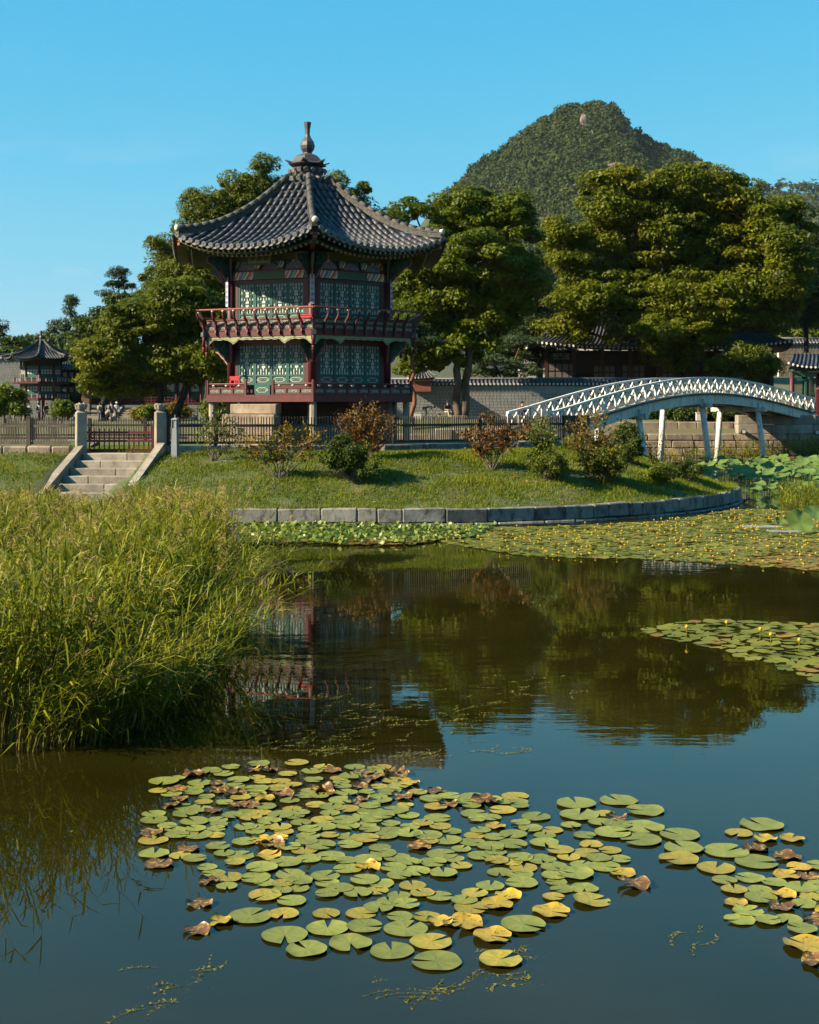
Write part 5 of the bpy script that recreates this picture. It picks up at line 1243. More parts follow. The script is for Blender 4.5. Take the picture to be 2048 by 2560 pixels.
def bush(name, label, px, py, d, w, h, leaf_m, n=80, leaf=.07, seed=1, sub=.2):
    rnd = random.Random(seed); X = xat(px, d); z0 = isl_z(X, d); root = empty(name, (X, d, z0), label, 'bush'); lobes = [(X, d, z0 + h * .5, w * .42, w * .40, h * .46)]
    for j in range(5): lobes.append((X + rnd.uniform(-.32, .32) * w, d + rnd.uniform(-.25, .25) * w, z0 + rnd.uniform(.25, .85) * h, w * rnd.uniform(.16, .28), w * .22, h * rnd.uniform(.16, .26)))
    me, C = crown_mesh('leaves', lobes, n, sub, 62, leaf, LV[leaf_m], .85, .25, .5, 1, .3); inst('leaves', me, Matrix.Identity(4), root); b = MB()
    for i in rnd.sample(range(len(C)), min(26, len(C))): limb(b, (X + rnd.uniform(-.12, .12), d, z0 - .04), C[i], .018, .005, rnd, 4, -.1, 4)
    b.build('stems', M['twig'], root); return root
shrub('rust_shrub', 'bushy rust leaved shrub in front of the pavilion right of its corner', 918, 1125, 46.6, (1.15, 1.15), 2.15, 12, 'rust', 2900, .10, fan=.6, low=.3, seed=3, sub=9, clus=.22)
shrub('amber_shrub', 'V-shaped sparse shrub with yellow and orange leaves on the slope left of the dark bush', 698, 1187, 44.6, (1.45, 1.75), 2.1, 9, 'amber', 1700, .105, fan=.85, low=.5, seed=7, sub=6, bare=.25, rad=.026)
shrub('thin_shrub', 'thin nearly bare shrub with pale stems right of the grey lamp', 531, 1138, 46.4, (.55, 1.2), 1.75, 6, 'mixed', 750, .10, fan=.8, low=.5, seed=11, sub=6, bare=.3, rad=.022)
shrub('bronze_shrub', 'sparse bronze leaved shrub on the slope left of the bridge railing', 1228, 1150, 46.4, (1.05, 1.35), 2.0, 9, 'rust', 1700, .11, fan=.8, low=.45, seed=13, sub=6, bare=.15, rad=.022)
shrub('upright_shrub', 'upright green shrub with a tall leafy shoot before the end of the fence', 1352, 1180, 46.3, (.45, .55), 2.3, 7, 'lime', 1700, .105, fan=.5, low=.3, seed=17, sub=6, rad=.02)
shrub('tall_open_shrub', 'tall open shrub with amber tips in front of the left bridge end', 1478, 1190, 47.2, (1.05, 1.2), 2.35, 9, 'amber', 2000, .095, fan=.7, low=.4, seed=19, sub=7, bare=.2, rad=.02)
shrub('bare_twig_shrub', 'dark bare twiggy shrub beside the first bridge pier', 1640, 1120, 50.6, (.5, .6), 1.7, 8, 'green', 260, .07, bark='bark_dark', fan=.6, low=.4, seed=23, sub=6, rad=.016)
shrub('second_twig_shrub', 'dark thin twiggy shrub by the lotus at the island edge', 1718, 1150, 51.2, (.45, .5), 1.35, 6, 'green', 200, .07, bark='bark_dark', fan=.6, low=.4, seed=29, sub=5, rad=.014)
bush('dark_bush', 'dense dark green bush in the middle of the island slope', 877, 1180, 44.4, 1.65, 1.42, 'green', 130, .085, 31)
bush('yellow_bush', 'yellow green mounded bush below the upright shrub', 1368, 1195, 45.9, 1.5, .95, 'mixed', 90, .075, 33)
bush('broad_bush', 'broad dark bush on the slope below the bridge handrail', 1512, 1190, 47.0, 2.1, 1.35, 'mixed', 150, .075, 37)
bush('round_dark_bush', 'round dark bush standing against the bridge girder', 1572, 1100, 51.0, 1.5, 1.5, 'green', 90, .08, 39)
bush('small_gold_bush', 'small golden green bush near the right tip of the island', 1655, 1165, 48.6, 1.05, .75, 'lime', 55, .07, 41)
bush('edge_bush', 'low dark bush at the right tip of the island beside the lotus', 1722, 1165, 50.6, 1.3, .8, 'green', 60, .07, 43)
bush('creeping_bush', 'small trailing green bush at the foot of the bridge pier', 1440, 1120, 51.5, 1.0, .6, 'bush', 40, .07, 45)

for i, (px, py, w, h, lf, lab) in enumerate(((1690, 1036, 44, 22, 'green', 'dark bush on the far bank behind the first bridge piers'), (1800, 1040, 50, 17, 'green', 'dark bush on the grass ledge below the bridge deck'), (1745, 1034, 30, 18, 'mixed', 'small mottled bush between the two dark ones on the far bank'), (1610, 1034, 44, 22, 'green', 'dark bush on the far bank seen under the left part of the bridge'))):
    tree('bank_bush', lab, px / K, 91, 2.7, [(px / K, py / K, w / K, h / K), ((px + w * .4) / K, (py + 5) / K, w * .6 / K, h * .7 / K)], .05, [(px / K, (py + 10) / K)], lf, 'bark_dark', 70, .42, 120, .13, seed=90 + i, cat='bush', group='bushes on the far bank', flat_=.8, twigs=10)
# ------------------------------------------------------------------ reed bed
reed_m = leafmat('reed_leaves', [(0, (.07, .085, .006)), (.35, (.165, .18, .012)), (.72, (.28, .27, .025)), (.92, (.42, .34, .07)), (1, (.46, .28, .11))], .36, .5, .5)
stalk_m = leafmat('reed_stalks', [(0, (.05, .05, .015)), (.5, (.14, .12, .03)), (1, (.22, .15, .06))], .1, .6, .8)
plume_m = leafmat('reed_plumes', [(0, (.26, .16, .11)), (.5, (.44, .29, .21)), (1, (.60, .44, .32))], .35, .7, .9)
def ribbons(P, W, side):
    """P (n,k,3) centre lines, W (n,k) widths, side (n,3) -> verts, quads"""
    n, k, _ = P.shape; s = side[:, None, :] * W[..., None] * .5
    V = np.stack([P - s, P + s], 2).reshape(n, k * 2, 3)
    q = np.array([[2 * i, 2 * i + 1, 2 * i + 3, 2 * i + 2] for i in range(k - 1)])
    Fq = (np.arange(n)[:, None, None] * (2 * k) + q[None]).reshape(-1, 4); return V.reshape(-1, 3), Fq
class Acc:
    def __init__(s): s.V = []; s.F = []; s.m = []; s.o = 0
    def add(s, V, Fq, mi): s.V.append(V); s.F.append(Fq + s.o); s.m.append(np.full(len(Fq), mi)); s.o += len(V)
    def mesh(s, name, mats): return np_mesh(name, np.concatenate(s.V), np.concatenate(s.F), mats, np.concatenate(s.m))
def inside(p, poly):
    x, y = p; c = False; j = len(poly) - 1
    for i in range(len(poly)):
        if (poly[i][1] > y) != (poly[j][1] > y) and x < (poly[j][0] - poly[i][0]) * (y - poly[i][1]) / (poly[j][1] - poly[i][1]) + poly[i][0]: c = not c
        j = i
    return c
def wpt(px, py): d = dwater(py); return (xat(px, d), d)
def reeds(name, label, B, H, lean, nleaf, lw, plume_p, ll=(.22, .5), cat='reeds'):
    acc = Acc(); n = len(B); az = rng.uniform(0, 2 * math.pi, n); T = np.linspace(0, 1, 5)
    ld = np.stack([lean[:, 0], lean[:, 1], np.zeros(n)], 1)
    P = B[:, None, :] + np.array([0, 0, 1.0]) * (H[:, None] * T[None])[..., None] * (1 - .12 * (np.linalg.norm(ld, axis=1)[:, None] * T[None])[..., None]) + ld[:, None, :] * (T[None, :, None] ** 1.9) * H[:, None, None]
    side = np.stack([np.cos(az), np.sin(az), np.zeros(n)], 1); W = np.tile(np.linspace(.012, .005, 5), (n, 1)); V, Fq = ribbons(P, W, side); acc.add(V, Fq, 1)
    fr = rng.uniform(.22, 1.0, (n, nleaf)) ** .8; idx = fr * 4; i0 = np.minimum(3, idx.astype(int)); f = (idx - i0)[..., None]; r_ = np.arange(n)[:, None]
    base = (P[r_, i0] * (1 - f) + P[r_, i0 + 1] * f).reshape(-1, 3); m = len(base)
    a = rng.uniform(0, 2 * math.pi, m); el = rng.normal(.95, .28, m); L = rng.uniform(*ll, m); droop = rng.uniform(.15, 1.0, m)
    h = np.stack([np.cos(a), np.sin(a), np.zeros(m)], 1) + np.repeat(ld, nleaf, 0) * .6; t = np.linspace(0, 1, 3)[None, :, None]
    Lp = base[:, None, :] + h[:, None, :] * (np.cos(el) * L)[:, None, None] * t + np.array([0, 0, 1.0]) * ((np.sin(el) * L)[:, None, None] * t - (droop * L)[:, None, None] * t ** 2.2 * .75)
    sd = unit(np.cross(h, np.array([0, 0, 1.0])) + rng.normal(0, .35, (m, 3))); ww = rng.uniform(.6, 1.35, m) * lw
    V, Fq = ribbons(Lp, ww[:, None] * np.array([.75, .95, .03])[None], sd); acc.add(V, Fq, 0)
    sel = np.where(rng.random(n) < plume_p * np.where(B[:, 1] > 25, 2.2, np.where(B[:, 1] > 20, 1.0, .45)))[0]
    if len(sel):
        ns = 16; top = P[sel, 4]; k = len(sel); drift = rng.normal(0, .3, (k, 1, 3)) + np.array([.35, .05, 0]); 
        b = top[:, None, :] + np.array([0, 0, 1.0]) * rng.uniform(-.04, .17, (k, ns, 1)); dr = rng.normal(0, .42, (k, ns, 3)) + drift + np.array([0, 0, .55]); dr = unit(dr).reshape(-1, 3); b = b.reshape(-1, 3)
        l = rng.uniform(.08, .20, len(b)); t = np.linspace(0, 1, 3)[None, :, None]
        Pp = b[:, None, :] + dr[:, None, :] * l[:, None, None] * t - np.array([0, 0, 1.0]) * (l[:, None, None] * t ** 2 * .35); V, Fq = ribbons(Pp, np.full((len(b), 1), .011) * np.array([.7, 1.0, .2])[None], unit(rng.normal(0, 1, (len(b), 3)))); acc.add(V, Fq, 2)
    o = link(bpy.data.objects.new(name, acc.mesh(name, [reed_m, stalk_m, plume_m]))); return tag(o, label, cat, kind='stuff')
poly = [wpt(*q) for q in ((-260, 1905), (0, 1890), (200, 1868), (360, 1815), (450, 1720), (505, 1620), (535, 1520), (560, 1440), (568, 1390), (566, 1362), (-700, 1362))]
pts = []
xs = [p[0] for p in poly]; ys = [p[1] for p in poly]
while len(pts) < 9000:
    x = random.uniform(-11.5, max(xs)); y = random.uniform(min(ys), max(ys))
    if not inside((x, y), poly): continue
    if x < -.36 * y - .6: continue                      # beyond the left edge
    if mnoise.noise((x * .9, y * .9, 4)) < -.34: continue
    xb = float(np.interp(y, [14.6, 15.4, 17.5, 20.4, 24.5, 29.2, 33.2], [-3.5, -3.0, -2.95, -3.1, -3.5, -4.0, -4.45]))
    if random.random() > (xb - x) / 1.1 + .12: continue
    pts.append((x, y, -.1))
B = np.array(pts); edge = np.array([max(0, (p[0] - (-.14 * p[1])) ) for p in pts])
H = rng.normal(1.72, .24, len(B)) - .020 * (B[:, 1] - 15); H = np.minimum(H, EYE - .15 - (1212 - HZ) * B[:, 1] / F_PX + np.abs(rng.normal(0, .17, len(B)))); H *= np.array([.93 + .26 * mnoise.noise((p[0] * .55, p[1] * .4, 8.1)) for p in B]); H = np.maximum(H, .7)
lean = rng.normal(0, .13, (len(B), 2)); lean[:, 0] += .10
reeds('reed_bed', 'tall yellow green reeds with pinkish plumes filling the left foreground', B, H, lean, 10, .024, .11)
# bent stems over the water along the right and front edge of the bed
pts = []
while len(pts) < 640:
    t = random.random(); q = [(60, 1882), (200, 1864), (360, 1812), (450, 1718), (505, 1620), (535, 1520), (560, 1440)]; i = random.randint(0, 5); f = random.random(); px = q[i][0] + (q[i + 1][0] - q[i][0]) * f; py = q[i][1] + (q[i + 1][1] - q[i][1]) * f
    x, y = wpt(px - random.uniform(0, 40) + (random.uniform(0, 90) if random.random() < .3 else 0), py - random.uniform(-4, 30)); pts.append((x, y, -.08))
B = np.array(pts); lean = np.stack([rng.uniform(.25, 1.15, len(B)), rng.uniform(-.75, .15, len(B))], 1)
reeds('bent_reeds', 'bent reed stems hanging out over the water at the edge of the reed bed', B, rng.uniform(.5, 1.35, len(B)) ** 1.0 + (rng.random(len(B)) < .18) * .55, lean, 7, .019, .05)
pts = []
for _ in range(260):
    x, y = wpt(random.uniform(1955, 2130), random.uniform(1250, 1292)); pts.append((x, y, -.05))
B = np.array(pts); reeds('edge_reeds', 'clump of pale green water grass below the lotus at the right edge', B, rng.uniform(.5, 1.1, len(B)), rng.normal(-.1, .3, (len(B), 2)), 8, .026, .0)
pts = [(random.uniform(11, 32), random.uniform(83.4, 86.2), 0) for _ in range(1700)]
pts = [p for p in pts if p[0] > 11 + random.random() * 15]
B = np.array(pts); reeds('embankment_reeds', 'dry reeds growing at the foot of the stone embankment', B, rng.uniform(.7, 1.5, len(B)) + (B[:, 0] - 20) * .05, rng.normal(0, .12, (len(B), 2)), 8, .03, .25)

# ------------------------------------------------------------------ water lilies
def padmat(name, c1, c2, c3, spots, edge=None):
    m = bpy.data.materials.new(name); m.use_nodes = True; nt = m.node_tree; b = nt.nodes['Principled BSDF']; b.inputs['Roughness'].default_value = .42; b.inputs['Specular IOR Level'].default_value = .3
    tc = _n(nt, 'ShaderNodeTexCoord'); oi = _n(nt, 'ShaderNodeObjectInfo'); geo = _n(nt, 'ShaderNodeNewGeometry')
    nz = _n(nt, 'ShaderNodeTexNoise'); nz.inputs['Scale'].default_value = 9; nz.inputs['Detail'].default_value = 5; nt.links.new(geo.outputs['Position'], nz.inputs['Vector'])
    c1 = tuple(x * ALB for x in c1); c2 = tuple(x * ALB for x in c2); c3 = tuple(x * ALB for x in c3)
    rp = ramp(nt, [(.3, c2), (.7, c1)]); nt.links.new(nz.outputs['Fac'], rp.inputs[0])
    n2 = _n(nt, 'ShaderNodeTexNoise'); n2.inputs['Scale'].default_value = 30; n2.inputs['Detail'].default_value = 4; nt.links.new(geo.outputs['Position'], n2.inputs['Vector'])
    r2 = ramp(nt, [(spots, (0, 0, 0)), (spots + .08, (1, 1, 1))]); nt.links.new(n2.outputs['Fac'], r2.inputs[0])
    mx = _n(nt, 'ShaderNodeMix', data_type='RGBA'); nt.links.new(r2.outputs[0], mx.inputs[0]); nt.links.new(rp.outputs[0], mx.inputs[6]); mx.inputs[7].default_value = (*c3, 1)
    mr = _n(nt, 'ShaderNodeMapRange'); mr.inputs[3].default_value = .78; mr.inputs[4].default_value = 1.18; nt.links.new(oi.outputs['Random'], mr.inputs[0])
    mv = _n(nt, 'ShaderNodeMix', data_type='RGBA', blend_type='MULTIPLY'); mv.inputs[0].default_value = 1; nt.links.new(mx.outputs[2], mv.inputs[6]); nt.links.new(mr.outputs[0], mv.inputs[7])
    out = mv.outputs[2]
    # radiating veins
    sp = _n(nt, 'ShaderNodeSeparateXYZ'); nt.links.new(tc.outputs['Object'], sp.inputs[0]); at2 = _n(nt, 'ShaderNodeMath', operation='ARCTAN2'); nt.links.new(sp.outputs[1], at2.inputs[0]); nt.links.new(sp.outputs[0], at2.inputs[1])
    ml = _n(nt, 'ShaderNodeMath', operation='MULTIPLY'); ml.inputs[1].default_value = 9; nt.links.new(at2.outputs[0], ml.inputs[0]); sn = _n(nt, 'ShaderNodeMath', operation='SINE'); nt.links.new(ml.outputs[0], sn.inputs[0])
    r3 = ramp(nt, [(.96, (0, 0, 0)), (1, (.16,) * 3)]); nt.links.new(sn.outputs[0], r3.inputs[0]); m3 = _n(nt, 'ShaderNodeMix', data_type='RGBA'); nt.links.new(r3.outputs[0], m3.inputs[0]); nt.links.new(out, m3.inputs[6]); m3.inputs[7].default_value = (c1[0] * 1.35, c1[1] * 1.3, c1[2] * 1.2, 1)
    nt.links.new(m3.outputs[2], b.inputs['Base Color'])
    bp = _n(nt, 'ShaderNodeBump'); bp.inputs['Strength'].default_value = .12; bp.inputs['Distance'].default_value = .006; nt.links.new(sn.outputs[0], bp.inputs['Height']); nt.links.new(bp.outputs[0], b.inputs['Normal'])
    return m
PM = {'green': padmat('pad_green', (.265, .275, .045), (.18, .205, .036), (.34, .28, .04), .67),
      'olive': padmat('pad_olive', (.37, .31, .035), (.24, .23, .03), (.48, .27, .03), .54),
      'yellow': padmat('pad_yellow', (.50, .33, .03), (.36, .27, .03), (.22, .07, .02), .60),
      'brown': padmat('pad_brown', (.22, .10, .03), (.07, .035, .015), (.42, .30, .05), .54)}
under_m = flat('pad_underside', (.16, .075, .04), .5)
def pad_mesh(seed, kind, curl):
    r = random.Random(seed); n = 30; notch = r.uniform(.10, .24); b = MB(); a0 = -math.pi / 2 + r.uniform(-.6, .6); rings = (.0, .35, .68, .90, 1.0); ex = r.uniform(.92, 1.0)
    ph = [r.uniform(0, 6.3) for _ in range(4)]; vs = []
    for q in rings:
        for j in range(n + 1):
            a = a0 + notch + (2 * math.pi - 2 * notch) * j / n; w = 1 + .02 * math.sin(3 * a + ph[0]) + .012 * math.sin(7 * a + ph[1])
            z = .012 + .006 * q + curl * (q ** 4) * (.55 + .6 * math.sin(2 * a + ph[2]) + .5 * math.sin(5 * a + ph[3])) + (.018 * q ** 8)
            rr_ = q * w * (1 - .5 * abs(curl) * q ** 4)
            if q == 1.0 and curl > .25: rr_ *= 1 + .06 * math.sin(17 * a + ph[0]) + .04 * math.sin(29 * a)
            vs.append((rr_ * math.cos(a), rr_ * ex * math.sin(a), z))
    fs = [(i * (n + 1) + j, (i + 1) * (n + 1) + j, (i + 1) * (n + 1) + j + 1, i * (n + 1) + j + 1) for i in range(len(rings) - 1) for j in range(n)]
    b.add(vs, fs); k = (len(rings) - 1) * (n + 1)
    b.add([vs[k + j] for j in range(n + 1)] + [(vs[k + j][0] * .985, vs[k + j][1] * .985, vs[k + j][2] - .014) for j in range(n + 1)], [(j, n + 1 + j, n + 2 + j, j + 1) for j in range(n)], 1)
    return b.mesh('lily_pad', [PM[kind], under_m], True)
pads_me = {k: [pad_mesh(100 * i + 7, k, c if k != 'brown' else .10 + .06 * i) for i, c in enumerate((.0, .02, .03, .01, .05) if k in ('green', 'olive') else (.05, .10, .16, .22) if k == 'yellow' else (0, 1, 2, 3))] for k in PM}
placed = []
def put_pad(x, y, r, kind, label, group, tilt=0.0):
    me = random.choice(pads_me[kind]); mw = Matrix.Translation((x, y, .004 + .0012 * (len(placed) % 9))) @ Matrix.Rotation(tilt, 4, 'Y') @ Matrix.Rotation(random.uniform(0, 2 * math.pi), 4, 'Z') @ Matrix.Diagonal((r, r, r if kind != 'green' else min(r, .2), 1))
    o = inst('lily_pad', me, mw); tag(o, label, 'lily pad', group); placed.append((x, y, r * (.8 if kind == 'brown' else 1))); return o
# the ones that can be told apart, nearest first (x, y, width in 1725-wide picture units)
solo = [(920, 2026, 106, 'green', 'nearest large green lily pad with a torn hole in the middle', None), (825, 2004, 94, 'green', 'large green lily pad left of the nearest one', None), (738, 1988, 94, 'green', 'large green lily pad with a notch at its top, third from the front tip', None),
        (646, 2001, 90, 'green', 'lily pad at the front left corner of the cluster, lowest on its left side', None), (600, 1972, 98, 'green', 'broad flat lily pad behind the front left corner pad', None), (908, 1986, 90, 'olive', 'yellowing lily pad just behind the nearest large one', None), (1053, 2024, 94, 'olive', 'single speckled lily pad apart in front beside the floating weed', None),
        (1036, 1974, 86, 'yellow', 'yellow notched lily pad behind the single speckled one', None), (1101, 1950, 96, 'green', 'large green lily pad at the front right beside the yellow one', None), (855, 1957, 94, 'green', 'green lily pad in the second row above the nearest pads', None), (690, 1956, 90, 'green', 'wide green lily pad in the second row at left', None),
        (768, 1952, 78, 'green', 'green lily pad between the two wide pads of the second row', None), (527, 1931, 92, 'green', 'green lily pad right behind the orange withered leaf at left', None), (1160, 1922, 84, 'yellow', 'orange yellow lily pad curled at its right side', None), (1246, 1898, 82, 'olive', 'tilted olive lily pad standing alone at the right of the cluster', None),
        (975, 1948, 92, 'yellow', 'broken bright yellow lily pad among the brown ones', None), (1212, 1842, 80, 'green', 'broad green lily pad at the right end of the middle rows', None), (1213, 1694, 84, 'green', 'rear left lily pad of the four big ones at the back right', None), (1303, 1687, 82, 'green', 'rear middle lily pad of the big ones at the back right', None), (1358, 1708, 84, 'green', 'rear right lily pad of the big ones at the back right', None),
        (1220, 1718, 84, 'green', 'second row lily pad of the big ones at the back right', None), (1355, 1744, 90, 'green', 'big pad below the rear right one', None), (1350, 1770, 88, 'green', 'big lily pad in the middle right row beside the gap', None), (1432, 1760, 86, 'green', 'rightmost big pad of the back right arm', None), (1440, 1788, 84, 'green', 'big lily pad at the right end of the arm', None), (1430, 1812, 86, 'olive', 'spotted lily pad with orange rim at the right end of the arm', None), (1290, 1756, 78, 'green', 'big lily pad in the middle of the right arm', None),
        (1604, 1738, 94, 'green', 'large oval lily pad alone at the back of the right cluster', None), (1530, 1794, 96, 'green', 'large lily pad with an open notch at the left of the right cluster', None), (1593, 1817, 92, 'green', 'large lily pad in the middle of the right cluster', None), (1508, 1830, 80, 'olive', 'speckled lily pad at the left end of the right cluster', None), (1556, 1756, 58, 'olive', 'small yellow rimmed lily pad left of the large oval one', None), (1612, 1768, 54, 'yellow', 'small yellow edged lily pad behind the right cluster', None), (1668, 1768, 54, 'yellow', 'small yellow edged lily pad right of its twin behind the right cluster', None),
        (1697, 1993, 98, 'yellow', 'bright yellow speckled lily pad at the right edge near the bottom', None), (1722, 2030, 76, 'brown', 'withered tan leaf at the right edge below the bright yellow pad', None), (1558, 1938, 68, 'green', 'front left lily pad of the right cluster', None),
        (420, 1905, 62, 'brown', 'withered brown ring-like leaf floating apart at the left of the cluster', None), (415, 1962, 66, 'brown', 'orange withered leaf at the front left tip', None), (465, 1942, 60, 'yellow', 'orange leaf beside the withered one at the front left tip', None), (325, 1800, 66, 'green', 'lily pad at the far left tip of the cluster', None), (335, 1822, 66, 'brown', 'curled green brown leaf at the far left tip', None), (345, 1647, 64, 'green', 'lily pad alone at the back left corner', None), (1335, 1865, 80, 'brown', 'sunken brown leaf right of the tilted olive pad', None), (1020, 1690, 66, 'brown', 'tall crumpled brown leaf at the back of the cluster', None), (1085, 1678, 60, 'olive', 'curled olive leaf at the back beside the crumpled brown one', None), (945, 1695, 54, 'brown', 'crumpled leaf with upright rim at the back middle', None), (1300, 1725, 58, 'brown', 'curled brown rimmed leaf among the big pads at right', None), (1590, 1790, 62, 'brown', 'curled brown leaf in the right cluster', None)]
for x, y, w, k, lab, g_ in solo:
    d = dwater(y * K); put_pad(xat(x * K, d), d, w * K * .5 * d / F_PX, k, lab, g_, tilt=.12 if 'tilted' in lab else 0)
front_poly = [(300, 1650), (455, 1620), (560, 1606), (640, 1604), (815, 1612), (862, 1650), (1000, 1680), (1105, 1680), (1180, 1712), (1290, 1712), (1330, 1740), (1330, 1800), (1300, 1830), (1350, 1846), (1280, 1850), (1225, 1880), (1195, 1900), (1130, 1925), (1060, 1945), (960, 1940), (900, 1950), (800, 1940), (650, 1940), (560, 1925), (480, 1930), (470, 1900), (430, 1850), (385, 1815), (330, 1780), (275, 1745), (330, 1700), (300, 1670)]
right_poly = [(1500, 1850), (1540, 1840), (1600, 1835), (1660, 1805), (1700, 1812), (1745, 1830), (1750, 1940), (1690, 1960), (1600, 1940), (1530, 1900)]
def scatter(poly1725, n, kinds, rmin, rmax, lab, tries=60000, ov=.80):
    poly = [wpt(x * K, y * K) for x, y in poly1725]; xs = [p[0] for p in poly]; ys = [p[1] for p in poly]; c = 0; q = 0
    while c < n and q < tries:
        q += 1; x, y = random.uniform(min(xs), max(xs)), random.uniform(min(ys), max(ys))
        if not inside((x, y), poly): continue
        small = (q > tries * .45); r = random.uniform(rmin, rmax) * (.62 if small else 1)
        if any((x - a) ** 2 + (y - b) ** 2 < ((r + s) * ov) ** 2 for a, b, s in placed): continue
        py = HZ + EYE * F_PX / y; px = CX + F_PX * x / y; k = kinds(px / K, py / K); put_pad(x, y, r, k, *lab[k], tilt=0); c += 1
    return c
def kinds_front(x, y):
    back = max(0, (1720 - y) / 110); left = max(0, (560 - x) / 260); fr = max(0, (y - 1850) / 120) * (x > 880)
    p = random.random()
    if p < .012 + .34 * min(1, back) * (x < 1120) + .28 * left + .20 * fr: return 'brown'
    p = random.random()
    if p < .02 + .10 * left + .16 * fr + .08 * back: return 'yellow'
    return 'olive' if random.random() < .24 else 'green'
LF = {'green': ('round green lily pad floating inside the large front cluster', 'green pads of the front cluster'), 'olive': ('olive lily pad with yellow flecks inside the large front cluster', 'olive pads of the front cluster'), 'yellow': ('yellow or orange lily pad inside the large front cluster', 'yellow pads of the front cluster'), 'brown': ('withered brown curled lily leaf inside the large front cluster', 'withered leaves of the front cluster')}
LR = {k: (v[0].replace('inside the large front cluster', 'inside the small cluster at the right edge'), v[1].replace('front', 'right')) for k, v in LF.items()}
n1 = scatter(front_poly, 285, kinds_front, .08, .13, LF, ov=.65); n2 = scatter(right_poly, 26, lambda x, y: random.choice(['green', 'green', 'green', 'olive', 'yellow', 'brown']), .09, .125, LR, 15000)
ORD = ['first', 'second', 'third', 'fourth', 'fifth', 'sixth', 'seventh', 'eighth', 'ninth', 'tenth', 'eleventh', 'twelfth', 'thirteenth', 'fourteenth', 'fifteenth', 'sixteenth', 'seventeenth', 'eighteenth', 'nineteenth', 'twentieth'] + ['%dth' % i for i in range(21, 60)]
def row_labels(prefix, rows, fmt):
    """name each thing of a crowd by its row from the front and its place from the left"""
    its = sorted([o for o in col.objects if o.parent is None and str(o.get('label', '')).endswith(prefix)], key=lambda o: o.matrix_basis.translation.y)
    per = max(1, math.ceil(len(its) / rows))
    for r_ in range(rows):
        for j, o in enumerate(sorted(its[r_ * per:(r_ + 1) * per], key=lambda o: o.matrix_basis.translation.x / o.matrix_basis.translation.y)):
            o['label'] = fmt(o, ORD[r_], ORD[j])
word = lambda o: o['label'].split(' lily ')[0]
row_labels('inside the large front cluster', 16, lambda o, r_, j: '%s lily pad, %s from the left in the %s row of the front cluster' % ({'round green': 'round green', 'olive': 'flecked olive', 'yellow or orange': 'yellow', 'withered brown curled': 'withered brown'}.get(word(o), word(o)), j, r_))
row_labels('inside the small cluster at the right edge', 4, lambda o, r_, j: '%s lily pad, %s from the left in the %s row of the right cluster' % ({'round green': 'round green', 'olive': 'flecked olive', 'yellow or orange': 'yellow', 'withered brown curled': 'withered brown'}.get(word(o), word(o)), j, r_))
# mid pond group and the far carpet, too many to name singly
def pad_field(name, label, pts, rad, mats, mi, lift=0.012):
    n = len(pts); P = np.array(pts); k = 9; a = np.linspace(.25, 2 * math.pi - .25, k)[None] + rng.uniform(0, 6.3, (n, 1)); w = rad[:, None] * (1 + rng.normal(0, .05, (n, k)))
    tx = rng.normal(0, .05, (n, 1)); ty = rng.normal(0, .05, (n, 1)); ca, sa = np.cos(a) * w, np.sin(a) * w
    z = P[:, 2:3] + ca * tx + sa * ty + np.abs(rng.normal(0, .008, (n, k))) + lift
    V = np.concatenate([P[:, None, :] + np.array([0, 0, lift]), np.stack([P[:, :1] + ca, P[:, 1:2] + sa, z], 2)], 1).reshape(-1, 3)
    q = np.array([[0, i, i + 1] for i in range(1, k)]); Fq = (np.arange(n)[:, None, None] * (k + 1) + q[None]).reshape(-1, 3)
    o = link(bpy.data.objects.new(name, np_mesh(name, V, Fq, mats, np.repeat(mi, k - 1)))); return tag(o, label, 'lily pads', kind='stuff')
fm = [leafmat('far_pad_green', [(0, (.08, .09, .016)), (.5, (.16, .155, .024)), (1, (.27, .23, .05))], .12, .55, .5, .2), leafmat('far_pad_brown', [(0, (.12, .06, .03)), (.5, (.26, .13, .04)), (1, (.36, .24, .06))], .12, .5, .5), leafmat('far_pad_dark', [(0, (.03, .07, .02)), (.5, (.07, .12, .03)), (1, (.26, .28, .09))], .12, .5, .5, .25)]
def field_pts(poly1725, n, rmin, rmax, ov, cell=.5):
    poly = [wpt(x * K, y * K) for x, y in poly1725]; xs = [p[0] for p in poly]; ys = [p[1] for p in poly]; out = []; grid = {}; q = 0
    while len(out) < n and q < n * 30:
        q += 1; x, y = random.uniform(min(xs), max(xs)), random.uniform(min(ys), max(ys))
        if not inside((x, y), poly): continue
        r = random.uniform(rmin, rmax); gx, gy = int(x // cell), int(y // cell)
        if any((x - a) ** 2 + (y - b) ** 2 < ((r + s) * ov) ** 2 for i in (-1, 0, 1) for j in (-1, 0, 1) for a, b, s in grid.get((gx + i, gy + j), ())): continue
        grid.setdefault((gx, gy), []).append((x, y, r)); out.append((x, y, r))
    return out
mid = field_pts([(1338, 1333), (1400, 1318), (1470, 1308), (1560, 1310), (1830, 1318), (1830, 1470), (1690, 1430), (1640, 1405), (1570, 1385), (1480, 1362), (1400, 1345)], 380, .11, .17, .78)
pad_field('mid_lily_pads', 'loose group of small lily pads in the middle of the pond at the right edge', [(x, y, 0) for x, y, r in mid], np.array([r for *_, r in mid]), fm, (rng.random(len(mid)) < .08).astype(int), .01)
yb = field_pts([(850, 1118), (1000, 1112), (1200, 1108), (1400, 1098), (1540, 1075), (1600, 1072), (1840, 1090), (1840, 1212), (1640, 1196), (1500, 1186), (1330, 1176), (1200, 1176), (1080, 1168), (980, 1150), (880, 1132)], 9000, .09, .16, .62)
xx = np.array([CX + F_PX * x / y for x, y, r in yb]) / K; yy = np.array([HZ + EYE * F_PX / y for x, y, r in yb]) / K
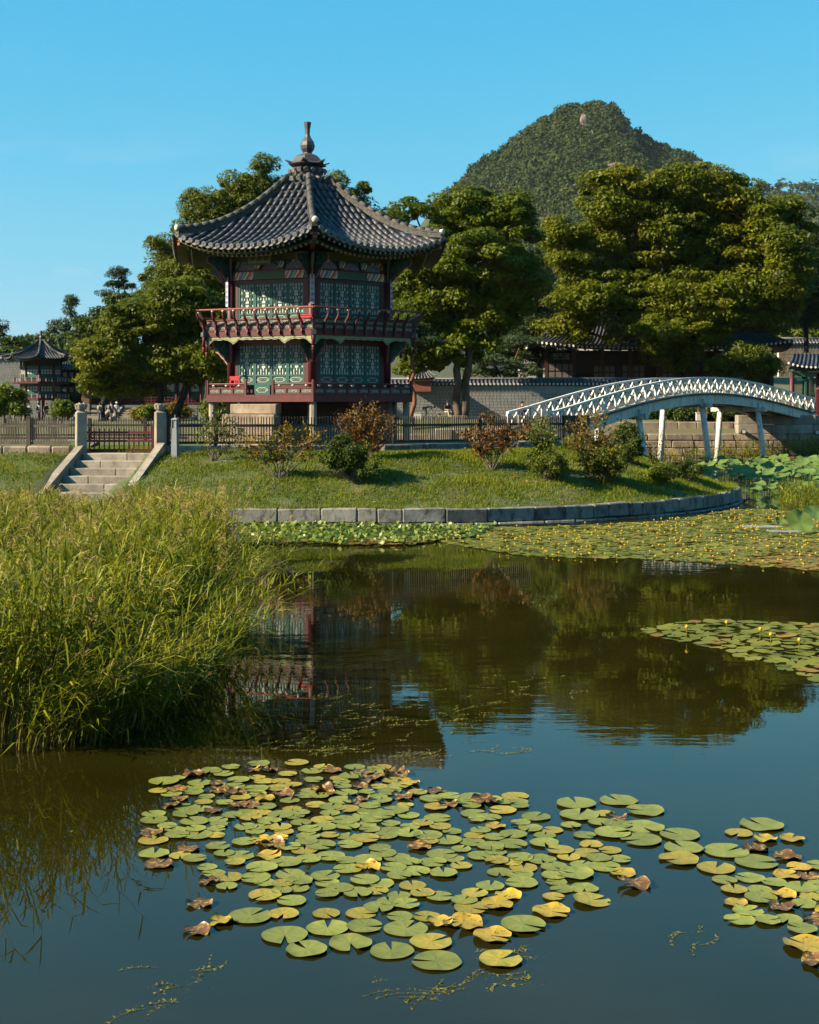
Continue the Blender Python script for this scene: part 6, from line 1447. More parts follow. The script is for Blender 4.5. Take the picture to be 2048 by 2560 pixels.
brn = (rng.random(len(yb)) < np.clip((yy - 1140) / 60, 0, 1) * np.clip((xx - 1480) / 160, 0, 1) * .75 + .03).astype(int)
pad_field('yellow_water_lily_carpet', 'wide carpet of small lily pads dotted with yellow flowers right of the island wall', [(x, y, 0) for x, y, r in yb], np.array([r for *_, r in yb]), fm, brn, .012)
wb = field_pts([(505, 1104), (700, 1106), (900, 1108), (1040, 1108), (1000, 1132), (920, 1140), (860, 1150), (760, 1150), (640, 1145), (520, 1150)], 3600, .08, .15, .50)
yy = np.array([HZ + EYE * F_PX / y for x, y, r in wb]) / K
pad_field('white_water_lily_carpet', 'band of dense glossy lily leaves under the island wall left of the yellow flowers', [(x, y, random.uniform(0, .05)) for x, y, r in wb], np.array([r for *_, r in wb]), fm, np.where(rng.random(len(wb)) < np.clip((yy - 1134) / 16, 0, .8), 1, 2), .02)
# upright leaf edges in that band, glints put into their pale colour
n = 1100; sel = rng.integers(0, len(wb), n); C = np.array([(wb[i][0], wb[i][1], .08) for i in sel]) + rng.normal(0, .08, (n, 3)) * np.array([1, 1, .3]); C[:, 2] = np.abs(C[:, 2])
V, Fq = leaf_quads(C, rng.normal(0, 1, (n, 3)) + np.array([-.6, -.5, .6]), rng.normal(0, 1, (n, 3)), rng.uniform(.10, .2, n), rng.uniform(.08, .16, n), .15)
tag(link(bpy.data.objects.new('raised_lily_leaves', np_mesh('raised_lily_leaves', V, Fq, leafmat('raised_leaf', [(0, (.05, .10, .02)), (.5, (.16, .20, .05)), (1, (.30, .32, .13))], .25, .4, .9, .3)))), 'raised lily leaves painted pale for glints, sticking up in the band below the island wall', 'lily leaves', kind='stuff')
yel = flat('lily_yellow', (.70, .42, .02), .4)
def bud(b, x, y, h, r): 
    b.tube([(x, y, -.02), (x, y, h)], .009, 4, 1); b.lathe([(.3 * r, -.3 * r), (r, .25 * r), (.92 * r, .9 * r), (.5 * r, 1.35 * r)], (x, y, h), 6, 0)
b = MB()
for i in range(480):
    x, y, r = random.choice(yb)
    if y > 42.5 and random.random() < .5: pass
    bud(b, x, y, random.uniform(.03, .10), .024)
tag(b.build('yellow_lily_flowers', [yel, fm[0]]), 'tiny yellow flowers scattered over the far lily carpet', 'flowers', kind='stuff')
for i, (x, y, lab) in enumerate(((1445, 1345, 'yellow water lily flower on a stalk at the left of the mid pond pads'), (1529, 1335, 'tallest orange yellow lily bud above the mid pond pads'), (1600, 1350, 'yellow lily flower left of its close neighbour in the mid pond'), (1622, 1362, 'yellow lily flower right of its close neighbour in the mid pond'), (1682, 1374, 'low yellow lily flower at the right of the mid pond pads'))):
    d = dwater(y * K); X = xat(x * K, d); root = empty('water_lily_flower', (X, d, 0), lab, 'flower'); b = MB(); b.tube([(X, d, -.05), (X + .01, d, .16)], .007, 6); b.build('stalk', fm[0], root); b = MB(); b.lathe([(.010, -.012), (.028, .01), (.028, .03), (.012, .048)], (X + .01, d, .17), 8); b.build('bloom', yel, root)
for x, y, lab in ((1324, 2170, None),):
    pass
for px, py, lab in ((780, 2172 / K * K, 'white lily bud lying among the pads in the middle of the front cluster'), (1024, 2093, 'small white scrap on a pad in the front cluster')):
    d = dwater(py); X = xat(px if px > 900 else 1024, d)
# water weeds just under and on the surface
weed_m = leafmat('water_weed', [(0, (.07, .06, .02)), (.5, (.14, .12, .04)), (1, (.22, .20, .07))], .1, .7, 2.0)
def weed(label, blobs, n, name='water_weed', z=(-.03, .006)):
    acc = Acc(); Ps = []; Ls = []
    for (x, y, w, h, k) in blobs:
        for _ in range(k):
            px, py = random.gauss(x, w * .45) * K, random.gauss(y, h * .45) * K; d = dwater(py); X = xat(px, d); a = random.uniform(-.9, .9) + (math.pi if random.random() < .5 else 0); zz = random.uniform(*z)
            p = np.array([X, d, zz]); L = random.uniform(.08, .25)
            line = [p + np.array([math.cos(a + .5 * t) * L * t, math.sin(a + .5 * t) * L * t, 0]) for t in np.linspace(0, 1, 5)]; Ps.append(line)
            for t in range(1, 5):
                for s in range(3):
                    a2 = a + random.uniform(-1.3, 1.3); q = line[t]; e = q + np.array([math.cos(a2), math.sin(a2), random.uniform(-.1, .15)]) * random.uniform(.015, .04); Ls.append((q, e))
    P = np.array(Ps); V, Fq = ribbons(P, np.full(P.shape[:2], .004), unit(np.array([[0, 1.0, .0]] * len(P)))); acc.add(V, Fq, 0)
    A = np.array([l[0] for l in Ls]); E = np.array([l[1] for l in Ls]); V, Fq = leaf_quads((A + E) / 2, np.tile(np.array([0, -.3, 1.0]), (len(A), 1)) + rng.normal(0, .4, (len(A), 3)), E - A, np.linalg.norm(E - A, axis=1), np.full(len(A), .009)); acc.add(V, Fq, 0)
    return tag(link(bpy.data.objects.new(name, acc.mesh(name, [weed_m]))), label, 'water weed', kind='stuff')
weed('brown water weed floating in front of the nearest pads', [(1075, 2010, 40, 14, 26), (1040, 2060, 60, 26, 44), (900, 2090, 50, 22, 40), (960, 2145, 30, 8, 8), (820, 2060, 20, 8, 6)], 0)
weed('strands of water weed at the bottom left of the pond', [(400, 2045, 40, 8, 16), (380, 2075, 26, 14, 18), (360, 2110, 36, 14, 24), (310, 2125, 14, 6, 5)], 0)
weed('faint weed on the open water at lower right', [(1450, 1960, 40, 12, 10), (1480, 1985, 30, 14, 8)], 0)
weed('scum of floating weed fragments on the dark water before the pavilion reflection', [(700, 1480, 130, 40, 34), (820, 1520, 120, 30, 38), (980, 1500, 130, 40, 32), (640, 1560, 110, 30, 40), (700, 1580, 90, 12, 26), (880, 1590, 70, 10, 16), (1120, 1450, 150, 40, 20), (1060, 1585, 60, 8, 8)], 0, z=(.001, .012))

# ------------------------------------------------------------------ lotus
lotus_m = leafmat('lotus_leaf', [(0, (.085, .15, .075)), (.5, (.14, .205, .10)), (.85, (.21, .26, .11)), (1, (.34, .32, .06))], .25, .5, .4)
def lotus_leaf(seed):
    r = random.Random(seed); n = 20; vs = []; rings = (0, .3, .65, 1.0); ph = [r.uniform(0, 6.3) for _ in range(3)]; b = MB()
    for q in rings:
        for j in range(n): a = 2 * math.pi * j / n; w = 1 + .05 * math.sin(3 * a + ph[0]); z = .18 * q ** 1.6 + q ** 2 * (.13 * math.sin(2 * a + ph[1]) + .08 * math.sin(5 * a + ph[2])); vs.append((q * w * math.cos(a), q * w * math.sin(a), z))
    b.add(vs, [(i * n + j, (i + 1) * n + j, (i + 1) * n + (j + 1) % n, i * n + (j + 1) % n) for i in range(3) for j in range(n)]); return b.mesh('leaf_blade', lotus_m, True)
lm = [lotus_leaf(i) for i in range(6)]; lot = []
sk = MB(); sk.tube([(0, 0, -1), (.0, 0, 0)], .012, 5); sk_me = sk.mesh('leaf_stalk', M['green_paint'])
def lotus(px, d, z, r, tilt, ta, label, group=None):
    X = xat(px, d); mw = Matrix.Translation((X, d, z)) @ Matrix.Rotation(ta, 4, 'Z') @ Matrix.Rotation(tilt, 4, 'X') @ Matrix.Rotation(random.uniform(0, 6), 4, 'Z') @ Matrix.Scale(r, 4)
    root = empty('lotus_leaf', (X, d, 0), label, 'lotus leaf', group); inst('leaf_blade', random.choice(lm), mw, root); inst('leaf_stalk', sk_me, Matrix.Translation((X, d, z)) @ Matrix.Scale(z + .1, 4, (0, 0, 1)), root)
k = 0; q = 0
while k < 290 and q < 40000:
    q += 1; d = random.uniform(55.5, 78); px = random.uniform(1748, 2150); X = xat(px, d); r = random.uniform(.19, .34); z = random.uniform(.10, .45) if d < 58 else random.uniform(.40, .9)
    if px < 1752 + max(0, (58 - d)) * 12: continue
    if any((X - a) ** 2 + ((d - b) * .8) ** 2 + (z - c) ** 2 < ((r + s) * .58) ** 2 for a, b, c, s in lot): continue
    if 0 < isl_e(X, d) + .8: continue
    lot.append((X, d, z, r)); k += 1
    lotus(px, d, z, r, random.uniform(.08, .55), random.uniform(-1.6, .3), 'round blue green lotus leaf on its stalk in the bed below the bridge', 'lotus leaves below the bridge')
row_labels('in the bed below the bridge', 14, lambda o, r_, j: 'lotus leaf, %s from the left in the %s row of the bed below the bridge' % (j, r_))
for px, py, r, z, ti, lab in ((2000, 1306, .40, .34, .85, 'large lotus leaf facing the viewer at the right edge, apart from the bed'), (2040, 1284, .36, .42, .5, 'lotus leaf behind the large one at the right edge'), (1950, 1302, .16, .16, .9, 'small lotus leaf left of the large one at the right edge')):
    d = dwater(py, z); lotus(px, d, z, r, ti, .2, lab)
pink = leafmat('lotus_petal', [(0, (.50, .09, .26)), (1, (.72, .25, .42))], .3, .5, 2); cream_p = leafmat('lotus_bud', [(0, (.6, .58, .32)), (1, (.75, .72, .5))], .2, .5, 2)
for px, py, d, mm, lab in ((1768, 1158, 57.5, pink, 'pink lotus flower at the left end of the lotus bed'), (1979, 1150, 66, pink, 'pink lotus flower above the lotus leaves near the right edge'), (1888, 1168, 63, cream_p, 'pale lotus seed head standing among the leaves'), (1763, 1149, 58, cream_p, 'pale lotus bud beside the pink flower at the left end')):
    p = at(px, py, d); root = empty('lotus_flower', (p.x, p.y, 0), lab, 'flower'); b = MB(); b.tube([(p.x, p.y, -.1), p], .012, 5); b.build('stalk', M['green_paint'], root); b = MB()
    for j in range(9):
        a = j * 2.4; tl = .25 + .07 * j; o_ = Vector((math.cos(a), math.sin(a), 0)); c_ = p + o_ * .06 + Vector((0, 0, .05)); up = Vector((0, 0, 1)) * .16 + o_ * .10; sd_ = Vector((-o_.y, o_.x, 0)) * .055
        b.add([p, c_ + sd_, p + up, c_ - sd_], [(0, 1, 2, 3)])
    b.build('petals', mm, root)
fl = MB(); fl.grid(lambda u, v: (lambda a, q: (q * math.cos(a) * 1.0, q * math.sin(a) * .8, .012 + .01 * math.sin(3 * a)))(2 * math.pi * u, v), 24, 3)
for px, py, s, lab in ((1905, 1318, .62, 'pale silvery floating leaf at the right end of the lily carpet'), (1960, 1330, .5, 'second pale floating leaf before the large lotus leaf')):
    x, y = wpt(px, py); tag(inst('floating_leaf', fl.mesh('floating_leaf', mat('pale_leaf', (.40, .42, .36), (.30, .33, .28), 5, .3)), Matrix.Translation((x, y, .02)) @ Matrix.Scale(s, 4)), lab, 'leaf')
# ------------------------------------------------------------------ other buildings
def tile_slope(root, A0, A1, B0, B1, spacing, curve=.12, rad=.085, name='tile_row', endm='plaster', lift=0.0):
    """roof plane with eave A0-A1 and ridge B0-B1; half-round rows run from ridge to eave"""
    A0, A1, B0, B1 = map(Vector, (A0, A1, B0, B1)); L = (A1 - A0).length; n = max(2, int(L / spacing)); sag = curve * (B0 - A0).length
    def pt(u, v):
        p = A0.lerp(A1, u).lerp(B0.lerp(B1, u), v); return p + Vector((0, 0, -sag * math.sin(math.pi * v) + lift * (2 * abs(u - .5)) ** 3 * (1 - v)))
    b = MB(); b.grid(lambda u, v: pt(u, v), 14, 6); b.grid(lambda u, v: pt(u, v) - Vector((0, 0, .18)), 14, 6); bed = b.build('tile_bed', M['tile_pan'], root, smooth=True)
    for i in range(n + 1):
        u = i / n; b = MB(); b.tube([pt(u, v) + Vector((0, 0, .03)) for v in (0, .2, .45, .7, 1)], rad, 6); b.build(name, M['tile'], root, smooth=True)
        if endm:
            p = pt(u, 0); q = pt(u, .1); ax = (p - q).normalized(); e = MB(); e.tube([p + ax * .002 + Vector((0, 0, .02)), p + ax * .02 + Vector((0, 0, .02))], rad * 1.12, 8); e.build('row_end', M[endm], root)
    return pt
# small octagonal pavilion, far left
d0 = 130.0; oc = (xat(103, d0), d0)
op = empty('octagonal_pavilion', (oc[0], oc[1], 2.4), 'small two storey octagonal pavilion with dark tile roof at the left edge', 'pavilion')
orf = PolyRoof(oc, 8, 10, 3.55, .28, 10.0, 8.22, .28); r_ = roof_sheet(orf, 'roof', op, -.03, M['tile_pan'], nu=6, nv=8); roof_sheet(orf, 'soffit', r_, -.2, M['green_paint'], 1.6, 3.2, 6, 3)
for k in range(8):
    n, t = orf.nt(k); half = orf.a1 * orf.tan; nr = int(half * 2 / .26)
    for i in range(nr):
        w = (i - (nr - 1) / 2) * .26; a_lo = max(orf.a0 + .1, (abs(w) + .1) / orf.tan); b = MB(); b.tube([orf.p(k, a_lo + (orf.a1 - a_lo) * q, w, .02) for q in (0, .33, .66, 1)], .06, 5); b.build('tile_row', M['tile'], r_, smooth=True)
    b = MB(); b.tube([orf.p(k, orf.a0 + (orf.a1 - orf.a0) * q / 8, -(orf.a0 + (orf.a1 - orf.a0) * q / 8) * orf.tan, .08) for q in range(9)], .12, 6); b.build('hip_ridge', M['ridge'], r_, smooth=True)
b = MB(); b.lathe([(.42, 0), (.30, .2), (.16, .3), (.2, .45), (.12, .6), (.14, 1.05), (.10, 1.1)], (oc[0], oc[1], 9.9), 8); b.build('finial', M['finial'], r_)
OC = Vector((oc[0], oc[1], 0))
def ov(k, r, z): a = R(10 + 45 * k); return OC + Vector((math.sin(a) * r, -math.cos(a) * r, z))
for k in range(8):
    b = MB(); b.tube([ov(k, 1.85, 2.3), ov(k, 1.85, 8.2)], .11, 8); b.build('post', M['red_post'], op, smooth=True)
    b = MB(); b.tube([ov(k, 2.5, 2.3), ov(k, 2.5, 4.5)], .13, 6); b.build('stone_post', M['granite'], op)
    for z0, z1 in ((4.78, 5.75), (6.42, 7.35)):
        A_, B_ = ov(k, 1.8, 0), ov(k + 1, 1.8, 0); t = (B_ - A_).normalized(); n = Vector((t.y, -t.x, 0)); c = (A_ + B_) / 2; M3 = Matrix((t, -n, Vector((0, 0, 1)))).transposed(); b = MB(); L = (B_ - A_).length
        b.box(c + Vector((0, 0, (z0 + z1) / 2)), (L - .16, .08, z1 - z0), mat=M3); dr = b.build('door', M['teal'], op); b = MB()
        for j in range(4):
            for q in range(2): b.box(c + t * ((j - 1.5) * L * .2) + n * .05 + Vector((0, 0, z0 + (z1 - z0) * (.52 + .26 * q))), (L * .13, .02, (z1 - z0) * .2), mat=M3)
        b.build('pane', M['paper'], dr)
        b = MB(); b.box(c + Vector((0, 0, z1 + .12)), (L - .1, .14, .22), mat=M3); b.build('lintel', M['green_paint'], op)
        b = MB(); b.box(c + Vector((0, 0, z0 - .18)), (L - .1, .14, .2), mat=M3); b.build('sill_beam', M['red_dark'], op)
    for zz, rr_ in ((6.0, 2.6), (4.45, 2.6)):
        A_, B_ = ov(k, rr_, zz), ov(k + 1, rr_, zz); b = MB(); b.bar(A_, B_, .16, .18); b.build('balcony_beam', M['red_post'], op); b = MB(); b.bar(A_ + Vector((0, 0, .5)), B_ + Vector((0, 0, .5)), .05, .05); b.build('balcony_rail', M['red_post'], op)
        for j in range(7): q = A_.lerp(B_, (j + .5) / 7); b = MB(); b.bar(q, q + Vector((0, 0, .5)), .05, .05); b.build('baluster', M['teal_dark'] if j % 2 else M['white_board'], op)
b = MB(); b.lathe([(1.7, 4.45), (1.7, 8.2)], OC, 8, phase=R(10 - 90)); b.build('inner_wall', M['wood_dark'], op)
b = MB(); b.lathe([(2.6, 4.38), (2.6, 4.46)], OC, 8, phase=R(10 - 90)); b.lathe([(2.6, 5.93), (2.6, 6.0)], OC, 8, phase=R(10 - 90)); b.build('decks', M['red_post'], op)
# two storey wing beside it
wg = empty('pavilion_wing', (xat(170, 133), 133, 2.4), 'two storey wing with teal doors and tile roof right of the octagonal pavilion', 'building')
X0, X1 = xat(140, 133), xat(203, 133); b = MB(); b.box(((X0 + X1) / 2, 134.2, 5.6), (X1 - X0, 2.4, 3.6)); b.build('wall', M['wood_dark'], wg)
for z0, z1 in ((4.7, 5.75), (6.2, 7.2)):
    for j in range(4):
        x = X0 + (X1 - X0) * (j + .5) / 4; b = MB(); b.box((x, 132.95, (z0 + z1) / 2), ((X1 - X0) / 4 - .08, .06, z1 - z0)); dr = b.build('door', M['teal'], wg); b = MB(); b.box((x, 132.9, z0 + (z1 - z0) * .66), ((X1 - X0) / 4 - .28, .03, (z1 - z0) * .42)); b.build('pane', M['paper'], dr)
for j in range(3): b = MB(); b.tube([(X0 + (X1 - X0) * j / 2, 132.9, 2.3), (X0 + (X1 - X0) * j / 2, 132.9, 7.4)], .1, 6); b.build('post', M['red_post'], wg)
tile_slope(wg, (X0 - .6, 132.0, 7.3), (X1 + .7, 132.0, 7.45), (X0 - .3, 134.2, 8.5), (X1 - .2, 134.2, 8.5), .30, .1, .07, lift=.25); tile_slope(wg, (X1 + .7, 136.4, 7.3), (X0 - .6, 136.4, 7.3), (X1 - .2, 134.2, 8.5), (X0 - .3, 134.2, 8.5), .30, .1, .07)
b = MB(); b.prism([(X1 + .02, 133.0, 7.2), (X1 + .02, 135.4, 7.2), (X1 + .02, 134.2, 8.2)], (.06, 0, 0)); b.box((X1 + .05, 134.2, 6.4), (.06, 2.3, 1.4)); b.build('gable_board', mat('gable_red', (.40, .05, .03), (.28, .035, .02), 3), wg)
ch = empty('brick_chimney', (xat(216, 129), 129, 2.4), 'square brown brick chimney pillar right of the wing', 'chimney')
inst('shaft', stone_mesh(.75, .7, 2.5, mat('brown_brick', (.22, .12, .08), (.14, .08, .06), 8, .85, .4, 30), 140, .02, .004), Matrix.Translation((xat(216, 129), 129, 5.2)), ch); inst('foot', stone_mesh(.85, .8, 1.6, M['granite'], 141, .03, .006), Matrix.Translation((xat(216, 129), 129, 3.15)), ch)
# long hall behind the maple on a stone terrace
hl = empty('long_hall', (xat(350, 131), 131, 2.4), 'long low hall with teal doors and red railing behind the maple', 'building')
X0, X1 = xat(222, 131), xat(500, 131); b = MB(); b.box(((X0 + X1) / 2, 134, 5.6), (X1 - X0, 4, 3.4)); b.build('wall', M['wood_dark'], hl)
for j in range(9):
    x = X0 + (X1 - X0) * (j + .5) / 9; b = MB(); b.box((x, 131.9, 5.3), (.95, .08, 1.6)); dr = b.build('door', M['teal'], hl); b = MB(); b.box((x, 131.84, 5.6), (.7, .03, .8)); b.build('pane', M['paper'], dr); b = MB(); b.tube([(x + .6, 131.7, 4.1), (x + .6, 131.7, 7.0)], .11, 6); b.build('post', M['red_post'], hl)
tile_slope(hl, (X0 - .5, 130.6, 7.2), (X1, 130.6, 7.2), (X0, 134, 9.2), (X1, 134, 9.2), .32, .1, .07)
b = MB(); b.box(((X0 + X1) / 2, 131.2, 4.05), (X1 - X0, .2, .22)); b.box(((X0 + X1) / 2, 130.7, 4.0), (X1 - X0, 1.2, .1)); b.build('porch', M['red_dark'], hl)
for z in (4.35, 4.62): b = MB(); b.bar((X0, 130.2, z), (X1, 130.2, z), .06, .07); b.build('rail', M['gate_red'], hl)
for j in range(34): x = X0 + (X1 - X0) * j / 33; b = MB(); b.box((x, 130.2, 4.35), (.07, .07, .6)); b.build('rail_post', M['gate_red'], hl)
tr_ = empty('stone_terrace', (xat(300, 129), 129, 2.4), 'grey stone terrace with stairs in front of the long hall', 'terrace'); x = X0
while x < X1 - .2:
    l = min(random.choice([1.4, 1.8, 2.2]), X1 - x)
    for z in (2.75, 3.35): inst('stone', stone_mesh(l - .03, .5, .57, M['granite_grey'], 150 + int(x) % 4, .03, .01), Matrix.Translation((x + l / 2, 129.6, z)), tr_)
    x += l
for px in (248, 345):
    X = xat(px, 127)
    for i in range(6): inst('step', stone_mesh(2.4, .4, .22, M['granite'], 160 + i % 3, .02, .005), Matrix.Translation((X - 1.0, 129.2 - .36 * i, 3.5 - .2 * i)), tr_)
    for sx_ in (-2.35, .35): b = MB(); b.bar((X + sx_ + .5, 129.3, 3.75), (X + sx_ - .2, 126.8, 2.5), .3, .3); b.build('parapet', M['granite'], tr_)
# timber hall right, behind the brick wall
hk = empty('timber_hall', (xat(1640, 112), 112, 2.8), 'long dark timber hall with tile roof behind the wall and the giant tree', 'building')
Xa, Xb = xat(1365, 111), xat(1930, 111); b = MB(); b.box(((Xa + Xb) / 2, 113.2, 5.5), (Xb - Xa, 4, 5.6)); b.build('wall', M['wood_dark'], hk)
for i in range(9): x = Xa + (Xb - Xa) * i / 8; b = MB(); b.box((x, 111.1, 5.6), (.28, .28, 5.6)); b.build('post', M['wood_brown'], hk)
for z in (6.0, 7.6): b = MB(); b.box(((Xa + Xb) / 2, 111.12, z), (Xb - Xa, .2, .26)); b.build('beam', M['wood_dark'], hk)
for px0, px1, py0, py1 in ((1371, 1440, 908, 948), (1484, 1538, 914, 948), (1556, 1612, 912, 948), (1640, 1700, 914, 948)):
    x0, x1, z1, z0 = xat(px0, 111), xat(px1, 111), zat(py0, 111), zat(py1, 111); n = 4
    for j in range(n):
        for q in range(2):
            b = MB(); w = (x1 - x0) / n; h = (z1 - z0) / 2; b.box((x0 + w * (j + .5), 111.0, z0 + h * (q + .5)), (w - .10, .05, h - .10)); b.build('window_pane', mat('window_grey', (.20, .16, .13), (.14, .11, .09), 4) if (j, q) == (0, 0) and px0 == 1371 else bpy.data.materials['window_grey'], hk)
ze, zr = 8.40, 11.3
pts_ = tile_slope(hk, (Xa - 1.6, 108.9, ze), (Xb + 1.2, 108.9, ze), (Xa + 1.2, 113.2, zr), (Xb - 1.0, 113.2, zr), .36, .12, .10, lift=.55)
tile_slope(hk, (Xa - 1.6, 117.6, ze), (Xa - 1.6, 108.9, ze), (Xa + 1.2, 113.3, zr), (Xa + 1.2, 113.1, zr), .36, .12, .10, lift=.55); tile_slope(hk, (Xb + 1.2, 108.9, ze), (Xb + 1.2, 117.6, ze), (Xb - 1.0, 113.1, zr), (Xb - 1.0, 113.3, zr), .36, .12, .10, lift=.55)
b = MB(); b.bar((Xa + .9, 113.2, zr + .12), (Xb - .7, 113.2, zr + .12), .3, .4); b.build('main_ridge', M['ridge'], hk)
for i in range(30):
    x = Xa - 1.3 + (Xb - Xa + 2.2) * i / 29; b = MB(); b.tube([(x, 111.1, 8.62), (x, 109.15, ze - .22 + .5 * (2 * abs(i / 29 - .5)) ** 3)], .075, 6); b.build('rafter', M['wood_brown'], hk)
mwb = Matrix.Translation((xat(1403, 110.7), 110.7, zat(891, 110.7))); b = MB(); b.box((0, 0, 0), (1.25, .06, .42)); sg = inst('name_board', b.mesh('name_board', M['ink']), mwb, hk)
b = MB(); b.box((0, -.01, .2), (1.3, .07, .03)); b.box((0, -.01, -.2), (1.3, .07, .03)); b.box((.64, -.01, 0), (.03, .07, .4)); b.box((-.64, -.01, 0), (.03, .07, .4)); inst('board_frame', b.mesh('board_frame', M['white_board']), mwb, sg)
for i, c_ in enumerate('樓蓉芙水秋'): inst('character', text_mesh(c_, .21, M['white_board']), mwb @ Matrix.Translation(((i - 2) * .23, -.035, 0)) @ Matrix.Rotation(R(90), 4, 'X'), sg)
b = MB(); b.box((xat(1360, 110.6), 110.6, 5.6), (.12, .1, 2.4)); b.build('white_pillar', M['plaster'], hk)
# gate at the far end of the bridge
gt = empty('garden_gate', (xat(2020, 97), 97, 3), 'small gate with red posts and green lattice under a tile roof, right edge', 'gate')
for px in (1980, 2046, 2100): b = MB(); b.tube([(xat(px, 97), 97, 2.7), (xat(px, 97), 97, 6.15)], .17, 8); b.build('post', M['red_post'], gt, smooth=True)
b = MB(); b.box((xat(2046, 97), 97, 6.0), (4.1, .22, .34)); b.build('lintel', M['green_paint'], gt); b = MB(); b.box((xat(2046, 97), 96.98, 5.62), (3.6, .12, .16)); b.build('tie_beam', M['teal'], gt)
for px in (2014, 2074): b = MB(); b.box((xat(px, 97), 97, 4.3), (.14, .1, 2.6)); b.build('mullion', M['green_paint'], gt)
for j in range(44): x = xat(1984, 97.1) + j * .078; b = MB(); b.box((x, 97.1, 4.4), (.022, .022, 2.3)); b.build('lattice_bar', M['green_paint'], gt)
for j in range(24): b = MB(); b.box((xat(2046, 97.13), 97.13, 3.3 + j * .095), (3.5, .02, .018)); b.build('lattice_rail', M['green_paint'], gt)
for i in range(8): x = xat(1982, 96.6) + i * .5; b = MB(); b.box((x, 96.6, 6.28), (.14, .6, .14)); b.build('rafter_end', M['teal'], gt)
tile_slope(gt, (xat(1972, 95.9), 95.9, 6.45), (xat(2140, 95.9), 95.9, 6.45), (xat(1985, 98), 98, 7.5), (xat(2130, 98), 98, 7.5), .30, .1, .075, lift=.3)
tile_slope(gt, (xat(2140, 100), 100, 6.45), (xat(1972, 100), 100, 6.45), (xat(2130, 98), 98, 7.5), (xat(1985, 98), 98, 7.5), .30, .1, .075)
rp_ = empty('red_gate_post', (xat(2038, 91), 91, 3), 'bright red post and railing beside the right end of the bridge', 'railing')
b = MB(); b.box((xat(2044, 91), 91, 3.9), (.22, .22, 1.9)); b.build('post', M['gate_red'], rp_)
for z in (3.6, 4.0): b = MB(); b.box((xat(2026, 91), 91, z), (.9, .06, .07)); b.build('rail', M['red_bright'] if z > 3.8 else M['black'], rp_)
for j in range(5): b = MB(); b.box((xat(2015 + j * 6, 91), 91, 3.55), (.04, .04, .95)); b.build('bar', M['black'], rp_)
brick_wall('upper_garden_wall', 'pale tiled wall on the slope above the gate at the right edge', Vector((xat(1945, 121), 121, 0)), Vector((xat(2120, 121), 121, 0)), 6.4, 9.3, 8, .3, bm_='granite_tan')
sgt = empty('small_tiled_gatehouse', (xat(1052, 99), 99, 5.3), 'small tile roofed gatehouse top just right of the pavilion railing', 'gatehouse')
x0, x1 = xat(1024, 99), xat(1086, 99); b = MB(); b.box(((x0 + x1) / 2, 99.4, 5.3), (x1 - x0 - .5, 1.2, 1.0)); b.build('wall', mat('red_brick', (.30, .10, .06), (.2, .07, .045), 6), sgt)
tile_slope(sgt, (x0 - .1, 98.6, 5.75), (x1 + .1, 98.6, 5.75), (x0 + .5, 99.4, 6.45), (x1 - .5, 99.4, 6.45), .24, .08, .07, lift=.2); tile_slope(sgt, (x0 - .1, 100.2, 5.75), (x0 - .1, 98.6, 5.75), (x0 + .5, 99.45, 6.45), (x0 + .5, 99.35, 6.45), .24, .08, .07)
b = MB(); b.bar((x0 + .3, 99.4, 6.55), (x1 - .3, 99.4, 6.55), .22, .22); b.build('ridge', M['plaster'], sgt)
# buildings up the slope
wv_ = empty('white_villa', (xat(1430, 205), 205, 14), 'white modern building with grey roof glimpsed between the trees', 'building')
b = MB(); b.box((xat(1452, 206), 206, zat(752, 206) - 2), (9, 6, 6.5)); b.build('tower', mat('villa_white', (.78, .75, .68), (.66, .63, .58), 1), wv_)
b = MB(); b.box((xat(1440, 204), 206, zat(800, 204) - 5), (17, 8, 12)); b.build('main_block', bpy.data.materials['villa_white'], wv_)
b = MB(); b.prism([(xat(1352, 201), 200.5, zat(784, 201)), (xat(1445, 201), 200.5, zat(784, 201)), (xat(1440, 201), 203.5, zat(766, 201)), (xat(1366, 201), 203.5, zat(766, 201))], (0, 0, -.25)); b.build('roof', mat('villa_roof', (.38, .42, .45), (.3, .34, .37), 1, .5), wv_)
for px in (1418, 1428): b = MB(); b.box((xat(px, 202.6), 202.6, zat(761, 202)), (.5, .2, .5)); b.build('window', M['glass_dark'], wv_)
tw = empty('tan_block', (xat(1990, 230), 230, 14), 'pale tan flat roofed building on the slope at the right edge', 'building'); b = MB(); b.box((xat(1995, 230), 232, zat(735, 230) - 1), (5.5, 4, 7)); b.box((xat(1995, 230), 232, zat(735, 230) + 2.6), (5.9, 4.4, .3)); b.build('wall', mat('tan_render', (.42, .33, .25), (.34, .27, .2), 1), tw)
for q in range(2): b = MB(); b.box((xat(1985 + 18 * q, 229.9), 229.9, zat(725, 230)), (.8, .2, 1.0)); b.build('window', M['glass_dark'], tw)
b = MB(); b.grid(lambda u, v: (20 + 70 * u, 150 + 120 * v, 2.8 + 11.5 * v ** .8), 10, 10); structure(b.build('wooded_slope', garden_m))
for i, (px, lab) in enumerate(((1377, 'left bare flagpole on the white building'), (1382.5, 'middle flagpole carrying the limp national flag'), (1388, 'right bare flagpole on the white building'))):
    X = xat(px, 199); fp = empty('flagpole', (X, 199, zat(775, 199)), lab, 'flagpole'); b = MB(); b.tube([(X, 199, zat(790, 199)), (X, 199, zat(708, 199))], .09, 6); b.build('pole', M['white_board'], fp); b = MB(); b.lathe([(.05, -.1), (.13, 0), (.05, .12)], (X, 199, zat(707, 199)), 8); b.build('finial', M['plaster'], fp)
X = xat(1383, 198.8); zt = zat(711, 199); fl_ = empty('national_flag', (X, 198.8, zt - 2), 'limp white flag with a red and blue disc on the middle pole', 'flag')
